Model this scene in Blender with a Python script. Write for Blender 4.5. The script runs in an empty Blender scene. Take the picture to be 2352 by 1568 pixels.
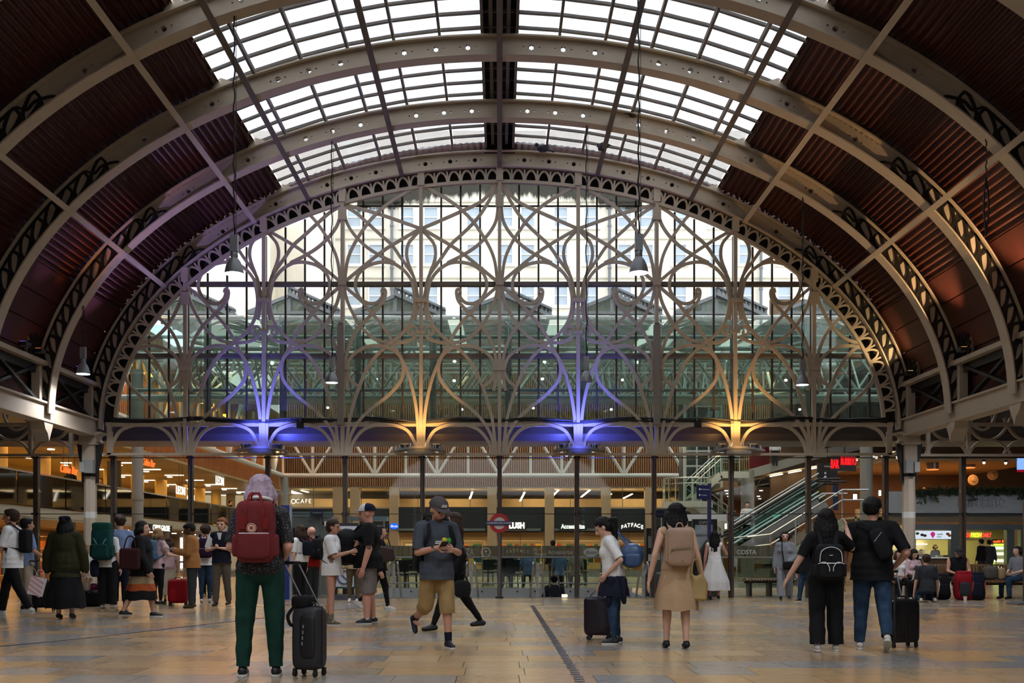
import bpy, bmesh, math, random
from math import sin, cos, pi, sqrt, radians as R, atan2, hypot
from mathutils import Vector, Matrix, Euler
SC = bpy.context.scene
COL = SC.collection
random.seed(11)
TMP = bpy.data.scenes.new('workbench')        # scratch scene for meshing, removed at the end

# ------------------------------------------------------------------ camera
F_PX, PX, PY = 2400.0, 1147.5, 1272.0      # focal length and principal point in photo pixels
EYE = 1.088                                # eye height above the concourse floor
cam_d = bpy.data.cameras.new('camera')
cam = bpy.data.objects.new('camera', cam_d); COL.objects.link(cam)
cam.location = (0, 0, EYE); cam.rotation_euler = (pi/2, 0, 0)
cam_d.sensor_width = 36.0; cam_d.lens = 36.0*F_PX/2352
cam_d.shift_x = (1176-PX)/2352; cam_d.shift_y = (PY-784)/2352
cam_d.clip_start = 0.1; cam_d.clip_end = 400
SC.camera = cam
# ------------------------------------------------------------------ sky and exposure
W = bpy.data.worlds.new('overcast_sky'); SC.world = W; W.use_nodes = True
bg = W.node_tree.nodes['Background']
bg.inputs[0].default_value = (0.93, 0.955, 1.0, 1); bg.inputs[1].default_value = 2.7
SC.view_settings.view_transform = 'Standard'; SC.view_settings.look = 'None'
SC.view_settings.gamma = 1.0; SC.view_settings.use_curve_mapping = False
SC.view_settings.exposure = 0.0
cy = SC.cycles
cy.max_bounces = 5; cy.diffuse_bounces = 2; cy.glossy_bounces = 2; cy.transmission_bounces = 2
cy.use_adaptive_sampling = True; cy.adaptive_threshold = 0.08; cy.adaptive_min_samples = 12; cy.light_sampling_threshold = 0.04
cy.transparent_max_bounces = 14; cy.caustics_reflective = False; cy.caustics_refractive = False
cy.use_denoising = True; cy.sample_clamp_indirect = 4.0

# ------------------------------------------------------------------ scale of the place
YG = 25.65                                  # the iron gable screen
YW = 26.15                                  # the glass wall under it
S_RIB = 2.85                                # rib to rib
def P(x, y, Y):                             # a photo pixel at a known distance
    return Vector(((x-PX)*Y/F_PX, Y, EYE+(PY-y)*Y/F_PX))
def YF(y): return EYE*F_PX/(y-PY)           # distance of a floor point
def FL(x, y):
    Y = YF(y); return Vector(((x-PX)*Y/F_PX, Y, 0))
GP = YG/F_PX                                # metres per photo pixel in the gable plane

# ------------------------------------------------------------------ materials
def lin(c):
    if isinstance(c, str):
        c = c.lstrip('#'); c = [int(c[i:i+2], 16)/255 for i in (0, 2, 4)]
        return tuple(v/12.92 if v <= 0.04045 else ((v+0.055)/1.055)**2.4 for v in c)
    return tuple(c[:3])
MATS = {}
def mat(name, c, rough=0.6, metal=0.0, spec=0.5, noise=0.0, nscale=6.0, bump=0.0, bscale=40.0, emit=None, es=0.0,
        c2=None, rnd=False, coat=0.0, stretch=None):
    """principled material; noise mixes c with c2 (or a darker c), rnd varies by object"""
    if name in MATS: return MATS[name]
    m = bpy.data.materials.new(name); m.use_nodes = True; MATS[name] = m
    nt = m.node_tree; N = nt.nodes; L = nt.links; b = N['Principled BSDF']
    c = lin(c); b.inputs['Base Color'].default_value = (*c, 1)
    b.inputs['Roughness'].default_value = rough; b.inputs['Metallic'].default_value = metal
    b.inputs['Specular IOR Level'].default_value = spec
    if coat: b.inputs['Coat Weight'].default_value = coat; b.inputs['Coat Roughness'].default_value = 0.1
    if emit is not None:
        b.inputs['Emission Color'].default_value = (*lin(emit), 1); b.inputs['Emission Strength'].default_value = es
    if noise or bump:
        tc = N.new('ShaderNodeTexCoord'); src = tc.outputs['Object']
        if stretch:
            mp = N.new('ShaderNodeMapping'); mp.inputs['Scale'].default_value = stretch
            L.new(src, mp.inputs[0]); src = mp.outputs[0]
    if noise:
        n = N.new('ShaderNodeTexNoise'); n.inputs['Scale'].default_value = nscale; n.inputs['Detail'].default_value = 3
        L.new(src, n.inputs['Vector'])
        d = lin(c2) if c2 is not None else tuple(v*0.45 for v in c)
        mx = N.new('ShaderNodeMix'); mx.data_type = 'RGBA'
        mx.inputs[6].default_value = (*c, 1); mx.inputs[7].default_value = (*d, 1)
        mr = N.new('ShaderNodeMapRange'); mr.inputs[1].default_value = 0.4; mr.inputs[2].default_value = 0.7
        mr.inputs[4].default_value = noise
        L.new(n.outputs['Fac'], mr.inputs[0]); L.new(mr.outputs[0], mx.inputs[0]); L.new(mx.outputs[2], b.inputs['Base Color'])
    if bump:
        n2 = N.new('ShaderNodeTexNoise'); n2.inputs['Scale'].default_value = bscale; n2.inputs['Detail'].default_value = 3
        L.new(src, n2.inputs['Vector'])
        bp = N.new('ShaderNodeBump'); bp.inputs['Strength'].default_value = bump; bp.inputs['Distance'].default_value = 0.01
        L.new(n2.outputs['Fac'], bp.inputs['Height']); L.new(bp.outputs[0], b.inputs['Normal'])
    return m
def glow(name, c, s):
    if name in MATS: return MATS[name]
    m = bpy.data.materials.new(name); m.use_nodes = True; MATS[name] = m
    nt = m.node_tree; nt.nodes.clear()
    e = nt.nodes.new('ShaderNodeEmission'); o = nt.nodes.new('ShaderNodeOutputMaterial')
    e.inputs[0].default_value = (*lin(c), 1); e.inputs[1].default_value = s
    nt.links.new(e.outputs[0], o.inputs[0]); m.cycles.emission_sampling = 'NONE'; return m
def glass(name, tint=(1, 1, 1), gloss=0.07, rough=0.03, veil=0.0, veil_c=(0.8, 0.85, 0.85), dirt=None):
    """clear pane: transparent with a weak mirror and an optional dusty veil"""
    if name in MATS: return MATS[name]
    m = bpy.data.materials.new(name); m.use_nodes = True; MATS[name] = m
    nt = m.node_tree; N = nt.nodes; L = nt.links; N.clear()
    o = N.new('ShaderNodeOutputMaterial'); t = N.new('ShaderNodeBsdfTransparent'); t.inputs[0].default_value = (*lin(tint), 1)
    g = N.new('ShaderNodeBsdfGlossy'); g.inputs['Roughness'].default_value = rough
    fr = N.new('ShaderNodeFresnel'); fr.inputs[0].default_value = 1.45
    ml = N.new('ShaderNodeMath'); ml.operation = 'MULTIPLY'; ml.inputs[1].default_value = gloss/0.04
    cl = N.new('ShaderNodeClamp'); L.new(fr.outputs[0], ml.inputs[0]); L.new(ml.outputs[0], cl.inputs[0])
    m1 = N.new('ShaderNodeMixShader'); L.new(cl.outputs[0], m1.inputs[0]); L.new(t.outputs[0], m1.inputs[1]); L.new(g.outputs[0], m1.inputs[2])
    out = m1.outputs[0]
    if veil:
        d = N.new('ShaderNodeBsdfDiffuse'); d.inputs[0].default_value = (*lin(veil_c), 1)
        tr = N.new('ShaderNodeBsdfTranslucent'); tr.inputs[0].default_value = (*lin(veil_c), 1)
        ad = N.new('ShaderNodeMixShader'); ad.inputs[0].default_value = 0.5
        L.new(d.outputs[0], ad.inputs[1]); L.new(tr.outputs[0], ad.inputs[2])
        m2 = N.new('ShaderNodeMixShader'); L.new(out, m2.inputs[1]); L.new(ad.outputs[0], m2.inputs[2])
        n = N.new('ShaderNodeTexNoise'); n.inputs['Scale'].default_value = 3; n.inputs['Detail'].default_value = 1
        tc = N.new('ShaderNodeTexCoord'); mp = N.new('ShaderNodeMapping'); mp.inputs['Scale'].default_value = (3, 3, 0.35)
        L.new(tc.outputs['Object'], mp.inputs[0]); L.new(mp.outputs[0], n.inputs['Vector'])
        mr = N.new('ShaderNodeMapRange'); mr.inputs[1].default_value = 0.3; mr.inputs[2].default_value = 0.75
        mr.inputs[3].default_value = veil*0.5; mr.inputs[4].default_value = veil*1.5
        L.new(n.outputs['Fac'], mr.inputs[0]); L.new(mr.outputs[0], m2.inputs[0]); out = m2.outputs[0]
    L.new(out, o.inputs[0]); return m

# ------------------------------------------------------------------ mesh helpers
def catmull(pts, n=6, closed=False):
    pts = [Vector(p) for p in pts]
    if len(pts) < 3: return pts
    out = []; m = len(pts)
    rng = range(m) if closed else range(m-1)
    for i in rng:
        if closed: p0, p1, p2, p3 = pts[(i-1) % m], pts[i], pts[(i+1) % m], pts[(i+2) % m]
        else: p0, p1, p2, p3 = pts[max(i-1, 0)], pts[i], pts[i+1], pts[min(i+2, m-1)]
        for k in range(n):
            t = k/n
            out.append(0.5*((2*p1)+(p2-p0)*t+(2*p0-5*p1+4*p2-p3)*t*t+(3*p1-p0-3*p2+p3)*t*t*t))
    if not closed: out.append(pts[-1])
    return out
class MB:
    def __init__(s): s.v = []; s.f = []; s.m = []; s.cur = 0
    def add(s, v, f):
        k = len(s.v); s.v += [tuple(p) for p in v]
        for q in f: s.f.append([i+k for i in q]); s.m.append(s.cur)
        return s
    def box(s, c, d, rz=0.0, M=None):
        x, y, z = d[0]/2, d[1]/2, d[2]/2
        v = [Vector(p) for p in ((-x,-y,-z),(x,-y,-z),(x,y,-z),(-x,y,-z),(-x,-y,z),(x,-y,z),(x,y,z),(-x,y,z))]
        if M is not None: v = [M @ p for p in v]
        elif rz: v = [Matrix.Rotation(rz, 3, 'Z') @ p for p in v]
        v = [p+Vector(c) for p in v]
        return s.add(v, [(0,3,2,1),(4,5,6,7),(0,1,5,4),(1,2,6,5),(2,3,7,6),(3,0,4,7)])
    def span(s, a, b):                      # box between two corners
        a = Vector(a); b = Vector(b)
        return s.box((a+b)/2, [abs(b[i]-a[i]) for i in range(3)])
    def beam(s, p, q, w, h, up=(0, 0, 1)):  # box along p-q, h along up
        p = Vector(p); q = Vector(q); d = q-p; L = d.length
        if L < 1e-6: return s
        d /= L; up = Vector(up)
        x = d.cross(up)
        if x.length < 1e-5: x = d.cross(Vector((1, 0, 0)))
        x.normalize(); u = x.cross(d)
        v = []
        for e in (p, q):
            for a, b in ((-1,-1),(1,-1),(1,1),(-1,1)): v.append(e+x*(a*w/2)+u*(b*h/2))
        return s.add(v, [(0,1,2,3),(7,6,5,4),(0,4,5,1),(1,5,6,2),(2,6,7,3),(3,7,4,0)])
    def tube(s, pts, r, n=8, closed=False, cap=True):
        pts = [Vector(p) for p in pts]; m = len(pts)
        rr = r if isinstance(r, (list, tuple)) else [r]*m
        ref = None; v = []
        for i, p in enumerate(pts):
            if closed: t = pts[(i+1) % m]-pts[i-1]
            else: t = pts[min(i+1, m-1)]-pts[max(i-1, 0)]
            if t.length < 1e-9: t = Vector((0, 0, 1))
            t.normalize()
            if ref is None:
                ref = t.orthogonal().normalized()
            ref = ref-t*ref.dot(t)
            if ref.length < 1e-6: ref = t.orthogonal()
            ref.normalize(); b = t.cross(ref)
            for k in range(n):
                a = 2*pi*k/n; v.append(p+(ref*cos(a)+b*sin(a))*rr[i])
        f = []
        for i in range(m if closed else m-1):
            j = (i+1) % m
            for k in range(n):
                l = (k+1) % n; f.append((i*n+k, i*n+l, j*n+l, j*n+k))
        if cap and not closed:
            f.append(tuple(range(n-1, -1, -1))); f.append(tuple((m-1)*n+k for k in range(n)))
        return s.add(v, f)
    def strip(s, pts, w, d, nrm=(0, -1, 0), closed=False):   # flat bar along a curve, w in the plane, d along nrm
        pts = [Vector(p) for p in pts]; nrm = Vector(nrm); m = len(pts); v = []
        for i, p in enumerate(pts):
            if closed: t = pts[(i+1) % m]-pts[i-1]
            else: t = pts[min(i+1, m-1)]-pts[max(i-1, 0)]
            t.normalize(); x = t.cross(nrm).normalized()
            ww = w[i] if isinstance(w, (list, tuple)) else w
            v += [p+x*ww/2+nrm*d/2, p-x*ww/2+nrm*d/2, p-x*ww/2-nrm*d/2, p+x*ww/2-nrm*d/2]
        f = []
        for i in range(m if closed else m-1):
            a = i*4; b = ((i+1) % m)*4
            for k in range(4):
                l = (k+1) % 4; f.append((a+k, a+l, b+l, b+k))
        if not closed: f += [(3, 2, 1, 0), tuple((m-1)*4+k for k in range(4))]
        return s.add(v, f)
    def lathe(s, prof, c=(0, 0, 0), n=16, axis='Z'):
        v = []; f = []; m = len(prof); c = Vector(c)
        for r, z in prof:
            for k in range(n):
                a = 2*pi*(k+0.5)/n
                p = Vector((r*cos(a), r*sin(a), z))
                if axis == 'Y': p = Vector((p.x, p.z, p.y))
                if axis == 'X': p = Vector((p.z, p.x, p.y))
                v.append(c+p)
        for i in range(m-1):
            for k in range(n):
                l = (k+1) % n; f.append((i*n+k, i*n+l, (i+1)*n+l, (i+1)*n+k))
        f.append(tuple(range(n-1, -1, -1))); f.append(tuple((m-1)*n+k for k in range(n)))
        return s.add(v, f)
    def prism(s, poly, a, b, axis='Y'):     # extrude polygon (u, v) from a to b along axis
        def pt(u, v, w):
            return {'Y': (u, w, v), 'Z': (u, v, w), 'X': (w, u, v)}[axis]
        n = len(poly)
        v = [pt(u, q, a) for u, q in poly]+[pt(u, q, b) for u, q in poly]
        f = [tuple(range(n)), tuple(range(2*n-1, n-1, -1))]
        for k in range(n):
            l = (k+1) % n; f.append((l, k, k+n, l+n))
        return s.add(v, f)
    def quad(s, a, b, c, d): return s.add([a, b, c, d], [(0, 1, 2, 3)])
    def ellipsoid(s, c, r, n=12, m=8, M=None):
        v = []; f = []; c = Vector(c)
        for i in range(m+1):
            th = pi*i/m
            for k in range(n):
                a = 2*pi*k/n; p = Vector((r[0]*sin(th)*cos(a), r[1]*sin(th)*sin(a), r[2]*cos(th)))
                if M is not None: p = M @ p
                v.append(c+p)
        for i in range(m):
            for k in range(n):
                l = (k+1) % n; f.append((i*n+k, (i+1)*n+k, (i+1)*n+l, i*n+l))
        return s.add(v, f)
    def mesh(s, name, mats, smooth=False, fix=True):
        me = bpy.data.meshes.new(name); me.from_pydata(s.v, [], s.f)
        for q in (mats if isinstance(mats, (list, tuple)) else [mats]): me.materials.append(q)
        if any(s.m): me.polygons.foreach_set('material_index', s.m)
        if fix:
            bm = bmesh.new(); bm.from_mesh(me); bmesh.ops.remove_doubles(bm, verts=bm.verts, dist=1e-6)
            bmesh.ops.recalc_face_normals(bm, faces=bm.faces); bm.to_mesh(me); bm.free()
        if smooth:
            me.polygons.foreach_set('use_smooth', [True]*len(me.polygons))
            if smooth != 'all': me.set_sharp_from_angle(angle=R(40))
        me.update(); return me
    def build(s, name, mats, parent=None, smooth=False, fix=True, loc=None, rz=0.0):
        o = bpy.data.objects.new(name, s.mesh(name, mats, smooth, fix)); COL.objects.link(o)
        if parent is not None: o.parent = parent
        if loc is not None: o.location = loc
        if rz: o.rotation_euler = (0, 0, rz)
        return o
def inst(name, me, parent=None, loc=(0, 0, 0), rot=(0, 0, 0), scale=(1, 1, 1)):
    o = bpy.data.objects.new(name, me); COL.objects.link(o)
    o.location = loc; o.rotation_euler = rot; o.scale = scale
    if parent is not None: o.parent = parent
    return o
def tag(o, label, cat, group=None):
    o['label'] = label; o['category'] = cat
    if group: o['group'] = group
    return o
def thing(name, label, cat, loc=(0, 0, 0), rz=0.0, group=None):
    o = bpy.data.objects.new(name, None); COL.objects.link(o); o.empty_display_size = 0.2
    o.location = loc; o.rotation_euler = (0, 0, rz); return tag(o, label, cat, group)
def struct(name, o=None, label=None):
    if o is None: o = bpy.data.objects.new(name, None); COL.objects.link(o); o.empty_display_size = 0.3
    o['kind'] = 'structure'
    if label: o['label'] = label
    return o
def copy_tree(o, parent=None):
    c = o.copy(); COL.objects.link(c)
    if parent is not None: c.parent = parent
    for ch in o.children: copy_tree(ch, c)
    return c
def light(kind, name, loc, energy, c=(1, 1, 1), size=0.1, rot=None, aim=None, spot=None, blend=0.5, parent=None):
    d = bpy.data.lights.new(name, kind); d.energy = energy; d.color = lin(c) if isinstance(c, str) else c
    o = bpy.data.objects.new(name, d); COL.objects.link(o); o.location = loc
    if kind == 'AREA':
        if isinstance(size, tuple): d.shape = 'RECTANGLE'; d.size, d.size_y = size
        else: d.size = size
    else: d.shadow_soft_size = size
    if spot: d.spot_size = R(spot); d.spot_blend = blend
    if aim is not None: o.rotation_euler = (Vector(aim)-Vector(loc)).to_track_quat('-Z', 'Y').to_euler()
    if rot: o.rotation_euler = rot
    if parent is not None: o.parent = parent
    return o

# palette
IRON = mat('cream_iron', '#bcae9a', 0.55, noise=0.25, nscale=3, c2='#a0927f')
IRON_D = mat('grey_iron', '#6c645c', 0.6, noise=0.3, nscale=3)
DARK = mat('dark_iron', '#191817', 0.5, noise=0.2, nscale=8)
BRONZE = mat('bronze_mullion', '#4d423c', 0.4, metal=0.3)
BLACK = mat('black_rubber', '#0b0b0c', 0.5)
STEEL = mat('brushed_steel', '#b9bcbd', 0.3, metal=0.9)
WHITE = mat('white_paint', '#d9d9d4', 0.5)
# ================================================================== train shed roof
A0, B0, YC = 914.0, 600.0, 986.0            # rib underside: ellipse in gable pixels
ZC = EYE+(PY-YC)*GP
def ell(off, out=0.0, side=1):
    """point of the rib ellipse at sideways offset `off` (gable px), pushed outwards by `out` metres -> (X, Z)"""
    c = max(-1.0, min(1.0, off/A0)); s = sqrt(max(0.0, 1-c*c))
    n = Vector((c/A0, s/B0)); n.normalize()
    return Vector((off*GP+n.x*out, ZC+s*B0*GP+n.y*out))
def th(t, out=0.0):                          # by ellipse angle, t = 0 right springing .. pi left
    c, s = cos(t), sin(t); n = Vector((c/A0, s/B0)); n.normalize()
    return Vector((A0*c*GP+n.x*out, ZC+B0*s*GP+n.y*out))
def ang(off): return math.acos(max(-1, min(1, off/A0)))
ceiling = struct('ceiling', label='arched iron and glass train shed roof')
SHEET = mat('dark_red_sheet', '#421b14', 0.5, noise=0.35, nscale=1.2, c2='#28110d')
BOARD = mat('dark_red_board', '#451b13', 0.55, noise=0.35, nscale=2.0, c2='#2a110c')
SKYPANE = bpy.data.materials.new('milky_roof_pane'); SKYPANE.use_nodes = True
def _skypane():
    nt = SKYPANE.node_tree; N = nt.nodes; L = nt.links; N.clear()
    o = N.new('ShaderNodeOutputMaterial'); t = N.new('ShaderNodeBsdfTransparent'); t.inputs[0].default_value = (0.65, 0.66, 0.675, 1)
    d = N.new('ShaderNodeBsdfTranslucent'); d.inputs[0].default_value = (0.6, 0.62, 0.65, 1)
    tc = N.new('ShaderNodeTexCoord'); n = N.new('ShaderNodeTexNoise'); n.inputs['Scale'].default_value = 1.6; n.inputs['Detail'].default_value = 2
    mp = N.new('ShaderNodeMapping'); mp.inputs['Scale'].default_value = (1, 4, 1)
    L.new(tc.outputs['Object'], mp.inputs[0]); L.new(mp.outputs[0], n.inputs['Vector'])
    mr = N.new('ShaderNodeMapRange'); mr.inputs[1].default_value = 0.5; mr.inputs[2].default_value = 0.85; mr.inputs[3].default_value = 0.03; mr.inputs[4].default_value = 0.4
    mx = N.new('ShaderNodeMixShader'); L.new(n.outputs['Fac'], mr.inputs[0]); L.new(mr.outputs[0], mx.inputs[0])
    L.new(t.outputs[0], mx.inputs[1]); L.new(d.outputs[0], mx.inputs[2]); L.new(mx.outputs[0], o.inputs[0])
_skypane()
RIB_D = 0.40
ROS = [56, 112, 168, 280, 336, 390, 506, 625]
NRIB = 22
def ribY(k): return YG-k*S_RIB

def plate_with_holes(mb, y0, y1, t0, t1, lo, hi, holes):
    """curved web plate between ellipse angles, front y0 / back y1; holes = list of (t, radius m, star)"""
    # arc-length table
    N_ = 900; ts = [t0+(t1-t0)*i/N_ for i in range(N_+1)]; mid = (lo+hi)/2
    ss = [0.0]
    for i in range(N_): ss.append(ss[-1]+(th(ts[i+1], mid)-th(ts[i], mid)).length)
    def t_at(s):
        if s <= 0: return ts[0]
        if s >= ss[-1]: return ts[-1]
        a, b = 0, N_
        while b-a > 1:
            m = (a+b)//2
            if ss[m] <= s: a = m
            else: b = m
        f = (s-ss[a])/max(1e-9, ss[b]-ss[a]); return ts[a]+(ts[b]-ts[a])*f
    def s_at(t):
        i = (t-t0)/(t1-t0)*N_; a = max(0, min(N_-1, int(i))); return ss[a]+(ss[a+1]-ss[a])*(i-a)
    def pt(s, u): return th(t_at(s), u)
    cuts = []
    for t, r, star in holes:
        c = s_at(t); h = r*1.5; cuts.append((c-h, c+h, c, r, star))
    cuts.sort()
    v = []; f = []
    def emit(quads):                        # quads of (s,u) loops
        for q in quads:
            p = [pt(s, u) for s, u in q]
            k = len(v)
            for e in p: v.append((e.x, y0, e.y))
            f.append(tuple(range(k, k+len(p))))
            k = len(v)
            for e in p: v.append((e.x, y1, e.y))
            f.append(tuple(range(k+len(p)-1, k-1, -1)))
    s = 0.0
    def plain(a, b):
        n = max(1, int((b-a)/0.3))
        for i in range(n):
            x0 = a+(b-a)*i/n; x1 = a+(b-a)*(i+1)/n
            emit([[(x0, lo), (x1, lo), (x1, hi), (x0, hi)]])
    for a, b, c, r, star in cuts:
        if a < s: continue
        if a-s > 1e-4: plain(s, a)
        n = 16 if star else 8; inner = []; outer = []
        for k in range(n):
            an = 2*pi*k/n; rr = r*(1.0 if (not star or k % 2 == 0) else 0.72)
            inner.append((c+rr*cos(an), mid+rr*sin(an)))
            ca, sa = cos(an), sin(an); q = min((b-a)/2/max(abs(ca), 1e-6), (hi-lo)/2/max(abs(sa), 1e-6))
            outer.append([c+q*ca, mid+q*sa])
        for k in range(n):                  # snap nearest outer points to the corners
            pass
        cor = [(b, hi), (a, hi), (a, lo), (b, lo)]
        loop = []
        for k in range(n):
            loop.append(tuple(outer[k]))
        for k in range(n):
            l = (k+1) % n
            q = [inner[k], loop[k], loop[l], inner[l]]
            for cx, cyy in cor:
                a0 = atan2(loop[k][1]-mid, loop[k][0]-c); a1 = atan2(loop[l][1]-mid, loop[l][0]-c); ac = atan2(cyy-mid, cx-c)
                d = (a1-a0) % (2*pi); e = (ac-a0) % (2*pi)
                if 1e-6 < e < d-1e-6: q = [inner[k], loop[k], (cx, cyy), loop[l], inner[l]]
            emit([q])
            p0 = pt(*inner[k]); p1 = pt(*inner[l]); kk = len(v)
            v.extend([(p0.x, y0, p0.y), (p1.x, y0, p1.y), (p1.x, y1, p1.y), (p0.x, y1, p0.y)]); f.append((kk, kk+1, kk+2, kk+3))
        s = b
    plain(s, ss[-1])
    mb.add(v, f)

def rib_mesh(holes=True, pts=96):
    web = MB()
    hs = []
    if holes:
        for o_ in ROS:
            for sg in (1, -1):
                t = ang(o_*sg)
                hs.append((t, 0.062, True))
                for d in (-1, 1):
                    hs.append((t+d*0.0155, 0.018, False))
    plate_with_holes(web, -0.03, 0.03, 0.012, pi-0.012, 0.03, RIB_D-0.03, hs)
    return web.mesh('rib_web', IRON, fix=True)
def arc_box(lo, hi, y0, y1, t0, t1, n):
    mb = MB(); v = []; f = []
    for i in range(n+1):
        t = t0+(t1-t0)*i/n; a = th(t, lo); b = th(t, hi)
        v += [(a.x, y0, a.y), (a.x, y1, a.y), (b.x, y1, b.y), (b.x, y0, b.y)]
    for i in range(n):
        for k in range(4):
            l = (k+1) % 4; f.append((i*4+k, i*4+l, i*4+4+l, i*4+4+k))
    f += [(0, 1, 2, 3), tuple(n*4+k for k in (3, 2, 1, 0))]
    return mb.add(v, f)
WEB = rib_mesh(True)
WEB_PLAIN = arc_box(0.03, RIB_D-0.03, -0.03, 0.03, 0.012, pi-0.012, 48).mesh('rib_web', IRON)
FLANGE_LO = arc_box(0.0, 0.03, -0.15, 0.15, 0.0, pi, 96).mesh('lower_flange', IRON)
FLANGE_HI = arc_box(RIB_D-0.03, RIB_D, -0.14, 0.14, 0.0, pi, 96).mesh('upper_flange', IRON)
RIVET = MB()
for off in range(-900, 901, 9):
    t = ang(off)
    for u in (RIB_D-0.052,):
        p = th(t, u); RIVET.box((p.x, -0.036, p.y), (0.022, 0.014, 0.022))
RIVET_ME = RIVET.mesh('rivet_row', IRON, fix=False)
# cast leaf ornament on the lower web
ORN = MB()
for sg in (1, -1):
    def tt(u): return u if sg > 0 else pi-u
    def q(u, h): p = th(tt(u), h); return Vector((p.x, -0.05, p.y))
    u0, u1, n = 0.04, 0.715, 13
    for i in range(n):
        a = u0+(u1-u0)*i/n; b = u0+(u1-u0)*(i+1)/n; w = b-a
        lo, hi = 0.045, RIB_D-0.045; m = (lo+hi)/2
        fat = 0.066-0.02*i/n
        ORN.strip(catmull([q(a, lo), q(a+w*0.15, m), q(a+w*0.75, hi-0.01), q(b, hi)], 5), fat, 0.035)
        ORN.strip(catmull([q(a, lo), q(a+w*0.75, m-0.06), q(a+w*1.02, m+0.02), q(b, hi)], 5), fat, 0.035)
        ORN.strip([q(a, lo), q(a, hi)], fat*0.8, 0.03)
        ORN.strip(catmull([q(a+w*0.5, lo), q(a+w*0.9, lo+0.05), q(b, lo+0.12)], 4), fat*0.8, 0.03)
    ORN.strip([q(u0+(u1-u0)*i/40, 0.055) for i in range(41)], 0.035, 0.035)
    ORN.strip([q(u0+(u1-0.09-u0)*i/40, RIB_D-0.05) for i in range(41)], 0.035, 0.035)
    ORN.strip(catmull([q(u1-0.09, RIB_D-0.05), q(u1-0.05, RIB_D-0.06), q(u1-0.035, 0.2), q(u1-0.01, 0.22), q(u1+0.02, 0.13), q(u1+0.03, 0.05)], 6), 0.035, 0.04)
ORN_ME = ORN.mesh('leaf_ornament', DARK, fix=False)
for k in range(NRIB):
    r = bpy.data.objects.new('arch_rib', None); COL.objects.link(r); r.parent = ceiling; r.location = (0, ribY(k), 0); r.empty_display_size = 0.3
    inst('rib_web', WEB if k < 5 else WEB_PLAIN, r); inst('lower_flange', FLANGE_LO, r); inst('upper_flange', FLANGE_HI, r)
    if k < 5:
        inst('rivet_row', RIVET_ME, r)['kind'] = 'stuff'; inst('leaf_ornament', ORN_ME, r)
# purlins running along the shed
for off in (0, 224, 438, 561, 767):
    for sg in ((1,) if off == 0 else (1, -1)):
        p = ell(off*sg, -0.012); q = ell(off*sg, 0.19)
        d = (q-p); ax = Vector((d.x, 0, d.y)).normalized(); mb = MB()
        yb = ribY(NRIB-1)
        mb.beam((p.x, yb, p.y), (p.x, YG+0.1, p.y), 0.11, 0.025, up=ax)
        mb.beam((p.x+ax.x*.1, yb, p.y+ax.z*.1), (p.x+ax.x*.1, YG+0.1, p.y+ax.z*.1), 0.02, 0.18, up=ax)
        mb.build('purlin', IRON if off >= 561 else IRON_D, ceiling)
# corrugated sheets and boards, one object for each bay and side
R_OUT = 0.47
def sheet_mesh(offs0, offs1, pitch, amp):
    mb = MB(); t0, t1 = ang(offs0), ang(offs1)
    L_ = 0; n = 400
    for i in range(n): L_ += (th(t0+(t1-t0)*(i+1)/n, R_OUT)-th(t0+(t1-t0)*i/n, R_OUT)).length
    per = 8; m = int(L_/pitch)*per; v = []; f = []
    for i in range(m+1):
        t = t0+(t1-t0)*i/m; ph = 2*pi*i/per
        p = th(t, R_OUT+0.03+amp*sin(ph))
        v += [(p.x, 0.0, p.y), (p.x, S_RIB, p.y)]
    for i in range(m): f.append((2*i, 2*i+1, 2*i+3, 2*i+2))
    mb.add(v, f); return mb.mesh('roof_sheet', SHEET, smooth='all', fix=False)
SHEETS = [(sheet_mesh(481*sg, 561*sg, 0.125, 0.030), sheet_mesh(561*sg, 767*sg, 0.125, 0.030), sheet_mesh(767*sg, 836*sg, 0.125, 0.030)) for sg in (1, -1)]
BOARDS = []
for sg in (1, -1):
    b = []; t0 = ang(836*sg); t1 = 0.03 if sg > 0 else pi-0.03; nb = 5
    for i in range(nb):
        mb = MB(); v = []; f = []; e0 = t0+(t1-t0)*i/nb; e1 = t0+(t1-t0)*(i+0.96)/nb; n = 5
        for j in range(n+1):
            t = e0+(e1-e0)*j/n
            for u in (R_OUT+0.02*(i % 2), R_OUT+0.05+0.02*(i % 2)):
                p = th(t, u); v += [(p.x, 0, p.y), (p.x, S_RIB, p.y)]
        for j in range(n):
            a = j*4; f += [(a, a+1, a+5, a+4), (a+2, a+6, a+7, a+3), (a, a+4, a+6, a+2), (a+1, a+3, a+7, a+5)]
        f += [(0, 2, 3, 1), (n*4, n*4+1, n*4+3, n*4+2)]
        b.append(mb.add(v, f).mesh('roof_board', BOARD))
    BOARDS.append(b)
# glazing: panes on bars, edge to ridge
G_T = [483, 423, 343, 263, 183, 104, 30]
NROW = 5
def gl_out(off): return 0.50+0.10*(1-abs(off)/483)
def pane_mesh(a, b, sg):
    mb = MB(); g = 4
    p = ell((a-g)*sg, gl_out(a)); q_ = ell((b+g)*sg, gl_out(b)); m = ell((a+b)/2*sg, gl_out((a+b)/2))
    d = S_RIB/NROW-0.05; v = []; f = []
    for u in (0.0, 0.012):
        for e in (p, m, q_): v += [(e.x, 0.025, e.y+u), (e.x, 0.025+d, e.y+u)]
    f = [(0, 1, 3, 2), (2, 3, 5, 4), (6, 8, 9, 7), (8, 10, 11, 9), (0, 2, 8, 6), (2, 4, 10, 8), (1, 7, 9, 3), (3, 9, 11, 5), (0, 6, 7, 1), (4, 5, 11, 10)]
    return mb.add(v, f).mesh('roof_pane', SKYPANE)
PANES = [[pane_mesh(G_T[i], G_T[i+1], sg) for i in range(6)] for sg in (1, -1)]
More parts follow.
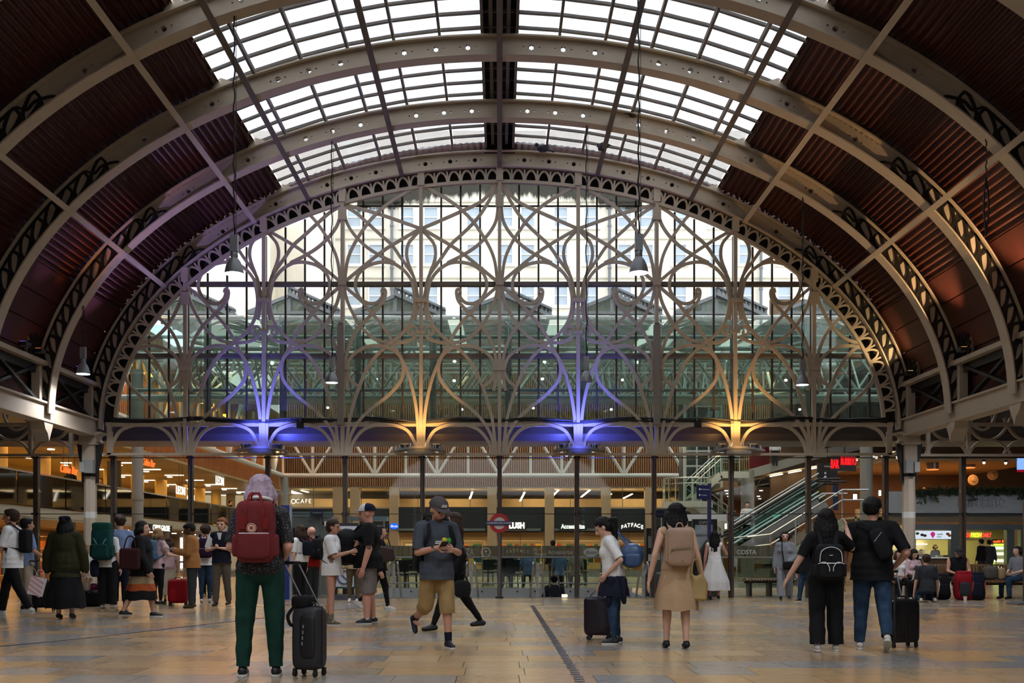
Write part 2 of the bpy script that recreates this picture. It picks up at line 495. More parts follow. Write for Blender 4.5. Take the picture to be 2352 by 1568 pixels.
def bar_mesh(sg):
    mb = MB(); 
    pts = [ell(o*sg, gl_out(o)-0.01) for o in (485, 423, 343, 263, 183, 104, 28)]
    for dx in (-0.022, 0.022): mb.strip([(p.x, dx, p.y) for p in pts], 0.05, 0.018)
    return mb.mesh('glazing_bar', IRON_D, fix=False)
BARS = [bar_mesh(1), bar_mesh(-1)]
BAYPANE = []
for sg in (1, -1):                           # a whole bay in one sheet, for the bays behind the camera
    mb = MB(); v = []; f = []
    for i, o_ in enumerate(G_T): e = ell(o_*sg, gl_out(o_)); v += [(e.x, 0.02, e.y), (e.x, S_RIB-0.02, e.y), (e.x, 0.02, e.y+0.012), (e.x, S_RIB-0.02, e.y+0.012)]
    for i in range(6): a = i*4; f += [(a, a+1, a+5, a+4), (a+2, a+6, a+7, a+3)]
    BAYPANE.append(mb.add(v, f).mesh('roof_pane', SKYPANE, fix=False))
for k in range(NRIB-1):
    y0 = ribY(k+1)
    for si, sg in enumerate((1, -1)):
        for me in SHEETS[si]: inst('roof_sheet', me, ceiling, (0, y0, 0))
        for me in BOARDS[si]: inst('roof_board', me, ceiling, (0, y0, 0))
        if k >= 5: inst('roof_pane', BAYPANE[si], ceiling, (0, y0, 0)); continue
        for r_ in range(NROW):
            for me in PANES[si]: inst('roof_pane', me, ceiling, (0, y0+r_*S_RIB/NROW, 0))
            inst('glazing_bar', BARS[si], ceiling, (0, y0+r_*S_RIB/NROW, 0))
for sg in (1, -1):
    for o_ in (423, 343, 263, 183, 104, 30):
        p = ell(o_*sg, gl_out(o_)-0.08); mb = MB()
        mb.beam((p.x, ribY(NRIB-1), p.y), (p.x, YG, p.y), 0.05, 0.10); mb.build('glazing_purlin', IRON_D, ceiling)
        for k in range(5):
            a = ell(o_*sg, RIB_D); mb2 = MB().beam((a.x, ribY(k), a.y), (p.x, ribY(k), p.y), 0.06, 0.06, up=(0, 1, 0)); mb2.build('purlin_post', IRON, ceiling)
    for k in range(5):                       # pale wedge where the sheet ends
        a = ell(481*sg, RIB_D); mb = MB(); mb.prism([(a.x-0.25*sg, a.y+0.08), (a.x+0.18*sg, a.y-0.06), (a.x+0.1*sg, a.y+0.12), (a.x, a.y+0.16)], ribY(k)-0.1, ribY(k)+0.1); mb.build('end_wedge', IRON, ceiling)
# ridge walkway
RIDGE = mat('ridge_black', '#0e0d0d', 0.7)
c0 = ell(0, 0.62)
mb = MB(); yb = ribY(NRIB-1); L_ = YG-yb
mb.box((0, yb+L_/2, c0.y+0.22), (0.72, L_, 0.03))
for sx in (-0.34, 0.34): mb.box((sx, yb+L_/2, c0.y+0.05), (0.05, L_, 0.36))
mb.box((0, YG-0.03, c0.y+0.0), (0.74, 0.04, 0.55)); mb.build('ridge_walkway', RIDGE, ceiling)
for sx in (-0.17, 0.17):
    MB().box((sx, yb+L_/2, c0.y+0.02), (0.07, L_, 0.16)).build('ridge_beam', IRON_D, ceiling)
me = MB().box((0, 0, 0), (0.62, 0.05, 0.05)).mesh('ridge_tie', IRON_D)
for i in range(44): inst('ridge_tie', me, ceiling, (0, YG-0.3-i*0.57, c0.y+0.12))
# corrugated red infill over the gable rib
mb = MB(); n = 480; v = []; f = []
for i in range(n+1):
    off = -905+1810*i/n; a = ell(off, RIB_D-0.02); b = ell(off, (gl_out(off) if abs(off) < 483 else R_OUT)+0.06)
    y = YG+0.02+0.03*sin(i*1.7)
    v += [(a.x, y, a.y), (b.x, y, b.y)]
for i in range(n): f.append((2*i, 2*i+2, 2*i+3, 2*i+1))
mb.add(v, f).build('gable_infill', SHEET, ceiling, smooth='all', fix=False)

arc_box(-0.02, 0.62, YG+0.17, YG+0.19, 0.0, pi, 96).build('gable_backing', RIDGE, ceiling)  # dark plate added to block the sky through rib holes and slivers
for sg in (1, -1):
    t0 = ang(820*sg); t1 = 0.0 if sg > 0 else pi
    arc_box(R_OUT+0.10, R_OUT+0.12, ribY(NRIB-1), YG, t0, t1, 12).build('board_backing', BOARD, ceiling)
# ================================================================== arcades at the springing
XG = -(215-PX)*GP                            # 9.97
def arcade(sg, side):
    par = struct('trim_'+side, label='iron arcade girder carrying the arch ribs on the '+side)
    yb = ribY(NRIB-1)
    x = sg*10.0; zt, zg = 5.23, 4.17
    mb = MB(); mb.box((x, (yb+YG)/2, zg), (0.26, YG-yb, 0.36)); mb.box((x, (yb+YG)/2, zg+0.2), (0.4, YG-yb, 0.04)); mb.box((x, (yb+YG)/2, zg-0.19), (0.36, YG-yb, 0.03))
    mb.build('girder', IRON_D if False else IRON, par)
    MB().box((x-sg*0.06, (yb+YG)/2, zt), (0.22, YG-yb, 0.10)).build('top_chord', IRON, par)
    MB().box((x+sg*0.05, (yb+YG)/2, zt-0.14), (0.12, YG-yb, 0.18)).build('chord_web', DARK, par)
    for k in range(0, 6):
        y1 = ribY(k); y0 = ribY(k+1)
        for a, b, e in ((zg+0.2, zt-0.1, 0), (zt-0.1, zg+0.2, 0.05)):
            MB().beam((x+e, y0+0.35, a), (x+e, y1-0.35, b), 0.06, 0.11, up=(1, 0, 0)).build('cross_brace', DARK, par)
        for dy in (-0.22, 0.22):
            MB().box((x, y1+dy, (zt+zg)/2), (0.18, 0.14, zt-zg)).build('post', IRON, par)
        MB().box((x+sg*0.05, y1, (zt+zg)/2), (0.1, 0.3, zt-zg)).build('post_web', DARK, par)
        # cast palm bracket on each side of the post above the chord
        for dy in (-1, 1):
            mb = MB(); c = Vector((x-sg*0.05, y1+dy*0.1, zt+0.06))
            for j in range(6):
                an = R(12+j*15); L_ = 0.62+0.22*(j/5)
                d = Vector((0, dy*cos(an), sin(an))); nn = Vector((0, -dy*sin(an), cos(an)))
                pts = catmull([c, c+d*L_*0.35+nn*0.085, c+d*L_*0.75+nn*0.07, c+d*L_, c+d*L_*0.75-nn*0.07, c+d*L_*0.35-nn*0.085, c], 4)
                mb.strip(pts, 0.028, 0.05, nrm=(-sg, 0, 0))
            mb.build('palm_bracket', DARK, par, fix=False)
            mb = MB(); pol = [(c.y, c.z)]+[(c.y+dy*0.80*cos(R(a))*(0.8+0.2*a/90), c.z+0.84*sin(R(a))) for a in range(0, 91, 15)]
            mb.prism(pol, x-sg*0.02, x+sg*0.03, axis='X'); mb.build('bracket_plate', IRON_D, par)
    # column at the gable with its capital and brackets
    col = thing('cast_iron_column', 'pale cast iron column with moulded capital at the %s end of the gable screen' % side, 'column', (sg*9.99*1.003, YG-0.06, 0))
    mb = MB(); mb.lathe([(0.21, 0), (0.21, 0.3), (0.155, 0.36), (0.150, 2.05), (0.145, 3.0)], n=8); mb.build('shaft', IRON, col)
    MB().lathe([(0.152, 1.97), (0.152, 2.12)], n=8).build('reflective_band', WHITE, col)
    MB().lathe([(0.148, 2.98), (0.152, 3.02), (0.152, 3.05), (0.147, 3.08)], n=8).build('strap', DARK, col)
    mb = MB(); mb.box((0, 0, 3.43), (0.30, 0.30, 0.72)); mb.box((0, 0, 3.78), (0.42, 0.42, 0.06))
    prof = [(-0.16, 3.80), (-0.24, 3.83), (-0.2, 3.9), (-0.22, 3.98), (-0.33, 4.02), (-0.33, 4.06), (0.33, 4.06), (0.33, 4.02), (0.22, 3.98), (0.2, 3.9), (0.24, 3.83), (0.16, 3.80)]
    mb.prism(prof, -0.2, 0.2); mb.build('capital', IRON, col)
    for dx in (-1, 1):
        mb = MB(); mb.prism([(dx*0.15, 3.78), (dx*0.31, 3.78), (dx*0.27, 3.5), (dx*0.2, 3.2), (dx*0.19, 2.82), (dx*0.15, 2.82)], -0.06, 0.06); mb.build('side_bracket', DARK, col)
    b = thing('junction_box', 'grey electrical box strapped to the %s gable column' % side, 'electrical box', (sg*9.99-sg*0.02, YG-0.3, 3.05))
    MB().box((0, 0, 0.16), (0.26, 0.14, 0.32)).build('housing', mat('box_grey', '#8f918e', 0.5), b); MB().box((sg*0.12, -0.09, 0.14), (0.12, 0.06, 0.24)).build('cover', mat('box_grey2', '#a3a49c', 0.5), b)
    return par
arc_l = arcade(-1, 'left'); arc_r = arcade(1, 'right')

# ================================================================== gable screen
gable = struct('wall_gable', label='glazed iron gable screen with curling tracery')
def GX(x): return (x-PX)*GP
def GZ(y): return EYE+(PY-y)*GP
CXP = 1147.5
def Lz(z): return [(a/3.733-5, 640+b/3.733) for a, b in z]
def Uz(z): return [(a/4.9-5, 380+b/4.9) for a, b in z]
CURVES = {
 'arch': Lz([(52,1500),(56,1450),(75,1400),(130,1310),(220,1265),(330,1250),(440,1262),(530,1305),(600,1390),(625,1460),(632,1508)]),
 'heart': Lz([(652,1508),(640,1380),(590,1270),(520,1180),(430,1100),(330,1025),(250,950),(190,870),(172,780),(185,705),(215,650),(290,595),(400,574),(500,590),(590,640),(640,700),(658,770),(655,815),(620,880),(556,928)]),
 'stem': Lz([(672,1508),(660,1380),(640,1220),(600,1060),(555,930),(500,800),(430,690),(370,625),(330,590),(265,540),(190,480),(120,390),(85,300),(72,200),(78,120),(104,0)]),
 'leaf': Lz([(42,1508),(45,1300),(55,1150),(80,1000),(120,850),(175,710),(220,630),(265,545),(320,450),(380,370),(445,300),(530,200),(665,82),(690,60)]),
 'hook': Lz([(360,120),(352,92),(330,100),(328,140),(350,200),(440,300),(545,405),(610,500),(650,600),(670,690),(682,770),(668,860),(650,960)]),
 'cup': Lz([(688,70),(660,190),(610,300),(545,405),(450,500),(360,540),(265,550),(180,545),(100,522),(60,485)]),
 'scroll': Lz([(48,460),(52,430),(85,408),(122,425),(132,455),(115,478),(92,474),(86,455),(96,444)]),
 'tail': Lz([(50,190),(56,270),(70,352)]),
 'u1': Uz([(40,225),(260,340),(400,430),(500,510),(625,640),(750,820),(830,970),(870,1100),(890,1250),(895,1310)]),
 'u4': Uz([(905,400),(900,500),(880,620),(830,720),(750,820),(640,920),(515,1000),(430,1045),(325,1095)]),
 'loop': Uz([(84,1510),(110,1350),(160,1250),(230,1170),(330,1105),(430,1085),(520,1092),(620,1120),(695,1170),(750,1240),(775,1330),(767,1400),(720,1490),(650,1540),(580,1553),(520,1535),(475,1485),(460,1430)]),
 'u5': Uz([(40,712),(360,895),(515,1000),(700,1145),(895,1305)]),
 'balloon': Uz([(45,735),(110,800),(170,880),(190,980),(175,1080),(125,1210)]),
}
TOP_C = {'u2': Uz([(882,170),(850,240),(790,330),(690,415),(500,505),(270,605),(35,705)]),
         'u3': Uz([(893,180),(860,270),(800,390),(720,520),(625,640),(490,770),(360,890),(260,1030),(140,1195),(100,1280),(75,1400),(62,1490)])}
TOP_M = {'u2': Uz([(922,430),(500,545),(35,705)]),
         'u3': Uz([(922,440),(780,520),(640,640),(490,775),(360,890),(260,1030),(140,1195),(100,1280),(75,1400),(62,1490)])}
A_IN, B_IN = A0-34, B0-30
def inside(x, y, m=0):
    c = (x-CXP)/(A_IN+m); d = (YC-y)/(B_IN+m)
    return y > YC or c*c+d*d <= 1.0
BW = 0.076
def bar(pts, name, par, w=BW, d=0.05, yo=0.0, material=None):
    runs = []; cur = []
    for p in pts:
        if inside(p[0], p[1], 3): cur.append(p)
        else:
            if len(cur) > 2: runs.append(cur)
            cur = []
    if len(cur) > 2: runs.append(cur)
    for r_ in runs:
        mb = MB(); mb.strip([(GX(x), YG+yo, GZ(y)) for x, y in r_], w, d); mb.build(name, material or IRON, par, fix=False)
def smooth2(c, n=6): return [(p.x, p.y) for p in catmull([(x, y, 0) for x, y in c], n)]
MULL = [CXP+180.4*i for i in range(-4, 5)]
def is_A(i): return i % 2 != 0               # i counted from the centre mullion; the floodlit kind
def cell(i, j, tops=True):
    """tracery between mullion i (kind A) and its neighbour j (kind B)"""
    xa = CXP+180.4*i; sg = 1 if j > i else -1
    cs = dict(CURVES); cs.update(TOP_C if abs(j) == 0 else TOP_M)
    for ci, (nm, c) in enumerate(cs.items()):
        yo = -0.036+0.0047*ci+(0.0019 if sg > 0 else 0)
        pts = [(xa+sg*dx*180.4/183, y) for dx, y in smooth2(c)]
        bar(pts, 'tracery_bar', gable, yo=yo, w=BW*(0.8 if nm in ('scroll', 'tail') else 1))
def hash_s(s): return sum(ord(c)*(i+3) for i, c in enumerate(s))
for i in (-5, -3, -1, 1, 3, 5):
    for j in (i-1, i+1):
        if abs(i) <= 4 and abs(j) <= 4: cell(i, j)
# end half bays next to the columns
for sg in (-1, 1):
    xb = CXP+sg*180.4*4
    for nm in ('arch', 'heart', 'stem', 'leaf', 'cup', 'hook'):
        xa = CXP+sg*180.4*5
        pts = [(xa-sg*dx*180.4/183, y) for dx, y in smooth2(CURVES[nm])]
        pts = [p for p in pts if (p[0]-(CXP+sg*902))*sg <= 4]
        bar(pts, 'tracery_bar', gable, yo=-0.03+0.0053*len(nm)+0.002*ord(nm[0])/40)
    xe = CXP+sg*896
    MB().box((GX(xe), YG, GZ(1008)), (0.10, 0.1, GZ(970)-GZ(1043))).build('end_post', IRON, gable)
    bar([(xe-sg*6, y) for y in range(1040, 840, -8)], 'tracery_bar', gable, yo=-0.045)
def arch_y(x, a=A_IN, b=B_IN):
    c = (x-CXP)/a; return YC-b*sqrt(max(0, 1-c*c)) if abs(c) < 1 else YC
for i, x in zip(range(-4, 5), MULL):
    yt = arch_y(x)-26
    mb = MB(); mb.box((GX(x), YG+0.01, (GZ(yt)+GZ(1043))/2), (0.085, 0.14, GZ(yt)-GZ(1043)))
    mb.build('mullion', IRON, gable)
    if not is_A(i):
        mb = MB(); mb.box((GX(x), YG-0.05, GZ(846)), (0.30, 0.06, 0.10)); mb.build('clamp', IRON, gable)
        if arch_y(x) < 640: MB().box((GX(x), YG-0.05, GZ(650)), (0.20, 0.08, 0.12)).build('clamp', IRON, gable)
        yy = max(arch_y(x)+26, 462); MB().box((GX(x), YG-0.04, GZ(yy)), (0.20, 0.08, 0.30)).build('clamp', IRON, gable)
    else:
        if arch_y(x) < 680:
            MB().box((GX(x), YG-0.05, GZ(690)), (0.30, 0.08, 0.10)).build('clamp', IRON, gable)
        MB().box((GX(x), YG-0.05, GZ(763)), (0.22, 0.06, 0.06)).build('clamp', IRON, gable)
    yb = arch_y(x, A0, B0); MB().box((GX(x), YG-0.04, GZ(yb+14)), (0.17, 0.1, 0.34)).build('head_plate', IRON, gable)
for i, x in ((-2, MULL[2]), (2, MULL[6])):
    d = thing('cable_duct', 'grey square cable duct fixed on the mullion %s of the gable centre' % ('left' if i < 0 else 'right'), 'cable duct', (GX(x-2), YG-0.16, GZ(975)))
    MB().box((0, 0, 1.2), (0.155, 0.12, 2.42)).build('duct_cover', mat('duct_grey', '#8b827a', 0.5), d); MB().box((0, 0, 2.43), (0.10, 0.09, 0.06)).build('cap', IRON_D, d)
# lattice band of small pointed arches under the gable rib
mb = MB(); h, w = 0.27, 0.31
for sg in (-1, 1):
    mb.strip(catmull([(sg*w*0.44, 0, 0), (sg*w*0.40, 0, h*0.4), (sg*w*0.24, 0, h*0.8), (0, 0, h*1.0)], 5), 0.045, 0.05)
mb.strip([(w/2, 0, 0), (w/2, 0, h)], 0.045, 0.06)
LAT = mb.mesh('lattice_arch', IRON, fix=False)
t = 0.10; 
while t < pi-0.10:
    a = th(t, -0.315); b = th(t+0.001, -0.315); ta = (b-a).normalized()
    o = inst('lattice_arch', LAT, gable, (a.x, YG-0.02, a.y), (0, -atan2(ta.y, ta.x), 0))
    o.rotation_euler = (0, -atan2(-ta.y, -ta.x), 0)
    step = 0.001*0.312/(b-a).length; t += step
arc_box(-0.37, -0.295, YG-0.053, YG+0.06, 0.05, pi-0.05, 96).build('lattice_rail', IRON, gable)
arc_box(-0.30, 0.02, YG+0.13, YG+0.15, 0.03, pi-0.03, 96).build('lattice_shade', mat('gap_shade', '#15130f', 0.8), gable)  # dark plate standing in for the shadow gap behind the small arches
# horizontal rails
def xin(y):                                  # half width of the opening at pixel height y
    return (A_IN+10)*sqrt(max(0, 1-((YC-y)/(B_IN+10))**2)) if y < YC else A0
for y, hh, dd, m_ in ((650, 0.10, 0.16, BRONZE), (815, 0.10, 0.16, BRONZE)):
    hw = xin(y)*GP
    MB().box((0, YG+0.12, GZ(y)), (2*hw, dd, hh)).build('transom', IRON_D, gable)
MB().box((0, YG+0.05, GZ(974)), (2*905*GP, 0.12, 0.10)).build('spring_rail', IRON, gable)
MB().box((0, YG, GZ(1043)), (2*912*GP, 0.10, 0.06)).build('bottom_rail', IRON, gable)
# thin glazing bars and panes behind the iron
GPANE = glass('gable_pane', tint=(0.93, 0.96, 0.95), gloss=0.015, veil=0.025, veil_c=(0.75, 0.78, 0.75))
cols = [CXP-902+45.1*i for i in range(41)]
for i, x in enumerate(cols):
    if i % 4 == 0 and 4 <= i <= 36: pass
    yt = arch_y(x)
    if abs(x-CXP) > 880: continue
    MB().box((GX(x), YG+0.24, (GZ(yt)+GZ(968))/2), (0.045, 0.05, GZ(yt)-GZ(968))).build('glazing_bar', BRONZE, gable)
hw = xin(466)*GP; MB().box((0, YG+0.24, GZ(466)), (2*hw, 0.05, 0.035)).build('glazing_bar', BRONZE, gable)
rows = [(968, 815), (815, 650), (650, 466), (466, 380)]
for i in range(40):
    x0, x1 = cols[i], cols[i+1]
    for yb, yt in rows:
        t0, t1 = max(yt, arch_y(x0)-8), max(yt, arch_y(x1)-8)
        if min(t0, t1) >= yb-4: continue
        t0 = min(t0, yb); t1 = min(t1, yb); mb = MB()
        g = 2
        mb.prism([(GX(x0+g), GZ(yb-1)), (GX(x1-g), GZ(yb-1)), (GX(x1-g), GZ(t1+1)), (GX(x0+g), GZ(t0+1))], YG+0.232, YG+0.242)
        mb.build('pane', GPANE, gable)
# sooty fringe on the topmost glass
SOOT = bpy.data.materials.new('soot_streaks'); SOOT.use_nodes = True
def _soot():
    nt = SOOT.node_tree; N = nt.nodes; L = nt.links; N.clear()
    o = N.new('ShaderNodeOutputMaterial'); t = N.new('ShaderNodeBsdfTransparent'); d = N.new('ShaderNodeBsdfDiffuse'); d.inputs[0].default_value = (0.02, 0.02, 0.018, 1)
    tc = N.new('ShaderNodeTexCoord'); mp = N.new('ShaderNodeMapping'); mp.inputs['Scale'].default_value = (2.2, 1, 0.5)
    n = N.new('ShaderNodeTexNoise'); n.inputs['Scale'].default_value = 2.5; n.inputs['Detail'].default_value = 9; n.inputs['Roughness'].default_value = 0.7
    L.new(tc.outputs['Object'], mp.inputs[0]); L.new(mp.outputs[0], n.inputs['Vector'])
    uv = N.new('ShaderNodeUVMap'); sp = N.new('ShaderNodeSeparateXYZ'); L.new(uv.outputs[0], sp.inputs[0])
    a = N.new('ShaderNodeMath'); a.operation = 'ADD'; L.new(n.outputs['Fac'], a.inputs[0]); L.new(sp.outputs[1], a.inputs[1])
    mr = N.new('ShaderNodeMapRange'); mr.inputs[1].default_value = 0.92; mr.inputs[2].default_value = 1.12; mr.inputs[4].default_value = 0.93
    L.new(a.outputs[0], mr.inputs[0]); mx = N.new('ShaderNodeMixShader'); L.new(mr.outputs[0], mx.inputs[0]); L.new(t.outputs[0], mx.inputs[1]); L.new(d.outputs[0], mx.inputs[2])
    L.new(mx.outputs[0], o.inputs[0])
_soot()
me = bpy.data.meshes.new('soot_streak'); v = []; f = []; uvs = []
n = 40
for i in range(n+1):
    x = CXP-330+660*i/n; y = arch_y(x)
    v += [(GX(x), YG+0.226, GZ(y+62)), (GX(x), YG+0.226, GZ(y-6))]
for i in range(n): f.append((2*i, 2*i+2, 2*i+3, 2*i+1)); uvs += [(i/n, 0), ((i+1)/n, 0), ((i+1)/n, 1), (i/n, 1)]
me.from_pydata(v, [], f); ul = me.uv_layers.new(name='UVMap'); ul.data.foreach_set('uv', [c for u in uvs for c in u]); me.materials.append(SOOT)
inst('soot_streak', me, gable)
# dark cable run draped over the spring rail
mb = MB()
for dz, ph in ((0.0, 0), (0.03, 1.1), (-0.02, 2.0)):
    pts = [(GX(CXP-890+1780*i/80), YG-0.02-0.02*sin(i*0.9+ph), GZ(968)+0.0+dz+0.05*sin(i*0.72+ph)*0.5+(0.05*abs(sin(i*pi/16)))) for i in range(81)]
    mb.tube(pts, 0.03, 6)
mb.build('cable_run', BLACK, gable, smooth=True)

# ================================================================== neighbouring spans seen past the columns
for sg, side in ((-1, 'left'), (1, 'right')):
    par = struct('wall_side_'+side, label='neighbouring span gable screen seen past the %s column' % side)
    x0 = CXP+sg*945
    MB().box((GX(CXP+sg*1250), YG+0.05, GZ(974)), (620*GP, 0.10, 0.08)).build('spring_rail', IRON, par)
    MB().box((GX(CXP+sg*1250), YG, GZ(1045)), (600*GP, 0.10, 0.06)).build('bottom_rail', IRON, par)
    for j, xm in enumerate((1077, 1257, 1437)):
        x = CXP+sg*xm
        mb = MB(); mb.box((GX(x), YG, GZ(985)), (0.085, 0.1, GZ(930)-GZ(1045))); mb.build('mullion', IRON, par)
        MB().box((GX(x), YG-0.04, GZ(952)), (0.24, 0.06, 0.18)).build('clamp', IRON, par)
        for s2 in (-1, 1):
            for pi_, pts in enumerate(([(4, 958), (8, 985), (32, 1005), (62, 1009), (90, 1000), (112, 978), (122, 960)],
                        [(6, 960), (14, 975), (34, 985), (52, 985), (70, 970), (80, 945), (80, 900)],
                        [(3, 1043), (10, 1032), (28, 1017), (60, 1010), (92, 1016), (114, 1032), (122, 1043)])):
                q_ = [(x+s2*a*0.8, b) for a, b in smooth2(pts)]
                q_ = [p for p in q_ if (p[0]-CXP)*sg > 962]
                if len(q_) > 2:
                    mb = MB(); mb.strip([(GX(a), YG+0.02+0.007*pi_+0.003*s2+0.0015*(j % 2), GZ(b)) for a, b in q_], 0.06, 0.05); mb.build('tracery_bar', IRON, par, fix=False)
    xp = CXP+sg*985; MB().box((GX(xp), YG+0.03, GZ(1010)), (0.09, 0.09, GZ(976)-GZ(1045))).build('mullion', IRON, par)
    for i in range(12):
        x = CXP+sg*(962+i*45.1)
        MB().box((GX(x), YG+0.24, GZ(800)), (0.045, 0.05, GZ(640)-GZ(968))).build('glazing_bar', BRONZE, par)
        if i < 11:
            xa, xb = sorted((GX(x+sg*2), GX(x+sg*43))); MB().span((xa, YG+0.23, GZ(966)), (xb, YG+0.24, GZ(640))).build('pane', GPANE, par)
    # its roof: dark curved boards rising away from the arcade
    for j in range(15):
        y0 = ribY(-0.0)-j*4.2; mb = MB(); v = []; f = []
        n = 10
        for i in range(n+1):
            t = pi*0.5*i/n; xx = sg*(10.55+11.0*(1-cos(t))); z = 4.5+6.2*sin(t)
            v += [(xx, y0-4.15, z), (xx, y0, z)]
        for i in range(n): f.append((2*i, 2*i+1, 2*i+3, 2*i+2))
        mb.add(v, f).build('roof_board', SHEET, par, smooth='all', fix=False)
    MB().box((sg*21.6, (YG-36)/2, 5.4), (0.1, YG+36, 10.8)).build('far_wall', mat('aisle_wall', '#5b5048', 0.8), par)
    MB().box((sg*15.8, YG+0.4, 9.0), (11.5, 0.1, 5.5)).build('gable_backing', mat('aisle_dark', '#2a2420', 0.8), par)

# unseen wall added at the far end, keeping bright sky reflections off the glass
rear = struct('wall_rear', label='unseen wall added to close the far end of the shed')
for j in range(6): MB().span((-21+j*7, ribY(NRIB-1)-0.6, 0), (-14.1+j*7, ribY(NRIB-1)-0.2, 6.0)).build('wall_panel', mat('rear_brick', '#5a4c42', 0.8), rear)
# ================================================================== floor
def stone(name, objrand):
    m = bpy.data.materials.new(name); m.use_nodes = True; nt = m.node_tree; N = nt.nodes; L = nt.links; b = N['Principled BSDF']
    if objrand: r_ = N.new('ShaderNodeObjectInfo').outputs['Random']
    else:
        at = N.new('ShaderNodeAttribute'); at.attribute_name = 'rnd'; r_ = at.outputs['Fac']
    cr = N.new('ShaderNodeValToRGB'); cr.color_ramp.interpolation = 'CONSTANT'
    cols_ = ['#ad906c', '#9b8063', '#b69b78', '#918a82', '#a68c6b', '#87847f', '#97876e', '#ae8f67']
    cr.color_ramp.elements[0].color = (*lin(cols_[0]), 1); cr.color_ramp.elements[1].position = 0.125; cr.color_ramp.elements[1].color = (*lin(cols_[1]), 1)
    for i in range(2, 8):
        e = cr.color_ramp.elements.new(i/8); e.color = (*lin(cols_[i]), 1)
    L.new(r_, cr.inputs[0])
    tc = N.new('ShaderNodeTexCoord'); n = N.new('ShaderNodeTexNoise'); n.inputs['Scale'].default_value = 5; n.inputs['Detail'].default_value = 8; n.inputs['Roughness'].default_value = 0.7
    L.new(tc.outputs['Object'], n.inputs['Vector'])
    mr = N.new('ShaderNodeMapRange'); mr.inputs[1].default_value = 0.25; mr.inputs[2].default_value = 0.75; mr.inputs[3].default_value = 0.9; mr.inputs[4].default_value = 1.08
    mx = N.new('ShaderNodeMix'); mx.data_type = 'RGBA'; mx.blend_type = 'MULTIPLY'; mx.inputs[0].default_value = 1
    L.new(n.outputs['Fac'], mr.inputs[0]); L.new(cr.outputs[0], mx.inputs[6]); L.new(mr.outputs[0], mx.inputs[7]); L.new(mx.outputs[2], b.inputs['Base Color'])
    mr2 = N.new('ShaderNodeMapRange'); mr2.inputs[3].default_value = 0.19; mr2.inputs[4].default_value = 0.27; L.new(n.outputs['Fac'], mr2.inputs[0]); L.new(mr2.outputs[0], b.inputs['Roughness'])
    b.inputs['Specular IOR Level'].default_value = 0.5
    return m
STONE = stone('polished_stone_tile', True); STONE2 = stone('polished_stone_field', False)
GROUT = mat('grout', '#4b4038', 0.7)
WELL = (-3.3, 3.75, 26.25, 29.6)             # stair opening x0 x1 y0 y1
mb = MB(); Zb = -0.012
mb.box((0, (26.2-36)/2, Zb-0.1), (60, 62.2, 0.2))
mb.span((-30, 26.2, Zb-0.2), (WELL[0], 80, Zb)); mb.span((WELL[1], 26.2, Zb-0.2), (30, 80, Zb)); mb.span((WELL[0], WELL[3], Zb-0.2), (WELL[1], 80, Zb))
floor = mb.build('floor', GROUT); struct('floor', floor, 'polished stone paved concourse floor')
widths = [0.55, 0.66, 0.78, 0.92]
TILE_ME = []
for w in widths:
    mb = MB(); mb.box((0, 0, -0.008), (w-0.006, 0.60-0.006, 0.016)); TILE_ME.append(mb.mesh('floor_tile', STONE))
cand = []
rng = random.Random(5)
y = 8.2
while y < 26.2:
    hw = y*0.52+1.2; x = -hw-rng.random()
    while x < hw:
        k = rng.randrange(4); cand.append((y+0.3, x+widths[k]/2, k)); x += widths[k]
    y += 0.60
cand.sort()
near = [c for c in cand if abs(c[1]) < c[0]*0.505+0.4]
nset = set(near[:300])
for c in near[:300]: inst('floor_tile', TILE_ME[c[2]], floor, (c[1], c[0], 0))
mb = MB(); rn = []
for c in cand:
    if c in nset: continue
    mb.box((c[1], c[0], -0.008), (widths[c[2]]-0.006, 0.594, 0.016)); rn += [rng.random()]*6
# the rest of the concourse, atrium and behind the camera
def fill(x0, x1, y0, y1):
    y = y0
    while y < y1-0.05:
        x = x0; yy = min(0.6, y1-y)
        while x < x1-0.01:
            w = min(widths[rng.randrange(4)]*1.6, x1-x); mb.box((x+w/2, y+yy/2, -0.008), (w-0.006, yy-0.006, 0.016)); rn.extend([rng.random()]*6); x += w
        y += 0.6
fill(-12, 12, -6, 8.2)
fill(-22, WELL[0], 26.2, 50); fill(WELL[1], 22, 26.2, 50); fill(WELL[0], WELL[1], WELL[3], 50)
rest = mb.build('floor_field', STONE2, floor, fix=False); rest['kind'] = 'stuff'
at = rest.data.attributes.new('rnd', 'FLOAT', 'FACE'); at.data.foreach_set('value', rn)
# dark threshold strip along the glass wall
MB().box((0.2, 25.95, -0.004), (9.6, 0.42, 0.022)).build('threshold_strip', mat('threshold', '#5d5f63', 0.5), floor)
# queue markers: a line of dark studs and a dotted tape
ST = MB().lathe([(0.046, 0.0), (0.046, 0.004), (0.040, 0.006)], n=12).mesh('floor_stud', mat('stud_navy', '#23232f', 0.45))
for i in range(82): inst('floor_stud', ST, floor, (0.69+0.006*sin(i*2.1), 8.6+i*0.166, 0.0))
TP = MB().box((0, 0, 0.002), (0.10, 0.05, 0.004)).mesh('tape_dash', mat('tape_navy', '#2b2c3c', 0.6))
pts = catmull([FL(x, y) for x, y in ((-20, 1486), (170, 1468), (400, 1442), (560, 1424), (720, 1406), (900, 1388))], 16)
for a, b in zip(pts[:-1], pts[1:]): inst('tape_dash', TP, floor, (a.x, a.y, 0), (0, 0, atan2((b-a).y, (b-a).x)))
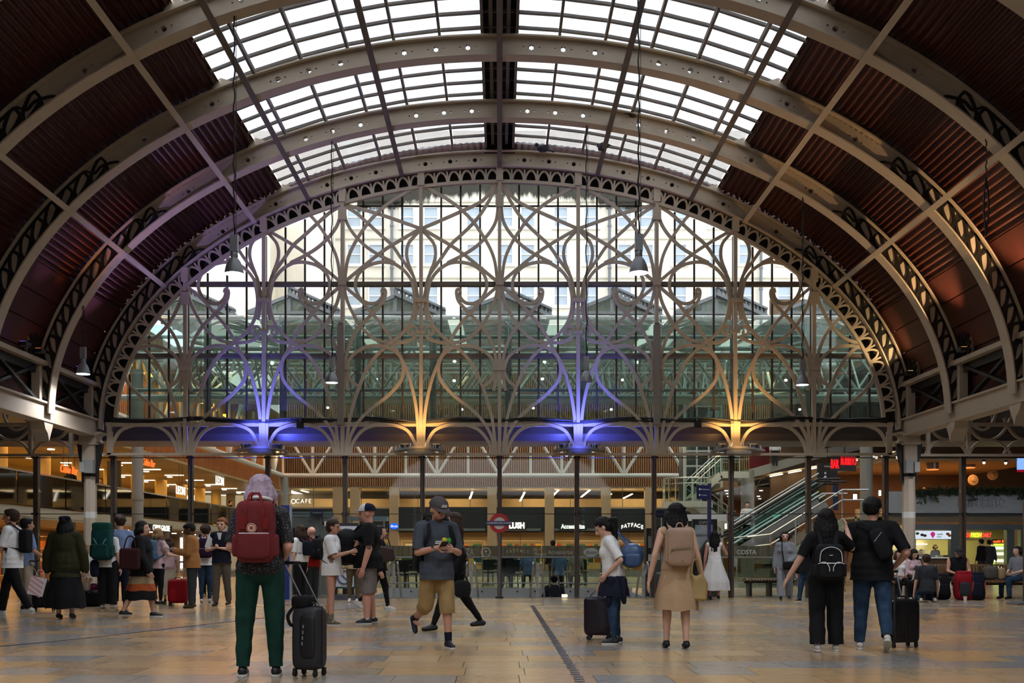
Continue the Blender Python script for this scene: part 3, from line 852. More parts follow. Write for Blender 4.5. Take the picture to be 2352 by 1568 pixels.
# ================================================================== lettering
def txt(s, h, loc, m, parent=None, name='lettering', rz=0.0, depth=0.01, shear=0.0, sx=1.0, rx=pi/2, spacing=1.0, bold=0.0, ry=0.0):
    cu = bpy.data.curves.new(name, 'FONT'); cu.body = s; cu.size = h/0.70; cu.extrude = depth; cu.align_x = 'CENTER'; cu.align_y = 'CENTER'
    cu.shear = shear; cu.space_character = spacing; cu.offset = bold; cu.resolution_u = 3
    o = bpy.data.objects.new(name, cu); TMP.collection.objects.link(o); vl = TMP.view_layers[0]; vl.update()
    me = bpy.data.meshes.new_from_object(o.evaluated_get(vl.depsgraph))
    bpy.data.objects.remove(o); me.materials.clear(); me.materials.append(m)
    o = bpy.data.objects.new(name, me); COL.objects.link(o); o.location = loc; o.rotation_euler = (rx, ry, rz); o.scale = (sx, 1, 1)
    if parent is not None: o.parent = parent
    return o
def pxbox(mb, x0, y0, x1, y1, Y, d=0.1):
    a = P(x0, y0, Y); b = P(x1, y1, Y); mb.span((a.x, Y, a.z), (b.x, Y+d, b.z)); return mb
TIMBER = mat('timber_slat', '#976a38', 0.55, noise=0.5, nscale=2.5, c2='#704a26')
TAN = mat('tan_plaster', '#a8916a', 0.7, noise=0.2, nscale=1.5)
CREAM = mat('cream_plaster', '#b9ab8c', 0.7)
OFFW = mat('atrium_steel', '#c9cbbf', 0.45)
GREYC = mat('grey_column', '#8d8a80', 0.6, noise=0.2, nscale=2)
HEADER = mat('shop_header', '#18201e', 0.75)
FROST = glass('frosted_band', tint=(0.5, 0.52, 0.46), gloss=0.03, veil=0.6, veil_c=(0.36, 0.36, 0.30))
CLEAR = glass('clear_pane', tint=(0.97, 0.985, 0.975), gloss=0.022)
BAL = glass('balustrade_glass', tint=(0.62, 0.74, 0.70), gloss=0.06)
DIMBAL = glass('smoked_balustrade', tint=(0.30, 0.34, 0.30), gloss=0.06)
LED = glow('white_led', '#fff1d8', 5.0)
LEDW = glow('cool_led', '#ffffff', 7.0)
NEON = glow('orange_neon', '#ff5a24', 2.4)
NEONR = glow('red_neon', '#ff1c22', 1.7)
SIGNW = glow('white_sign_light', '#fff6e6', 1.5)
LETW = mat('white_lettering', '#e6e6e0', 0.5)

# ================================================================== glass wall under the gable
gw = struct('wall_glass', label='frameless glass wall below the gable screen')
WX = [PX+177.2*i for i in range(-7, 8)]
for x in WX:
    a = P(x, 1043, YW)
    mb = MB(); mb.box((a.x, YW, a.z/2), (0.11, 0.16, a.z)); mb.box((a.x, YW-0.1, a.z/2), (0.04, 0.06, a.z)); mb.build('mullion', BRONZE, gw)
    for y in (1051, 1180):
        z = P(x, y, YW).z; mb = MB(); mb.box((a.x, YW-0.09, z), (0.17, 0.07, 0.05)); mb.box((a.x, YW-0.06, z), (0.08, 0.1, 0.09)); mb.build('spider_fitting', DARK, gw)
for x0, x1 in zip(WX[:-1], WX[1:]):
    xa, xb = P(x0, 0, YW).x+0.06, P(x1, 0, YW).x-0.06
    for ya, yb in ((1045, 1179.5), (1180.5, 1371)):
        za, zb = P(0, ya, YW).z, P(0, yb, YW).z
        if yb > 1300 and -3.4 < (xa+xb)/2 < 3.9: zb = 1.0
        MB().span((xa, YW-0.006, zb), (xb, YW+0.006, za)).build('pane', CLEAR, gw)
    for y, hh in ((1051, 0.02), (1180, 0.018)):
        z = P(0, y, YW).z; MB().box(((xa+xb)/2, YW, z), (xb-xa, 0.03, hh)).build('joint', DARK, gw)
FASC = mat('fascia_brown', '#3b3534', 0.35, noise=0.15, nscale=2)
mb = MB(); a = P(-420, 979, 26.35); b = P(2760, 1014, 26.35)
prof = [(26.35, a.z), (26.32, (a.z+b.z)/2), (26.42, b.z+0.03), (26.6, b.z), (27.6, b.z), (27.6, a.z)]
mb.prism(prof, a.x, b.x, axis='X'); mb.build('fascia', FASC, gw, smooth=True)

# ================================================================== atrium shell
XL, YB = -14.5, 70.0
SLAT = MB(); n = 0
atl = struct('wall_atrium_left', label='timber slatted left wall of the glass atrium')
MB().span((XL-0.3, 27.5, 5.15), (XL, YB, 10.3)).build('timber_backing', mat('timber_back', '#4c2f1b', 0.7), atl)
mb = MB()
y = 28.0
while y < YB: mb.box((XL+0.03, y, 7.72), (0.06, 0.10, 5.16)); y += 0.20
mb.build('timber_slats', TIMBER, atl, fix=False)['kind'] = 'stuff'
atb = struct('wall_atrium_back', label='timber slatted back wall of the glass atrium')
zb = P(0, 1120, YB).z; xr = P(1600, 0, YB).x
MB().span((XL, YB+0.06, zb), (24, YB+0.3, 14)).build('timber_backing', mat('timber_back', '#4c2f1b', 0.7), atb)
mb = MB(); x = XL
while x < 24: mb.box((x, YB+0.03, (zb+14)/2), (0.075, 0.06, 14-zb)); x += 0.15
mb.build('timber_slats', TIMBER, atb, fix=False)['kind'] = 'stuff'
# upper storey behind glass and shops beneath, on the back wall
zs1, zs2 = P(0, 1165, YB).z, P(0, 1222, YB).z
mb = MB(); mb.span((-22, YB+7, 0), (24, YB+7.2, zb)); mb.build('rear_wall', TAN, atb)
MB().span((XL, YB, zb-0.0), (24, YB+7, zb+0.06)).build('soffit', CREAM, atb)
MB().span((XL, YB+0.5, zs1-0.05), (24, YB+7, zs1+0.05)).build('storey_slab', CREAM, atb)
mb = MB(); mb.span((XL, YB+3.5, zs1), (24, YB+3.6, zb-0.55)); mb.build('inner_wall', TAN, atb)
for x in (655, 775, 815, 905, 1130, 1262, 1392, 1492, 1590):
    a = P(x, 0, YB); w = 0.62
    MB().span((a.x-w/2, YB-0.1, 0), (a.x+w/2, YB+0.5, zb)).build('pilaster', TAN, atb)
HB = [(662, 772, 1168), (822, 900, 1168), (912, 1124, 1164), (1138, 1252, 1164), (1272, 1386, 1164), (1398, 1488, 1168), (1498, 1584, 1168)]
for i, (x0, x1, y0) in enumerate(HB):
    mb = pxbox(MB(), x0, y0, x1, 1222, YB, 0.15); mb.build('header_panel', HEADER, atb)
    mb = MB()
    for xx in (x0+2, (x0+x1)/2, x1-2): pxbox(mb, xx-0.7, 1222, xx+0.7, 1335, YB, 0.06)
    mb.build('shopfront_frame', BRONZE, atb)
    pxbox(MB(), x0, 1213, x1-10, 1219, YB-0.12, 0.1).build('light_box', mat('header_strip', '#5c655f', 0.4), atb)
    a = P((x0+x1)/2, 1240, YB)
    light('AREA', 'shop_light', (a.x, YB+3.5, zs2-0.1), 160*(x1-x0)/100, '#ffdca4', (3.0*(x1-x0)/110, 4.0), rot=(0, 0, 0), parent=atb)
for x in (720, 830, 960, 1080, 1200, 1310, 1430, 1540):
    pxbox(MB(), x-0.6, 1120, x+0.6, 1165, YB-0.05, 0.05).build('glazing_post', BRONZE, atb)
for i, (x, y, dx, dy) in enumerate(((1275, 1133, 8, -8), (1345, 1133, 10, -8), (1395, 1138, 9, -4), (1442, 1139, 10, -5), (700, 1128, 8, 2), (1200, 1140, 5, -10), (1082, 1137, 3, -8))):
    a = P(x-dx, y-dy, YB+1.0); b = P(x+dx, y+dy, YB+2.2)
    MB().beam(a, b, 0.12, 0.05).build('strip_light', LED, atb)
for x0, x1 in ((660, 900), (905, 1130), (1135, 1380), (1390, 1580)):
    a = P((x0+x1)/2, 1122, YB); light('AREA', 'storey_light', (a.x, YB+1.8, zb-0.1), 120, '#ffe0ae', (4.5, 2.5), parent=atb)
# goods on the shop shelves
goods = ['#b23a2e', '#e0b04a', '#3f6b4f', '#d9d2c2', '#7a4b2a', '#2f5d72', '#c96f2d']
GM = [mat('goods_%d' % i, c, 0.6) for i, c in enumerate(goods)]
rg = random.Random(3)
for i, (x0, x1, y0) in enumerate(HB):
    sh = thing('shop_shelf', ['stacked shelf of goods behind the café window at the left of the back wall', 'goods shelf behind the boarded lift on the back wall', 'long goods shelf under the blue oval shop sign', 'goods shelf behind the station roundel', 'goods shelf under the curly white shop sign', 'goods shelf under the arched white shop sign', 'goods shelf behind the staircase foot'][i], 'shelf', (P((x0+x1)/2, 0, YB+2.5).x, YB+2.5, 0), group='shelves in the back shops')
    w = (x1-x0)*(YB+2.5)/F_PX*0.9
    mb = MB()
    for z in (0.5, 1.0, 1.5, 2.0): mb.box((0, 0, z), (w, 0.4, 0.04))
    for xx in (-w/2, 0, w/2): mb.box((xx, 0, 1.0), (0.05, 0.4, 2.0))
    mb.build('rack', CREAM, sh)
    for z in (0.5, 1.0, 1.5):
        for j in range(6): MB().box((-w/2+w*(j+0.5)/6+rg.uniform(-.1, .1), -0.05, z+0.02+0.14), (w/9*rg.uniform(0.6, 1.2), 0.25, 0.28)).build('box', GM[rg.randrange(7)], sh)

# white steel trusses along the walls
def truss(par, p0, p1, zt, vb, nm):
    """p0-p1 bottom chord ends, zt top height; vb = fractions of the V feet"""
    t = bpy.data.objects.new(nm, None); COL.objects.link(t); t.parent = par
    p0 = Vector(p0); p1 = Vector(p1)
    MB().tube([p0, p1], 0.15, 8).build('bottom_chord', OFFW, t, smooth=True)
    n = len(vb); d = (p1-p0); hw = 0.30/n
    for u in vb:
        f = p0+d*u
        MB().tube([f, (f.x, f.y, zt)], 0.095, 6).build('upright', OFFW, t, smooth=True)
        for s in (-1, 1):
            q_ = p0+d*(u+s*0.92/(2*n)); MB().tube([f, (q_.x, q_.y, zt)], 0.095, 6).build('diagonal', OFFW, t, smooth=True)
            q_ = p0+d*(u+s*0.5/n); 
        q_ = p0+d*(u+0.5/n); MB().tube([q_, (q_.x, q_.y, zt)], 0.085, 6).build('upright', OFFW, t, smooth=True)
Yt = 66.0
a = P(650, 1092, Yt); b = P(1650, 1092, Yt)
zt = P(0, 985, Yt).z
truss(atb, a, (P(1650, 0, Yt).x, Yt, a.z), zt, [(718+143*i-650)/1000 for i in range(7)], 'wall_truss')
truss(atl, (a.x, 29, a.z), (a.x, Yt, a.z), zt, [(i+0.5)/7 for i in range(7)], 'wall_truss')
MB().lathe([(0.36, 0), (0.36, a.z)], (a.x, Yt, 0), 14).build('corner_column', GREYC, atb, smooth=True)

# mezzanine along the left
mz = struct('floor_mezzanine', label='shopping mezzanine along the left wall')
ZM = 2.55
MB().span((-21.5, 28, ZM-0.36), (XL, YB, ZM)).build('mezzanine_slab', mat('mezz_fascia', '#b0ab98', 0.5, noise=0.1), mz)
for i in range(24):
    yy = 29+i*1.7
    MB().span((-21.5, yy, 5.0), (XL+0.75, yy+1.66, 5.1)).build('ceiling_plank', mat('mezz_ceiling', '#a58f62', 0.6), mz)
MB().span((-21.6, 28, ZM), (-21.4, YB, 5.0)).build('mezzanine_wall', mat('mezz_wall', '#b8964f', 0.7, noise=0.25, nscale=1.0), mz)
MB().span((-21.6, 28, 0), (-21.4, YB, ZM-0.3)).build('shop_wall', mat('shop_wall_w', '#c79b62', 0.7, noise=0.4, nscale=1.4, c2='#7a5733'), mz)
for i in range(12):
    yy = 29.5+i*3.5
    MB().lathe([(0.3, ZM), (0.3, 5.0)], (-17.5, yy, 0), 12).build('mezzanine_column', mat('mezz_col', '#c2ab6e', 0.6), mz, smooth=True)
    for dx in (1.2, 3.4):
        MB().box((XL-dx-0.4, yy+1.2, 4.985), (0.9, 0.16, 0.03)).build('strip_light', LED, mz)
    for dx in (2.2, 4.6): MB().lathe([(0.13, 4.97), (0.13, 5.0)], (XL-dx, yy+2.4, 0), 10).build('downlight', LED, mz)
    MB().span((XL+0.05, yy-1.7, ZM+0.05), (XL+0.07, yy+1.7, ZM+1.02)).build('balustrade_pane', DIMBAL, mz)
    MB().lathe([(0.22, 0), (0.22, ZM-0.36)], (-15.2, yy+0.4, 0), 12).build('undercroft_column', GREYC, mz, smooth=True)
    if i < 10:
        light('AREA', 'mezzanine_light', (-17.6, yy+1.0, 4.9), 130, '#ffba55', (5.0, 2.5), parent=mz)
        light('AREA', 'shop_light', (-17.6, yy+1.0, ZM-0.45), 75, '#ffb868', (4.0, 2.5), parent=mz)
    for dx in (1.0, 2.6): MB().lathe([(0.12, ZM-0.40), (0.12, ZM-0.36)], (XL-dx, yy+0.9, 0), 10).build('downlight', LED, mz)
MB().span((XL+0.03, 28, ZM+1.02), (XL+0.09, YB, ZM+1.07)).build('handrail', STEEL, mz)
MB().span((XL+0.01, 28, ZM-0.30), (XL+0.03, YB, ZM-0.05)).build('fascia_plate', mat('mezz_fascia2', '#a7a491', 0.4), mz)
for i, (yy, l) in enumerate(((31.5, 'dark timber counter unit on the mezzanine behind the orange neon sign'), (37.0, 'dark timber counter unit on the mezzanine behind the reflected orange neon sign'), (43.0, 'dark timber counter unit on the mezzanine left of the first white sign'), (49.5, 'dark timber counter unit on the mezzanine below the reflected white sign'), (56.0, 'dark timber counter unit at the far end of the mezzanine'))):
    c = thing('counter_unit', l, 'counter', (-16.4, yy, ZM), group='mezzanine counters')
    MB().box((0, 0, 0.5), (1.2, 3.2, 1.0)).build('body', mat('dark_wood', '#241a14', 0.4), c); MB().box((0.02, 0, 1.03), (1.3, 3.3, 0.06)).build('worktop', mat('worktop', '#4c3a28', 0.3), c)
d = thing('display_board', 'tall dark blank display board on the mezzanine behind the left column', 'board', (P(268, 0, 40.5).x-0.1, 40.5, ZM))
MB().box((0, 0, 1.2), (0.52, 0.1, 1.9)).build('panel', mat('board_dark', '#15171a', 0.4), d); MB().box((0, 0, 0.12), (0.4, 0.3, 0.24)).build('foot', DARK, d)
# lit goods in the ground floor shops on the left
for i in range(7):
    yy = 31+i*4.2
    sh = thing('shop_shelf', ['brightly lit shop shelf at the far left under the mezzanine', 'brightly lit shop shelf behind the man with the black rucksack', 'lit shop shelf behind the woman in the olive cardigan', 'lit shop shelf behind the left column', 'lit shop shelf behind the green rucksack', 'lit shop shelf behind the man in the tan jacket', 'lit shop shelf behind the man in the waistcoat'][i], 'shelf', (-18.6, yy, 0), pi/2, group='shelves under the mezzanine')
    mb = MB()
    for z in (0.3, 0.8, 1.3, 1.8): mb.box((0, 0, z), (3.0, 0.4, 0.04))
    mb.build('rack', CREAM, sh)
    for z in (0.3, 0.8, 1.3):
        for j in range(7): MB().box((-1.3+j*0.43, -0.02, z+0.17), (0.28*rg.uniform(0.7, 1.3), 0.25, 0.3)).build('box', GM[rg.randrange(7)], sh)
# neon and lit signs on the left; each repeat models its glass reflection
def hang_sign(text, x, y, X, h, m, label, shear=0.0, sx=1.0, rods=3, bold=0.0):
    Y = X*F_PX/(x-PX); p = P(x, y, Y); s = thing('shop_sign', label, 'sign', (X, Y, p.z))
    o = txt(text, h, (0, 0, 0), m, s, rz=pi/2, depth=0.015, shear=shear, sx=sx, bold=bold)
    w = len(text)*h*0.62*sx
    for i in range(rods):
        MB().tube([(0, -w/2+w*(i+0.5)/rods, h*0.45), (0, -w/2+w*(i+0.5)/rods, 5.0-p.z)], 0.012, 5).build('rod', BRONZE, s)
    return s
hang_sign('Cabin Bar', 158, 1079, -14.0, 0.25, NEON, 'orange neon script sign hanging above the left mezzanine, nearest the column', 0.25, 0.95, bold=0.002)
hang_sign('Cabin Bar', 341, 1063, -14.0, 0.28, NEON, 'glass reflection of the orange neon script sign, partly behind a grey column', 0.25, 0.95, bold=0.002)
hang_sign('LEON', 415, 1127, -14.0, 0.36, SIGNW, 'lower white illuminated capital letter sign on the mezzanine', 0, 1.0, 2, bold=0.005)
hang_sign('LEON', 505, 1105, -14.0, 0.42, SIGNW, 'upper glass reflection of the white capital letter sign under the timber wall', 0, 1.0, 2, bold=0.005)
Y = -14.44*F_PX/(369-PX); p = P(369, 1213, Y)
s = thing('shop_sign', 'small white lettered shop sign on the mezzanine edge behind the crowd', 'sign', (-14.40, Y, p.z)); txt('CARDS GALORE', 0.24, (0, 0, 0), SIGNW, s, rz=pi/2, sx=0.9, bold=0.004); MB().box((-0.03, 0, 0), (0.03, 3.0, 0.30)).build('backing', HEADER, s)
# round columns standing in the atrium
for x, y0, Y, w, l in ((316, 0, 37.0, 0.40, 'round grey concrete column standing left of the middle in the atrium'),):
    c = thing('round_column', l, 'column', (P(x, 0, Y).x, Y, 0)); MB().lathe([(w/2, 0), (w/2, 7.6)], n=16).build('shaft', GREYC, c, smooth=True); MB().lathe([(w/2+0.02, 3.0), (w/2+0.02, 3.2)], n=16).build('collar', GREYC, c, smooth=True)

# ================================================================== atrium glass front and roof
atr = struct('ceiling_atrium', label='glazed atrium roof with pale steel trusses')
AGL = glass('atrium_front_glass', tint=(0.62, 0.74, 0.71), gloss=0.05, rough=0.05, veil=0.06, veil_c=(0.50, 0.60, 0.58))
AROOF = glass('atrium_roof_glass', tint=(0.40, 0.47, 0.45), gloss=0.04, veil=0.18, veil_c=(0.42, 0.48, 0.46))
YA = 28.6
zt, zj1, zj2, zlo = P(0, 722, YA).z, P(0, 745, YA).z, P(0, 856, YA).z, P(0, 975, YA).z
xs = [P(290+175.5*i, 0, YA).x for i in range(11)]
for xa, xb in zip(xs[:-1], xs[1:]):
    xa += 0.012; xb -= 0.012
    for a, b in ((zlo, zj2-0.01), (zj2+0.01, zj1-0.01)): MB().span((xa, YA, a), (xb, YA+0.02, b)).build('front_pane', AGL, atr)
    mb = MB(); v = []; f = []; rr = 0.55
    zs = zj1+0.01
    prof = [(YA, zs)]+[(YA+rr*(1-cos(t*pi/12)), zt-rr*0.35+rr*0.5*sin(t*pi/12)) for t in range(7)]+[(YA+2.2, zt+0.35)]
    for yy, zz in prof: v += [(xa, yy, zz), (xb, yy, zz)]
    for i in range(len(prof)-1): f.append((2*i, 2*i+1, 2*i+3, 2*i+2))
    mb.add(v, f).build('curved_pane', AGL, atr, smooth='all', fix=False)
for x in xs[1:-1]:
    for z in (zj1, zj2):
        mb = MB()
        for an in (45, 135, 225, 315): mb.tube([(x, YA-0.03, z), (x+0.11*cos(R(an)), YA-0.03, z+0.11*sin(R(an)))], 0.014, 5)
        mb.build('spider_fitting', DARK if z == zj2 else STEEL, atr)
    MB().tube([(x, YA+0.5, zlo), (x, YA+0.5, zt)], 0.10, 8).build('glass_post', OFFW, atr, smooth=True)
for z in (zlo+0.02, ): MB().box((0, YA, z), (xs[-1]-xs[0], 0.06, 0.06)).build('sill', OFFW, atr)
for z in (zj1-0.25, zj2-0.4, zj2+0.5): MB().tube([(xs[0], YA+0.45, z), (xs[-1], YA+0.45, z)], 0.05, 6).build('wind_rail', OFFW, atr, smooth=True)
# pitched skylights over the atrium, one ridge for each bay
TOOTH = mat('ridge_grey', '#8d9094', 0.5)
DGL = glass('skylight_glass', tint=(0.8, 0.86, 0.8), gloss=0.04, veil=0.4, veil_c=(0.75, 0.8, 0.74))
YD = 30.6
for i, xa in enumerate((425, 665, 908, 1152, 1405, 1645, 1885)):
    l, r_ = xa-95, xa+115; z0 = P(0, 717, YD).z; z1 = P(0, 680, YD).z; ztp = P(0, 662, YD).z
    sk = bpy.data.objects.new('skylight', None); COL.objects.link(sk); sk.parent = atr
    A_, B_, C_ = P(l, 717, YD), P(xa, 680, YD), P(r_, 717, YD)
    mb = MB(); mb.prism([(A_.x+0.1, A_.z), (B_.x, B_.z-0.06), (C_.x-0.1, C_.z)], YD+0.1, YD+0.14); mb.build('end_pane', DGL, sk)
    for p_, q_ in ((A_, B_), (B_, C_)): MB().beam(p_, q_, 0.14, 0.10, up=(0, 0, 1)).build('verge', TOOTH, sk)
    MB().beam((B_.x, YD, z0), (B_.x, YD, ztp), 0.10, 0.1).build('king_post', TOOTH, sk)
    MB().box(((A_.x+C_.x)/2, YD, z0-0.03), (C_.x-A_.x, 0.2, 0.08)).build('tie', TOOTH, sk)
    for fr in (0.33, 0.66):
        q_ = A_.lerp(B_, fr); MB().box((q_.x, YD, (q_.z+z0)/2), (0.03, 0.05, q_.z-z0)).build('glazing_bar', TOOTH, sk)
    # toothed ridge cap running down the right slope
    T0 = Vector((B_.x, YD-0.05, ztp)); T1 = Vector((C_.x, YD-0.05, C_.z+0.04)); d = (T1-T0)
    mb = MB(); mb.beam(T0+Vector((0, 0, 0.02)), T1+Vector((0, 0, 0.02)), 0.30, 0.06); mb.beam(T0+Vector((0, 0, -0.19)), T1+Vector((0, 0, -0.19)), 0.26, 0.10); mb.build('ridge_cap', TOOTH, sk)
    for j in range(13):
        c = T0+d*((j+0.5)/13); MB().box((c.x, c.y, c.z-0.08), (0.055, 0.2, 0.15)).build('tooth', TOOTH, sk)
    for s, (E, Fv) in enumerate(((A_, B_), (B_, C_))):
        mb = MB(); lift = 5.0
        mb.add([(E.x, YD+0.12, E.z), (Fv.x, YD+0.12, Fv.z), (Fv.x*1.6, 64, Fv.z+lift), (E.x*1.6, 64, E.z+lift)], [(0, 1, 2, 3)]); mb.build('slope_pane', AROOF, sk, fix=False)
    for j in range(11):
        t = j/10.0; Yq = YD+0.3+t*32; k = 1+0.6*t; li = 5.0*t
        MB().beam((A_.x*k, Yq, A_.z+li-0.05), (B_.x*k, Yq, B_.z+li-0.05), 0.07, 0.08).build('rafter', OFFW, sk); MB().beam((B_.x*k, Yq, B_.z+li-0.05), (C_.x*k, Yq, C_.z+li-0.05), 0.07, 0.08).build('rafter', OFFW, sk)
# trusses across the atrium under the roof
for j, Yq in enumerate((32.5, 36.0, 40.0, 44.5, 49.5, 55.0)):
    t = bpy.data.objects.new('roof_truss', None); COL.objects.link(t); t.parent = atr
    zt_ = 7.4+(Yq-32)*0.14; zb_ = zt_-1.5-(0.02*j); n = 13; x0, x1 = -13.5, 14.5
    MB().tube([(x0, Yq, zt_), (x1, Yq, zt_)], 0.07, 6).build('top_chord', OFFW, t, smooth=True); MB().tube([(x0, Yq, zb_), (x1, Yq, zb_)], 0.08, 6).build('bottom_chord', OFFW, t, smooth=True)
    for i in range(n):
        xa = x0+(x1-x0)*i/n; xb = x0+(x1-x0)*(i+1)/n; xm = (xa+xb)/2
        MB().tube([(xa, Yq, zt_), (xm, Yq, zb_)], 0.045, 5).build('diagonal', OFFW, t, smooth=True); MB().tube([(xm, Yq, zb_), (xb, Yq, zt_)], 0.045, 5).build('diagonal', OFFW, t, smooth=True)
        if i % 2: MB().tube([(xm, Yq, zb_), (xm+0.8, Yq+3.4, zt_+0.3)], 0.035, 5).build('stay', OFFW, t, smooth=True)
for xq in (-9.0, -4.5, 0.0, 4.5, 9.0):
    t = bpy.data.objects.new('roof_truss', None); COL.objects.link(t); t.parent = atr
    for i in range(10):
        Ya, Yb = 30.5+i*2.6, 30.5+(i+1)*2.6; za = 7.5+(Ya-32)*0.14; zb_ = 7.5+(Yb-32)*0.14
        MB().tube([(xq, Ya, za), (xq, Yb, zb_)], 0.06, 5).build('top_chord', OFFW, t, smooth=True)
        MB().tube([(xq, Ya, za), (xq, (Ya+Yb)/2, (za+zb_)/2-1.6)], 0.045, 5).build('diagonal', OFFW, t, smooth=True); MB().tube([(xq, (Ya+Yb)/2, (za+zb_)/2-1.6), (xq, Yb, zb_)], 0.045, 5).build('diagonal', OFFW, t, smooth=True)
        if i: MB().tube([(xq, Ya-1.3, za-1.6), (xq, Ya+1.3, za-1.5+0.2)], 0.05, 5).build('bottom_chord', OFFW, t, smooth=True)
# lamps in the atrium roof
for (x, y, Y) in ((1044, 829, 40), (796, 775, 36), (1500, 773, 36), (1250, 831, 40), (1043, 874, 45), (1054, 907, 50), (1061, 940, 55), (1246, 870, 45), (1235, 908, 50), (1225, 937, 55), (864, 871, 45), (855, 901, 50), (625, 834, 40), (600, 798, 36), (718, 907, 48), (753, 936, 52), (1430, 872, 45), (1462, 832, 40), (1670, 830, 40), (1805, 873, 45), (1577, 909, 50), (1876, 833, 40), (1610, 965, 55), (1837, 940, 52), (1720, 780, 36), (1404, 940, 52)):
    p = P(x, y, Y); o = MB().ellipsoid((0, 0, 0), (0.075, 0.075, 0.06), 8, 5).build('roof_lamp', LEDW, atr, loc=p)
# warm wall washers along the timber wall on the left, visible through the gable
WASH = glow('amber_washer', '#ffab3c', 6.0)
for i in range(11):
    yy = 40+i*2.4
    MB().box((XL+0.25, yy, 8.4-0.02*i), (0.14, 0.7, 0.10)).build('wall_washer', WASH, atl)
    light('AREA', 'washer_light', (XL+0.35, yy, 8.3), 60, '#ff9a35', (0.1, 1.4), rot=(0, R(-25), 0), parent=atl)
# flood of general lighting from the atrium's own roof lamps
for (x, y) in ((-9, 36), (0, 36), (9, 36), (-9, 46), (0, 46), (9, 46), (-8, 58), (1, 58), (9, 58)):
    light('AREA', 'atrium_light', (x, y, 7.2), 110, '#ffe2b0', 3.0, parent=atr)

# ================================================================== hotel facade beyond
fac = struct('wall_hotel', label='cream rendered building facade with sash windows beyond the atrium roof')
RENDER = mat('cream_render', '#efe6d8', 0.85, noise=0.12, nscale=0.4, c2='#d2c6b4')
YH = 85.0
pxbox(MB(), 420, 300, 2000, 1000, YH, 0.4).build('render_wall', RENDER, fac)
mb = MB(); pxbox(mb, 700, 420, 742, 900, YH-6, 6); pxbox(mb, 430, 480, 620, 900, YH-3, 3); mb.build('render_return', RENDER, fac)
SASH = mat('sash_white', '#f0eeea', 0.5); WPANE = mat('window_pane', '#b4bfcd', 0.3, noise=0.5, nscale=0.8, c2='#93a3b6')
for y in (461, 546, 636): pxbox(MB(), 745, y, 2000, y+3, YH-0.15, 0.15).build('string_course', mat('course', '#c9c2b0', 0.8), fac)
wn = 0
for r_, yc in enumerate((500, 585, 680)):
    for x in (814, 863, 935, 990, 1088, 1162, 1212, 1288, 1357, 1434, 1484, 1560, 1645, 1712, 1800, 1868):
        if r_ == 0 and (x > 1780): continue
        w = bpy.data.objects.new('sash_window', None); COL.objects.link(w); w.parent = fac
        c = P(x, yc, YH); w.location = c
        ww, hh = 32*YH/F_PX, 46*YH/F_PX
        mb = MB()
        for s in (-1, 1): mb.box((s*ww/2, -0.08, 0), (0.12, 0.2, hh+0.1)); mb.box((0, -0.08, s*hh/2), (ww+0.14, 0.22, 0.13))
        mb.box((0, -0.06, 0), (ww, 0.15, 0.09)); mb.box((0, -0.1, -hh/2-0.12), (ww+0.4, 0.35, 0.12)); mb.build('frame', SASH, w)
        for s in (-1, 1): MB().box((0, -0.03, s*hh/4), (ww-0.1, 0.06, hh/2-0.1)).build('window_pane', WPANE, w)
for y, x in ((535, 755), (600, 755), (660, 755)):
    w = bpy.data.objects.new('sash_window', None); COL.objects.link(w); w.parent = fac; w.location = P(x, y, YH)
    MB().box((0, -0.1, 0), (0.9, 0.2, 1.5)).build('frame', SASH, w)
    for s in (-1, 1): MB().box((0, -0.22, s*0.36), (0.7, 0.06, 0.62)).build('window_pane', mat('pane_dark', '#7a8796', 0.15), w)
for x in (900, 1400, 1748):
    a = P(x, 470, YH-0.3); b = P(x, 760, YH-0.3); mb = MB(); mb.tube([a, b], 0.12, 8)
    for i in range(6): c = a.lerp(b, i/6); mb.lathe([(0.17, -0.08), (0.17, 0.08)], c, 8)
    mb.lathe([(0.3, -0.3), (0.3, 0.3)], a, 8); mb.build('drainpipe', mat('lead_grey', '#6e7078', 0.6), fac, smooth=True)
# ================================================================== right side of the atrium: stairs, landings, shops
GRN = mat('stair_steel', '#a9b0a4', 0.45)
def rail(par, pts, r=0.03, m=None, name='handrail'): return MB().tube(pts, r, 6).build(name, m or STEEL, par, smooth=True)
def px3(pts, Y): return [P(x, y, Y) for x, y in pts]
YS = 48.0
st = thing('spiral_landing_stair', 'pale steel staircase with curved glass landing right of the back wall', 'staircase', (P(1590, 0, YS).x, YS, 0))
o0 = Vector(st.location)
def loc(p): return Vector(p)-o0
# curved landing
c = P(1580, 1153, YS)-o0; rad = 56*YS/F_PX
mb = MB(); v = []; n = 24
pol = [(c.x+rad*1.05*cos(R(a)), c.y+rad*1.1*sin(R(a))) for a in range(150, 361-30, 10)]
mb.prism([(p_[0], p_[1]) for p_ in pol], c.z-0.28, c.z, axis='Z'); mb.build('landing', GRN, st)
for a0 in range(150, 320, 20):
    a1 = a0+19; p0 = (c.x+rad*cos(R(a0)), c.y+rad*1.05*sin(R(a0))); p1 = (c.x+rad*cos(R(a1)), c.y+rad*1.05*sin(R(a1)))
    MB().add([(p0[0], p0[1], c.z), (p1[0], p1[1], c.z), (p1[0], p1[1], c.z+0.98), (p0[0], p0[1], c.z+0.98)], [(0, 1, 2, 3)]).build('balustrade_pane', BAL, st, fix=False)
    MB().tube([(p0[0], p0[1], c.z), (p0[0], p0[1], c.z+1.05)], 0.025, 5).build('baluster', GRN, st)
rail(st, [(c.x+rad*cos(R(a)), c.y+rad*1.05*sin(R(a)), c.z+1.05) for a in range(150, 331, 10)])
rail(st, [(c.x+rad*cos(R(a)), c.y+rad*1.05*sin(R(a)), c.z+0.8) for a in range(150, 331, 10)], 0.02)
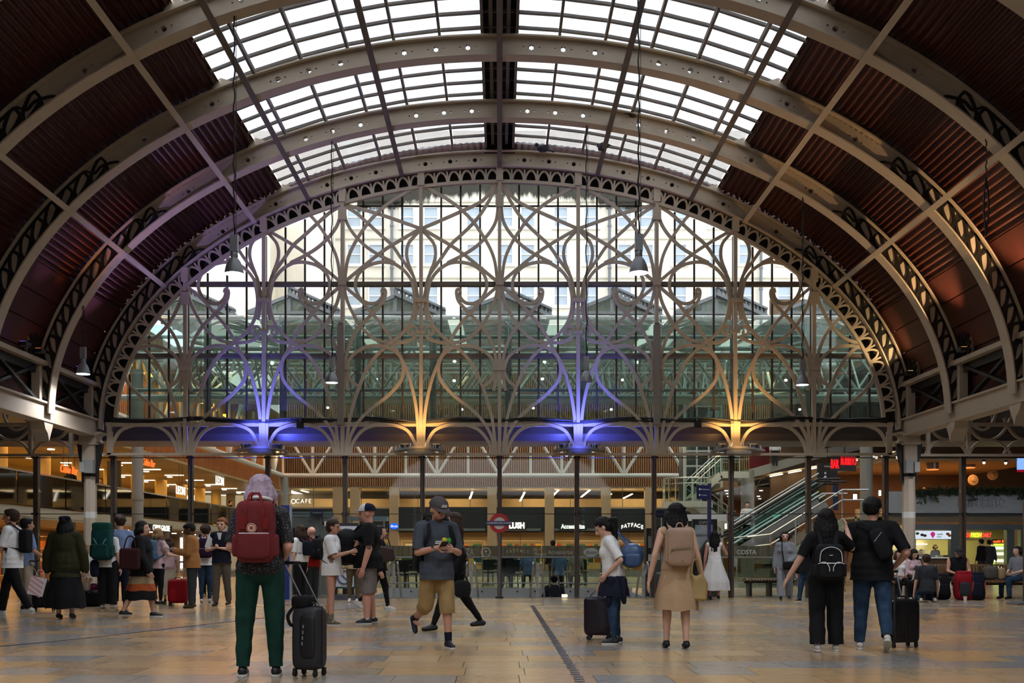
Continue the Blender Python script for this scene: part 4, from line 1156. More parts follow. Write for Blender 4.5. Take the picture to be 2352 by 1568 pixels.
def flight(par, a, b, Y, h, n=14, w=1.8, depth=0.30, rails=True, o=Vector((0, 0, 0)), pane=BAL, panes=5):
    """stair flight rising in picture plane from pixel a to pixel b at distance Y"""
    A_ = P(*a, Y)-o; B_ = P(*b, Y)-o
    for yy in (0, w):
        d = Vector((0, yy, 0)); MB().beam(A_+d, B_+d, 0.10, depth).build('stringer', GRN, par)
        if rails:
            up = Vector((0, 0, h))
            rail(par, [A_+d+up, B_+d+up]); rail(par, [A_+d+up*0.72, B_+d+up*0.72], 0.02)
            for i in range(panes):
                p0 = A_.lerp(B_, i/panes)+d; p1 = A_.lerp(B_, (i+0.97)/panes)+d
                MB().add([p0, p1, p1+up*0.93, p0+up*0.93], [(0, 1, 2, 3)]).build('balustrade_pane', pane, par, fix=False)
                MB().tube([p0, p0+up], 0.02, 5).build('baluster', GRN, par)
    for i in range(n):
        p0 = A_.lerp(B_, (i+0.5)/n); dx = (B_.x-A_.x)/n
        MB().box((p0.x, p0.y+w/2, p0.z+0.10), (abs(dx), w, 0.05)).build('tread', GRN, par)
flight(st, (1592, 1148), (1655, 1090), YS, 1.0, 12, o=o0)
flight(st, (1655, 1090), (1720, 1090), YS, 1.0, 2, o=o0, panes=3)
flight(st, (1590, 1150), (1690, 1225), YS+0.6, 1.0, 16, o=o0, depth=0.45)
for x in (1555, 1650):
    p = P(x, 1150, YS+0.8)-o0; MB().tube([(p.x, p.y, 0), p], 0.10, 8).build('leg', GRN, st, smooth=True)
# tall lift shaft in glass and steel
lf = thing('lift_shaft', 'glass lift shaft framed in pale steel behind the staircase', 'lift', (P(1615, 0, 56).x, 56, 0))
w = 84*56/F_PX; ztop = 10.5
for sx in (-1, -0.35, 0.3, 1): MB().box((sx*w/2, 0, ztop/2), (0.14 if abs(sx) == 1 else 0.07, 0.14, ztop)).build('post', OFFW, lf)
for z in (2.2, 3.8, 4.9, 5.8, 6.6, 7.6, 9.0): MB().box((0, 0, z), (w, 0.1, 0.09)).build('rail', OFFW, lf)
MB().span((-w/2, 0.05, 0), (w/2, 0.07, ztop)).build('pane', BAL, lf)
MB().span((-w/2, 1.8, 0), (w/2, 1.9, ztop)).build('rear_panel', mat('lift_back', '#54585a', 0.5), lf)
# white deck band under the stair
b = thing('bulkhead_panel', 'plain white bulkhead panel behind the information boards', 'panel', (P(1617, 0, 40).x, 40, 0))
a0 = P(1568, 1180, 40); a1 = P(1668, 1196, 40); mb = MB(); mb.span((a0.x-b.location.x, -0.05, a1.z), (a1.x-b.location.x, 0.05, a0.z)); mb.build('face', mat('bulkhead', '#c4c8ca', 0.5), b)
for s in (-0.7, 0.7): MB().box((s, 0, a1.z/2), (0.07, 0.07, a1.z)).build('post', GRN, b)
b = thing('bulkhead_panel', 'grey green bulkhead panel below the mezzanine rail by the escalators', 'panel', (P(1725, 0, 44).x, 44, 0))
a0 = P(1686, 1186, 44); a1 = P(1765, 1197, 44); mb = MB(); mb.span((a0.x-b.location.x, -0.05, a1.z), (a1.x-b.location.x, 0.05, a0.z)); mb.build('face', mat('bulkhead2', '#7c8a86', 0.5), b)
for s in (-0.6, 0.6): MB().box((s, 0, a1.z/2), (0.06, 0.06, a1.z)).build('post', GRN, b)
# upper right deck with its soffit trusses and lights
rd = struct('floor_upper_right', label='raised food deck on the right of the atrium')
YR = 52.0
soff = [(1560, 1104), (1655, 1092), (1700, 1098), (1860, 1052), (2060, 1008)]
for (xa, ya), (xb, yb) in zip(soff[1:-1], soff[2:]):
    MB().beam(P(xa, ya-4, YR), P(xb, yb-4, YR), 0.4, 0.42).build('deck_edge', mat('deck_edge', '#a8a89c', 0.6), rd)
A_ = P(1690, 1102, YR); B_ = P(2080, 1030, YR)
MB().add([(A_.x, YR+0.2, A_.z), (B_.x, YR+0.2, B_.z), (B_.x+6, YR+14, B_.z-0.3), (A_.x+4, YR+14, A_.z-0.3)], [(0, 1, 2, 3)]).build('deck_soffit', CREAM, rd, fix=False)
for i in range(9):
    u = i/9; p = A_.lerp(B_, u); q_ = A_.lerp(B_, u+0.07)
    MB().beam((p.x, YR+0.6, p.z-0.12), (q_.x, YR+0.6, q_.z-0.12), 0.30, 0.04).build('skylight_strip', LED if i > 1 else OFFW, rd)
    mb = MB(); mb.tube([(p.x, YR+1.2, p.z-0.15), ((p.x+q_.x)/2, YR+1.2, p.z-0.62), (q_.x, YR+1.2, q_.z-0.15)], 0.035, 5); mb.build('soffit_truss', mat('truss_grey', '#7d7f78', 0.5), rd)
MB().tube([(A_.x, YR+1.2, A_.z-0.45), (B_.x, YR+1.2, B_.z-0.5)], 0.04, 5).build('truss_chord', mat('truss_grey', '#7d7f78', 0.5), rd)
# the hall below: tan wall and ceiling with many small lights
MB().span((P(1590, 0, 66).x, 66, 0), (24, 66.2, 6.2)).build('rear_wall', mat('amber_wall', '#7a5428', 0.7, noise=0.5, nscale=0.8, c2='#3e2a15'), rd)
MB().span((P(1640, 0, 56).x, 54, P(0, 1128, 56).z), (24, 66, P(0, 1128, 56).z+0.1)).build('hall_ceiling', mat('hall_ceiling', '#8a7450', 0.7), rd)
for i in range(26):
    Y = 55+(i % 4)*2.7; x = 1668+(i*37) % 330; p = P(x, 0, Y); o = MB().lathe([(0.09, 0), (0.09, 0.03)], n=8).build('downlight', LED, rd, loc=(p.x, Y, P(0, 1128, 56).z-0.04))
for x, Y, w in ((1717, 50, 0.62), (1990, 42, 0.50), (1868, 58, 0.5)):
    p = P(x, 0, Y); zz = P(0, 1080 if x < 1900 else 1018, Y).z
    c = thing('round_column', {1717: 'round pale column beside the escalators', 1990: 'round pale column behind the red neon sign', 1868: 'slim round column behind the escalator top'}[x], 'column', (p.x, Y, 0)); MB().lathe([(w/2, 0), (w/2, zz)], n=16).build('shaft', GREYC, c, smooth=True); MB().lathe([(w/2+0.05, 0), (w/2+0.05, 0.15)], n=16).build('base', GREYC, c, smooth=True)
for (x, Y, e) in ((1720, 58, 120), (1850, 60, 150), (1980, 58, 150), (2080, 56, 150)):
    p = P(x, 0, Y); light('AREA', 'hall_light', (p.x, Y, P(0, 1128, 56).z-0.2), e, '#ffc478', 3.0, parent=rd)
# escalators
es = thing('escalator', 'glass sided escalator pair rising to the right', 'escalator', (P(1790, 0, 40).x, 40, 0)); o0 = Vector(es.location)
DK = mat('escalator_step', '#3b4240', 0.35, metal=0.4)
for k, (dx, dy, Y) in enumerate(((0, 0, 39.0), (18, 4, 41.2))):
    A_ = P(1685+dx, 1270+dy, Y)-o0; B_ = P(1880+dx, 1152+dy, Y)-o0
    for w in (0.0, 1.1):
        d = Vector((0, w, 0)); up = Vector((0, 0, 0.85))
        MB().add([A_+d, B_+d, B_+d+up, A_+d+up], [(0, 1, 2, 3)]).build('side_glass', glass('escalator_glass', tint=(0.6, 0.78, 0.72), gloss=0.1), es, fix=False)
        rail(es, [A_+d+up+Vector((-0.5, 0, -0.25)), A_+d+up, B_+d+up, B_+d+up+Vector((0.8, 0, 0))], 0.05, BLACK)
        rail(es, [A_+d+up*1.25, B_+d+up*1.25], 0.03); MB().beam(A_+d, B_+d, 0.12, 0.25).build('skirt', STEEL, es)
        rail(es, [A_+d+up*0.45, B_+d+up*0.45], 0.03, glow('escalator_strip', '#cfeee6', 0.4), 'light_strip')
    for i in range(16):
        p = A_.lerp(B_, (i+0.5)/16); MB().box((p.x, p.y+0.55, p.z+0.12), (0.24, 1.0, 0.2)).build('step', DK, es)
# stone stair with pale green stringer right of the escalators
ss = thing('stone_stair', 'broad stone stair with pale green side panel and steel rails', 'staircase', (P(1830, 0, 36).x, 36, 0)); o0 = Vector(ss.location)
A_ = P(1770, 1290, 36)-o0; B_ = P(1935, 1188, 36)-o0
MB().beam(A_+Vector((0.15, -0.1, -0.25)), B_+Vector((0.15, -0.1, -0.25)), 0.12, 0.55).build('side_panel', mat('pale_green', '#9fa886', 0.5), ss)
for i in range(14):
    p = A_.lerp(B_, (i+0.5)/14); MB().box((p.x, p.y+1.1, p.z-0.05), (0.26, 2.2, 0.16)).build('step', mat('step_stone', '#7d776a', 0.6), ss)
MB().prism([(A_.x, 0), (B_.x, 0), (B_.x, B_.z-0.3), (A_.x, A_.z-0.3)], A_.y+0.1, A_.y+2.1).build('plinth', mat('step_stone', '#7d776a', 0.6), ss)
for d, h in ((0.0, 0.95), (0.0, 0.6), (2.2, 0.95)): rail(ss, [A_+Vector((-0.8, d, h-0.1)), A_+Vector((0, d, h)), B_+Vector((0, d, h)), B_+Vector((0.9, d, h))])
for u in (0.0, 0.35, 0.7, 1.0):
    p = A_.lerp(B_, u); MB().tube([p, p+Vector((0, 0, 0.95))], 0.03, 6).build('baluster', STEEL, ss)
# glowing green sculpture and small shelf lights by the escalators
g = thing('green_display', 'glowing turquoise green display beside the escalator', 'display', P(1807, 1190, 47)); 
mb = MB(); rr = random.Random(2)
for i in range(9): mb.box((rr.uniform(-.5, .5), rr.uniform(-.2, .2), rr.uniform(-.2, .25)), (0.28, 0.1, 0.2))
mb.build('panel', glow('turquoise', '#6fe8c8', 0.9), g); MB().box((0, 0.1, -1.35), (1.0, 0.3, 2.6)).build('plinth', DARK, g)
for i, (x, y, Y, l) in enumerate(((1858, 1136, 41, 'small square wall lamp left of the red neon sign'), (1964, 1141, 37, 'bright square wall lamp above the couple in black'), (2021, 1132, 40, 'narrow bright wall lamp behind the right column'), (1667, 1208, 40, 'narrow bright lamp beside the information totem'))):
    p = P(x, y, Y); s = thing('wall_lamp', l, 'lamp', p, group='small square lamps'); MB().box((0, 0, 0), (0.07 if i != 1 else 0.11, 0.06, 0.20)).build('diffuser', LED, s); MB().box((0, 0.06, 0), (0.13, 0.04, 0.26)).build('backplate', DARK, s)
# red neon sign
Y = 38.0; p = P(1936, 1061, Y); s = thing('neon_sign', 'red neon block letter sign hanging at the right of the atrium', 'sign', p)
txt('BAR', 0.33, (-0.32, -0.08, -0.09), NEONR, s, rz=R(14), depth=0.02, sx=0.38); txt('BURRITO', 0.30, (0.22, 0.05, 0.03), NEONR, s, rz=R(14), depth=0.02, sx=0.36)
MB().box((0.06, 0.12, -0.03), (1.02, 0.04, 0.56), rz=R(14)).build('backing', mat('neon_back', '#1a0b0c', 0.5), s); MB().tube([(0.1, 0.1, 0.2), (0.1, 0.1, 0.8)], 0.02, 5).build('rod', DARK, s)
d = thing('direction_board', 'dark direction board hanging under the red neon sign', 'sign', P(1900, 1082, 44)); MB().box((0, 0, 0), (0.85, 0.1, 0.70)).build('panel', mat('board_brown', '#2a2222', 0.5), d)
MB().tube([(0, 0, 0.35), (0, 0, 1.6)], 0.02, 5).build('rod', DARK, d); txt('Paddington', 0.06, (0.05, -0.06, 0.2), LETW, d); 
for z in (-0.08, -0.24): MB().box((-0.1, -0.06, z), (0.08, 0.01, 0.09)).build('pictogram', LETW, d)
d = thing('banner_pole', 'slim blue banner with white text hanging by the right column', 'banner', P(1919, 1160, 43)); MB().box((0, 0, 0.35), (0.22, 0.05, 1.1)).build('cloth', mat('banner_blue', '#1d2b50', 0.6), d); MB().box((0, -0.03, 0.4), (0.14, 0.01, 0.06)).build('print', LETW, d)
# departures screen up on the deck
d = thing('departures_screen', 'black departures screen with amber text behind the amber lit mullion', 'screen', P(1667, 1027, 50)); MB().box((0, 0, 0), (0.62, 0.08, 0.5)).build('housing', BLACK, d)
AMB = glow('amber_text', '#ff9a1e', 1.6)
for i in range(4): MB().box((-0.2, -0.05, 0.16-i*0.1), (0.16-0.02*(i % 2), 0.01, 0.035)).build('text_line', AMB, d)
for i in range(2): MB().box((0.1+0.14*i, -0.05, 0.0), (0.07, 0.01, 0.36)).build('text_block', AMB, d)
d = thing('hoarding', 'red and blue hoarding panels on the upper deck', 'hoarding', P(1745, 1060, 55)); MB().box((0, 0, 0.25), (1.1, 0.1, 1.2)).build('red_panel', mat('hoard_red', '#7c2126', 0.6), d); MB().box((0.5, -0.2, 1.2), (1.3, 0.1, 0.7)).build('blue_panel', mat('hoard_blue', '#184a70', 0.5), d)

# ================================================================== food shop on the far right
fs = struct('wall_food_shop', label='food shop front with planted balcony on the far right')
YQ = 45.0
BRICKW = mat('white_brick', '#b4bbc2', 0.7, noise=0.25, nscale=3, bump=0.4, bscale=14, stretch=(1, 1, 3))
pxbox(MB(), 2040, 1128, 2420, 1180, YQ, 0.4).build('parapet', BRICKW, fs)
pxbox(MB(), 2040, 1180, 2420, 1184, YQ-0.08, 0.5).build('ledge', mat('ledge_blue', '#2a3240', 0.5), fs)
pxbox(MB(), 2040, 1184, 2420, 1198, YQ, 0.4).build('lintel', mat('lintel_tan', '#7a6c54', 0.6), fs)
pxbox(MB(), 2040, 1198, 2420, 1204, YQ-0.02, 0.3).build('copper_strip', mat('copper_strip', '#a5692a', 0.4, noise=0.5, nscale=2), fs)
for x0, x1 in ((2105, 2184), (2210, 2345)): pxbox(MB(), x0, 1204, x1, 1216, YQ-0.02, 0.3).build('header_panel', mat('slate_panel', '#59646a', 0.5), fs)
for x0, x1 in ((2090, 2104), (2184, 2210), (2313, 2330), (2345, 2420)): pxbox(MB(), x0, 1200, x1, 1335, YQ, 0.3).build('door_frame', mat('frame_slate', '#4f5a5c', 0.5), fs)
p0 = P(2040, 0, YQ); p1 = P(2420, 0, YQ)
MB().span((p0.x, YQ+4, 0), (p1.x, YQ+4.2, 3.2)).build('shop_wall', mat('shop_cream', '#b9b18a', 0.6), fs)
MB().span((p0.x, YQ, 2.35), (p1.x, YQ+4.2, 2.45)).build('shop_ceiling', CREAM, fs)
MB().span((p0.x, YQ, 2.75), (p1.x, YQ+9, 2.85)).build('deck', CREAM, fs)
MB().span((p0.x-3, YQ+8, 2.85), (34, YQ+8.2, 14)).build('restaurant_wall', mat('rest_wall', '#6a4f34', 0.7, noise=0.4, nscale=1.0), fs)
MB().span((p0.x, YQ, 5.1), (p1.x, YQ+9, 5.2)).build('restaurant_ceiling', mat('rest_ceiling', '#9c7d58', 0.7), fs)
light('AREA', 'shop_light', (P(2145, 0, YQ).x, YQ+2, 2.3), 60, '#fff0b0', (2, 2), parent=fs); light('AREA', 'shop_light', (P(2270, 0, YQ).x, YQ+2, 2.3), 70, '#fff2a0', (2.5, 2), parent=fs)
light('AREA', 'restaurant_light', (P(2200, 0, YQ).x, YQ+4, 5.0), 260, '#ffb877', (6, 3), parent=fs)
scr = thing('menu_screen', 'bright menu screen with sushi pictures over the left shop hatch', 'screen', P(2143, 1228, YQ-0.1)); w = 82*YQ/F_PX; h = 19*YQ/F_PX
MB().box((0, 0, 0), (w, 0.04, h)).build('display', glow('menu_light', '#dfe9f8', 1.0), scr); MB().box((0, 0.05, 0), (w+0.04, 0.06, h+0.04)).build('housing', DARK, scr)
mb = MB(); mb.lathe([(0.10, 0), (0.10, 0.01)], (-0.02, -0.035, 0.03), 14, axis='Y'); mb.prism([(-0.11, 0.0), (0.07, 0.0), (-0.02, -0.15)], -0.035, -0.025); mb.build('pin_mark', glow('magenta', '#d81f8c', 0.9), scr)
txt('New', 0.05, (-0.02, -0.045, 0.03), LETW, scr); txt('sushi', 0.085, (0.28, -0.03, 0.03), mat('menu_grey', '#5a6a78', 0.6), scr); txt('menu', 0.06, (0.25, -0.03, -0.08), mat('menu_grey', '#5a6a78', 0.6), scr)
for i, (xx, zz, c) in enumerate(((-0.68, 0.06, '#6f7a45'), (-0.48, 0.0, '#4a3a34'), (-0.36, -0.03, '#8f4a3c'), (0.62, 0.04, '#b3532e'), (0.70, -0.03, '#c9824a'))): MB().ellipsoid((xx, -0.03, zz), (0.08, 0.012, 0.06), 10, 6).build('food_picture', mat('food_%d' % i, c, 0.6), scr)
s = thing('lit_fascia', 'yellow lit shop fascia with red and green lettering above the right shop door', 'sign', P(2243, 1230, YQ-0.2)); w = 70*YQ/F_PX
MB().box((0, 0.05, 0), (w, 0.06, 0.40)).build('board', mat('fascia_yellow', '#b7a45a', 0.5), s); txt('MADE', 0.17, (-0.46, 0, 0.02), glow('red_letters', '#ff4a3a', 1.6), s, shear=0.2, sx=0.6, bold=0.004); txt('FRESH', 0.19, (-0.03, 0, 0.02), glow('lime_letters', '#e8ff3a', 2.2), s, shear=0.2, sx=0.62, bold=0.004); txt('DAILY', 0.17, (0.42, 0, 0.02), glow('red_letters', '#ff4a3a', 1.6), s, shear=0.2, sx=0.6, bold=0.004)
s = thing('neon_sign', 'small orange neon words inside the food shop', 'sign', P(2297, 1243, YQ+0.6)); txt('sushi & b', 0.12, (0, 0, 0), NEON, s, sx=0.95, bold=0.003); MB().box((0, 0.05, 0), (0.8, 0.02, 0.2)).build('backing', mat('neon_back2', '#3a3a30', 0.6), s)
cab = thing('chilled_cabinet', 'chilled cabinet with lime green edge light in the right food shop', 'cabinet', (P(2298, 0, YQ+1).x, YQ+1, 0))
MB().box((0, 0.2, 0.75), (0.62, 0.5, 1.5)).build('body', mat('cab_white', '#d7dcc8', 0.4), cab); MB().box((0, -0.06, 1.52), (0.62, 0.06, 0.07)).build('edge_light', glow('lime_edge', '#b8ff2a', 5.0), cab); MB().box((-0.36, -0.06, 0.75), (0.05, 0.05, 1.2)).build('edge_light', glow('lime_edge', '#b8ff2a', 5.0), cab)
for z in (0.5, 0.8, 1.1, 1.35): MB().box((0, -0.07, z), (0.6, 0.06, 0.10)).build('lit_shelf', glow('shelf_glow', '#fff9c0', 2.2), cab)
co = thing('serving_counter', 'long serving counter with glass front in the left food shop', 'counter', (P(2140, 0, YQ+0.5).x, YQ+0.5, 0)); MB().box((0, 0, 0.45), (1.5, 0.5, 0.9)).build('body', mat('counter_wood', '#6b4a26', 0.5), co); MB().box((0, -0.1, 0.93), (1.6, 0.6, 0.05)).build('worktop', STEEL, co); MB().box((0, -0.2, 1.1), (1.5, 0.02, 0.3)).build('guard', CLEAR, co)
for i in range(5): MB().box((-0.6+0.3*i, 0, 1.0), (0.2, 0.2, 0.08)).build('dish', GM[i], co)
for i, z in enumerate((1.25, 1.55)): MB().box((0.2, 3.3, z), (1.8, 0.3, 0.04)).build('back_shelf', LED if i else STEEL, co)
# lettering on the parapet
s = thing('parapet_sign', 'large pale letters on the white brick parapet under the plants', 'sign', P(2271, 1155, YQ-0.03)); txt('BURRITO', 0.40, (0, 0, 0), mat('pale_letters', '#b4bcc4', 0.6), s, sx=0.62, depth=0.02)
txt('BAR', 0.40, (-1.02, 0.0, 0), mat('faint_letters', '#949ca4', 0.6), s, sx=0.62, depth=0.02)
# plants trailing over the parapet: one per planter
LEAF = [mat('leaf_%d' % i, c, 0.5) for i, c in enumerate(('#1f3a24', '#2a4a2c', '#16301f', '#33502a'))]
rp = random.Random(9)
for i in range(9):
    xa = 2100+i*29; p = P(xa+14, 1124, YQ-0.1)
    pl = thing('trailing_plant', ['bushy green plant hanging deepest at the left end of the balcony', 'leafy plant second from the left on the balcony', 'leafy plant left of the dark mullion on the balcony', 'leafy plant behind the dark mullion on the balcony', 'long trailing plant just right of the dark mullion', 'leafy plant over the first pale letters', 'leafy plant over the middle pale letters', 'leafy plant with yellow flecks over the last pale letters', 'leafy plant at the right end of the balcony'][i], 'plant', p, group='balcony plants')
    MB().box((0, 0.12, -0.12), (0.5, 0.25, 0.2)).build('planter', mat('planter_grey', '#55585a', 0.6), pl)
    mb = MB(); drop = [0.62, 0.55, 0.3, 0.25, 0.5, 0.3, 0.28, 0.25, 0.4][i]
    for j in range(150):
        a = rp.uniform(-0.33, 0.33); dz = rp.uniform(-drop, 0.14)*(1 if rp.random() < 0.5 else 0.5); c = Vector((a*(1 if dz > -0.2 else 0.6), -0.12+rp.uniform(-.09, .1), dz))
        M = Euler((rp.uniform(-1, 1), rp.uniform(-1, 1), rp.uniform(0, 6))).to_matrix(); L_ = rp.uniform(0.05, 0.10)
        mb.cur = rp.randrange(4)
        mb.add([c+M @ Vector(q) for q in ((-L_, 0, 0), (0, -L_*0.35, 0.01), (L_, 0, -0.02), (0, L_*0.35, 0.01))], [(0, 1, 2, 3)])
    mb.build('foliage', LEAF, pl, fix=False)['kind'] = 'stuff'
# pendant drum lamps in the restaurant
for x, y, Y, rr_, l in ((2142, 1070, 46, 0.26, 'round drum pendant lamp with orange underside by the right column'), (2222, 1066, 47, 0.34, 'wide drum pendant lamp with orange rim behind the dark mullion')):
    s = thing('pendant_lamp', l, 'lamp', P(x, y, Y)); MB().lathe([(rr_, -0.14), (rr_, 0.14)], n=18).build('drum', mat('drum_bronze', '#8a7a68', 0.35, metal=0.5), s, smooth=True); MB().lathe([(rr_*0.95, -0.17), (rr_*0.95, -0.145)], n=18).build('diffuser', glow('orange_glow', '#ff7a3a', 2.0), s); MB().tube([(0, 0, 0.14), (0, 0, 0.9)], 0.015, 5).build('rod', DARK, s)
for x, y, l in ((2280, 1090, 'round woven hat shaped wall disc on the restaurant wall, larger one'), (2235, 1102, 'tilted woven hat shaped wall disc near the dark mullion')):
    s = thing('wall_disc', l, 'decoration', P(x, y, 50)); mb = MB(); mb.lathe([(0.26, 0), (0.25, -0.04), (0.09, -0.06), (0.07, -0.14)], n=18, axis='Y'); mb.build('brim', mat('straw', '#b79a70', 0.8), s, smooth=True); MB().lathe([(0.08, -0.06), (0.08, -0.08)], n=14, axis='Y').build('band', mat('straw_band', '#7a5a38', 0.8), s)
for x, y, l in ((2013, 1050, 'small bright spotlight left of the right column'), (2061, 1050, 'small bright spotlight just left of the right column capital'), (2260, 1062, 'small ceiling spotlight over the restaurant'), (2310, 1063, 'small ceiling spotlight at the far right of the restaurant')):
    s = thing('spotlight', l, 'lamp', P(x, y, 44), group='restaurant spotlights'); MB().ellipsoid((0, 0, 0), (0.06, 0.05, 0.06), 8, 6).build('bulb', LED, s); MB().lathe([(0.05, 0.03), (0.07, 0.13)], n=8).build('can', DARK, s)
s = thing('wall_screen', 'tall bright blue screen with red band at the far right', 'screen', P(2346, 1065, 45)); MB().box((0, 0, 0), (0.36, 0.06, 0.5)).build('display', glow('screen_blue', '#7fa8ff', 1.4), s); MB().box((0, 0, -0.30), (0.36, 0.06, 0.1)).build('red_band', glow('screen_red', '#b3122a', 0.7), s)

# closing roof and walls of the neighbouring halls
for sg in (-1, 1):
    MB().span((sg*14.8, 27.8, 8.6), (sg*34, 55, 8.8)).build('side_hall_roof', mat('hall_grey', '#4d4d48', 0.7), fs if sg > 0 else atl)
    MB().span((sg*(22 if sg < 0 else 27), 26.4, 0), (sg*(22.2 if sg < 0 else 27.2), 60, 9)).build('side_hall_wall', mat('hall_tan', '#6d5a42', 0.7), fs if sg > 0 else atl)
# ================================================================== pendant lamps
LAMPG = mat('lamp_grey', '#8d9094', 0.4, metal=0.4)
LAMPON = glow('lamp_on', '#f6faff', 30.0)
def pendant(x, y, Y, top, label, d=0.30, lit=True, power=420, at=None):
    p = P(x, y, Y) if at is None else Vector(at); z1 = P(x, top, Y).z if at is None else ell(p.x/GP).y
    s = thing('pendant_lamp', label, 'lamp', p)
    k = d/0.30
    prof = [(0.150, 0.0), (0.146, 0.05), (0.128, 0.13), (0.095, 0.20), (0.062, 0.245), (0.05, 0.26)]
    mb = MB(); v = []; 
    mb.lathe([(a*k, b*k) for a, b in prof]); mb.f.pop(-1 if False else len(mb.f)-2); mb.m.pop()
    mb.build('shade', LAMPG, s, smooth=True, fix=False)
    MB().lathe([(0.142*k, 0.012*k), (0.142*k, 0.02*k)], n=18).build('diffuser', LAMPON if lit else mat('lamp_off', '#8f9296', 0.3), s)
    MB().lathe([(0.05*k, 0.25*k), (0.058*k, 0.27*k), (0.058*k, 0.33*k), (0.04*k, 0.36*k)], n=12).build('collar', LAMPG, s, smooth=True)
    MB().box((0, 0, 0.48*k), (0.12*k, 0.10*k, 0.26*k)).build('gear_box', LAMPG, s)
    pts = [(0.012*sin(i*1.3), 0.01*cos(i*1.7), 0.6*k+(z1-p.z-0.6*k)*i/40) for i in range(41)]; pts[-1] = (0, 0, z1-p.z)
    MB().tube(pts, 0.013, 5).build('cable', BLACK, s); MB().tube([(0.03, 0, 0.6*k), (0.03, 0, z1-p.z)], 0.006, 4).build('chain', DARK, s)
    if lit: light('SPOT', 'lamp_light', (0, 0, -0.01), power, '#f3f6ff', 0.14, rot=(0, 0, 0), spot=150, blend=0.6, parent=s)
    return s
def rib_top(x, Y):                            # pixel height of the rib underside straight above
    o_ = (x-PX)*Y/YG; e = ell(o_); return PY-(e.y-EYE)*F_PX/Y
for x, y, k, l, lit, d in ((538, 629, 3, 'large lit bell lamp hanging high at the left of the gable', True, 0.31), (1467, 627, 3, 'large lit bell lamp hanging high right of the gable centre', True, 0.31),
                      (191, 859, 1, 'lit bell lamp hanging in front of the left springing', True, 0.29), (762, 879, 1, 'small lit bell lamp in front of the left duct', True, 0.27),
                      (1347, 876, 1, 'unlit bell lamp right of the gable centre', False, 0.27), (1843, 884, 1, 'lit bell lamp at the right part of the gable', True, 0.27), (2318, 887, 1, 'lit bell lamp at the far right beyond the arcade', True, 0.30)):
    Y = ribY(k); pendant(x, y, Y, max(rib_top(x, Y), -900) if x < 2300 else 700, l, d, lit)
# same lamp model repeated unseen behind the camera, added to light floor and people
for k in (6, 8, 10, 13):
    for sg in (-1, 1):
        o = pendant(0, 0, 0, 0, '', 0.31, True, 700, (sg*4.4, ribY(k), 7.0)); o.parent = ceiling
        for q_ in ('label', 'category'): del o[q_]
# loose rope hanging at the right
s = thing('rope', 'loose knotted rope hanging from the roof at the far right', 'rope', P(2265, 545, ribY(3)))
zt_ = P(2265, rib_top(2262, ribY(3)), ribY(3)).z-s.location.z
MB().tube([(0.01*sin(i), 0, 0.9+(zt_-0.9)*i/30) for i in range(31)], 0.012, 5).build('line', DARK, s)
for dx in (-0.03, 0.035): MB().tube(catmull([(0, 0, 0.95), (dx, 0, 0.7), (dx*1.2, 0, 0.4), (dx*0.3, 0, 0.15), (0.0, 0, 0.02)], 6), 0.016, 5).build('loop', DARK, s)
# ================================================================== coloured floods on the gable
def flood(i, c, col_l, name, e=90):
    x = CXP+180.4*i; p = P(x, 1040, YG-0.02)
    s = thing('floodlight_tray', 'spiked tray with %s uplights at the foot of the %s mullion' % (col_l, name), 'floodlight', (p.x, YG-0.28, p.z-0.02))
    mb = MB()
    mb.prism([(-0.62, 0.06), (-0.18, 0.14), (0.18, 0.14), (0.62, 0.06), (0.62, 0.02), (0.18, 0.08), (-0.18, 0.08), (-0.62, 0.02)], -0.2, 0.2)
    mb.box((0, 0, 0.02), (0.6, 0.3, 0.12)); mb.build('tray', mat('tray_grey', '#77746f', 0.5), s)
    mb = MB(); rr = random.Random(i)
    for j in range(46):
        xx = -0.6+1.2*j/45
        if abs(xx) < 0.12: continue
        z0 = 0.14-max(0, abs(xx)-0.18)*0.18
        mb.tube([(xx, rr.uniform(-.16, .0), z0), (xx+rr.uniform(-.04, .04), rr.uniform(-.2, .0), z0+0.10)], 0.006, 4, cap=False)
    mb.build('bird_spikes', STEEL, s, fix=False)['kind'] = 'stuff'
    for sx in (-0.38, 0.38):
        MB().box((sx, 0.05, 0.16), (0.22, 0.16, 0.10)).build('lamp_head', BLACK, s); MB().box((sx, 0.05, 0.212), (0.18, 0.12, 0.006)).build('lens', glow('lens_'+col_l, c, 3.0), s)
        light('SPOT', 'flood_light', (sx*0.9, -0.40, 0.26), e, c, 0.05, aim=Vector((-sx*0.55, 0.75, 1.15)), spot=95, blend=0.9, parent=s).rotation_euler = Vector((-sx*0.5, 0.62, 0.9)).to_track_quat('-Z', 'Y').to_euler()
    light('SPOT', 'flood_light', (0, -0.62, 0.16), e*0.25, c, 0.06, rot=Vector((0, 0.62, 0.30)).to_track_quat('-Z', 'Y').to_euler(), spot=100, blend=0.9, parent=s)
    return s
BLU, AMBR = (0.09, 0.12, 1.0), (1.0, 0.52, 0.14)
flood(-3, BLU, 'blue', 'second from left', 190); flood(-1, AMBR, 'amber', 'left of centre', 62); flood(1, BLU, 'blue', 'right of centre', 190); flood(3, AMBR, 'amber', 'second from right', 80)
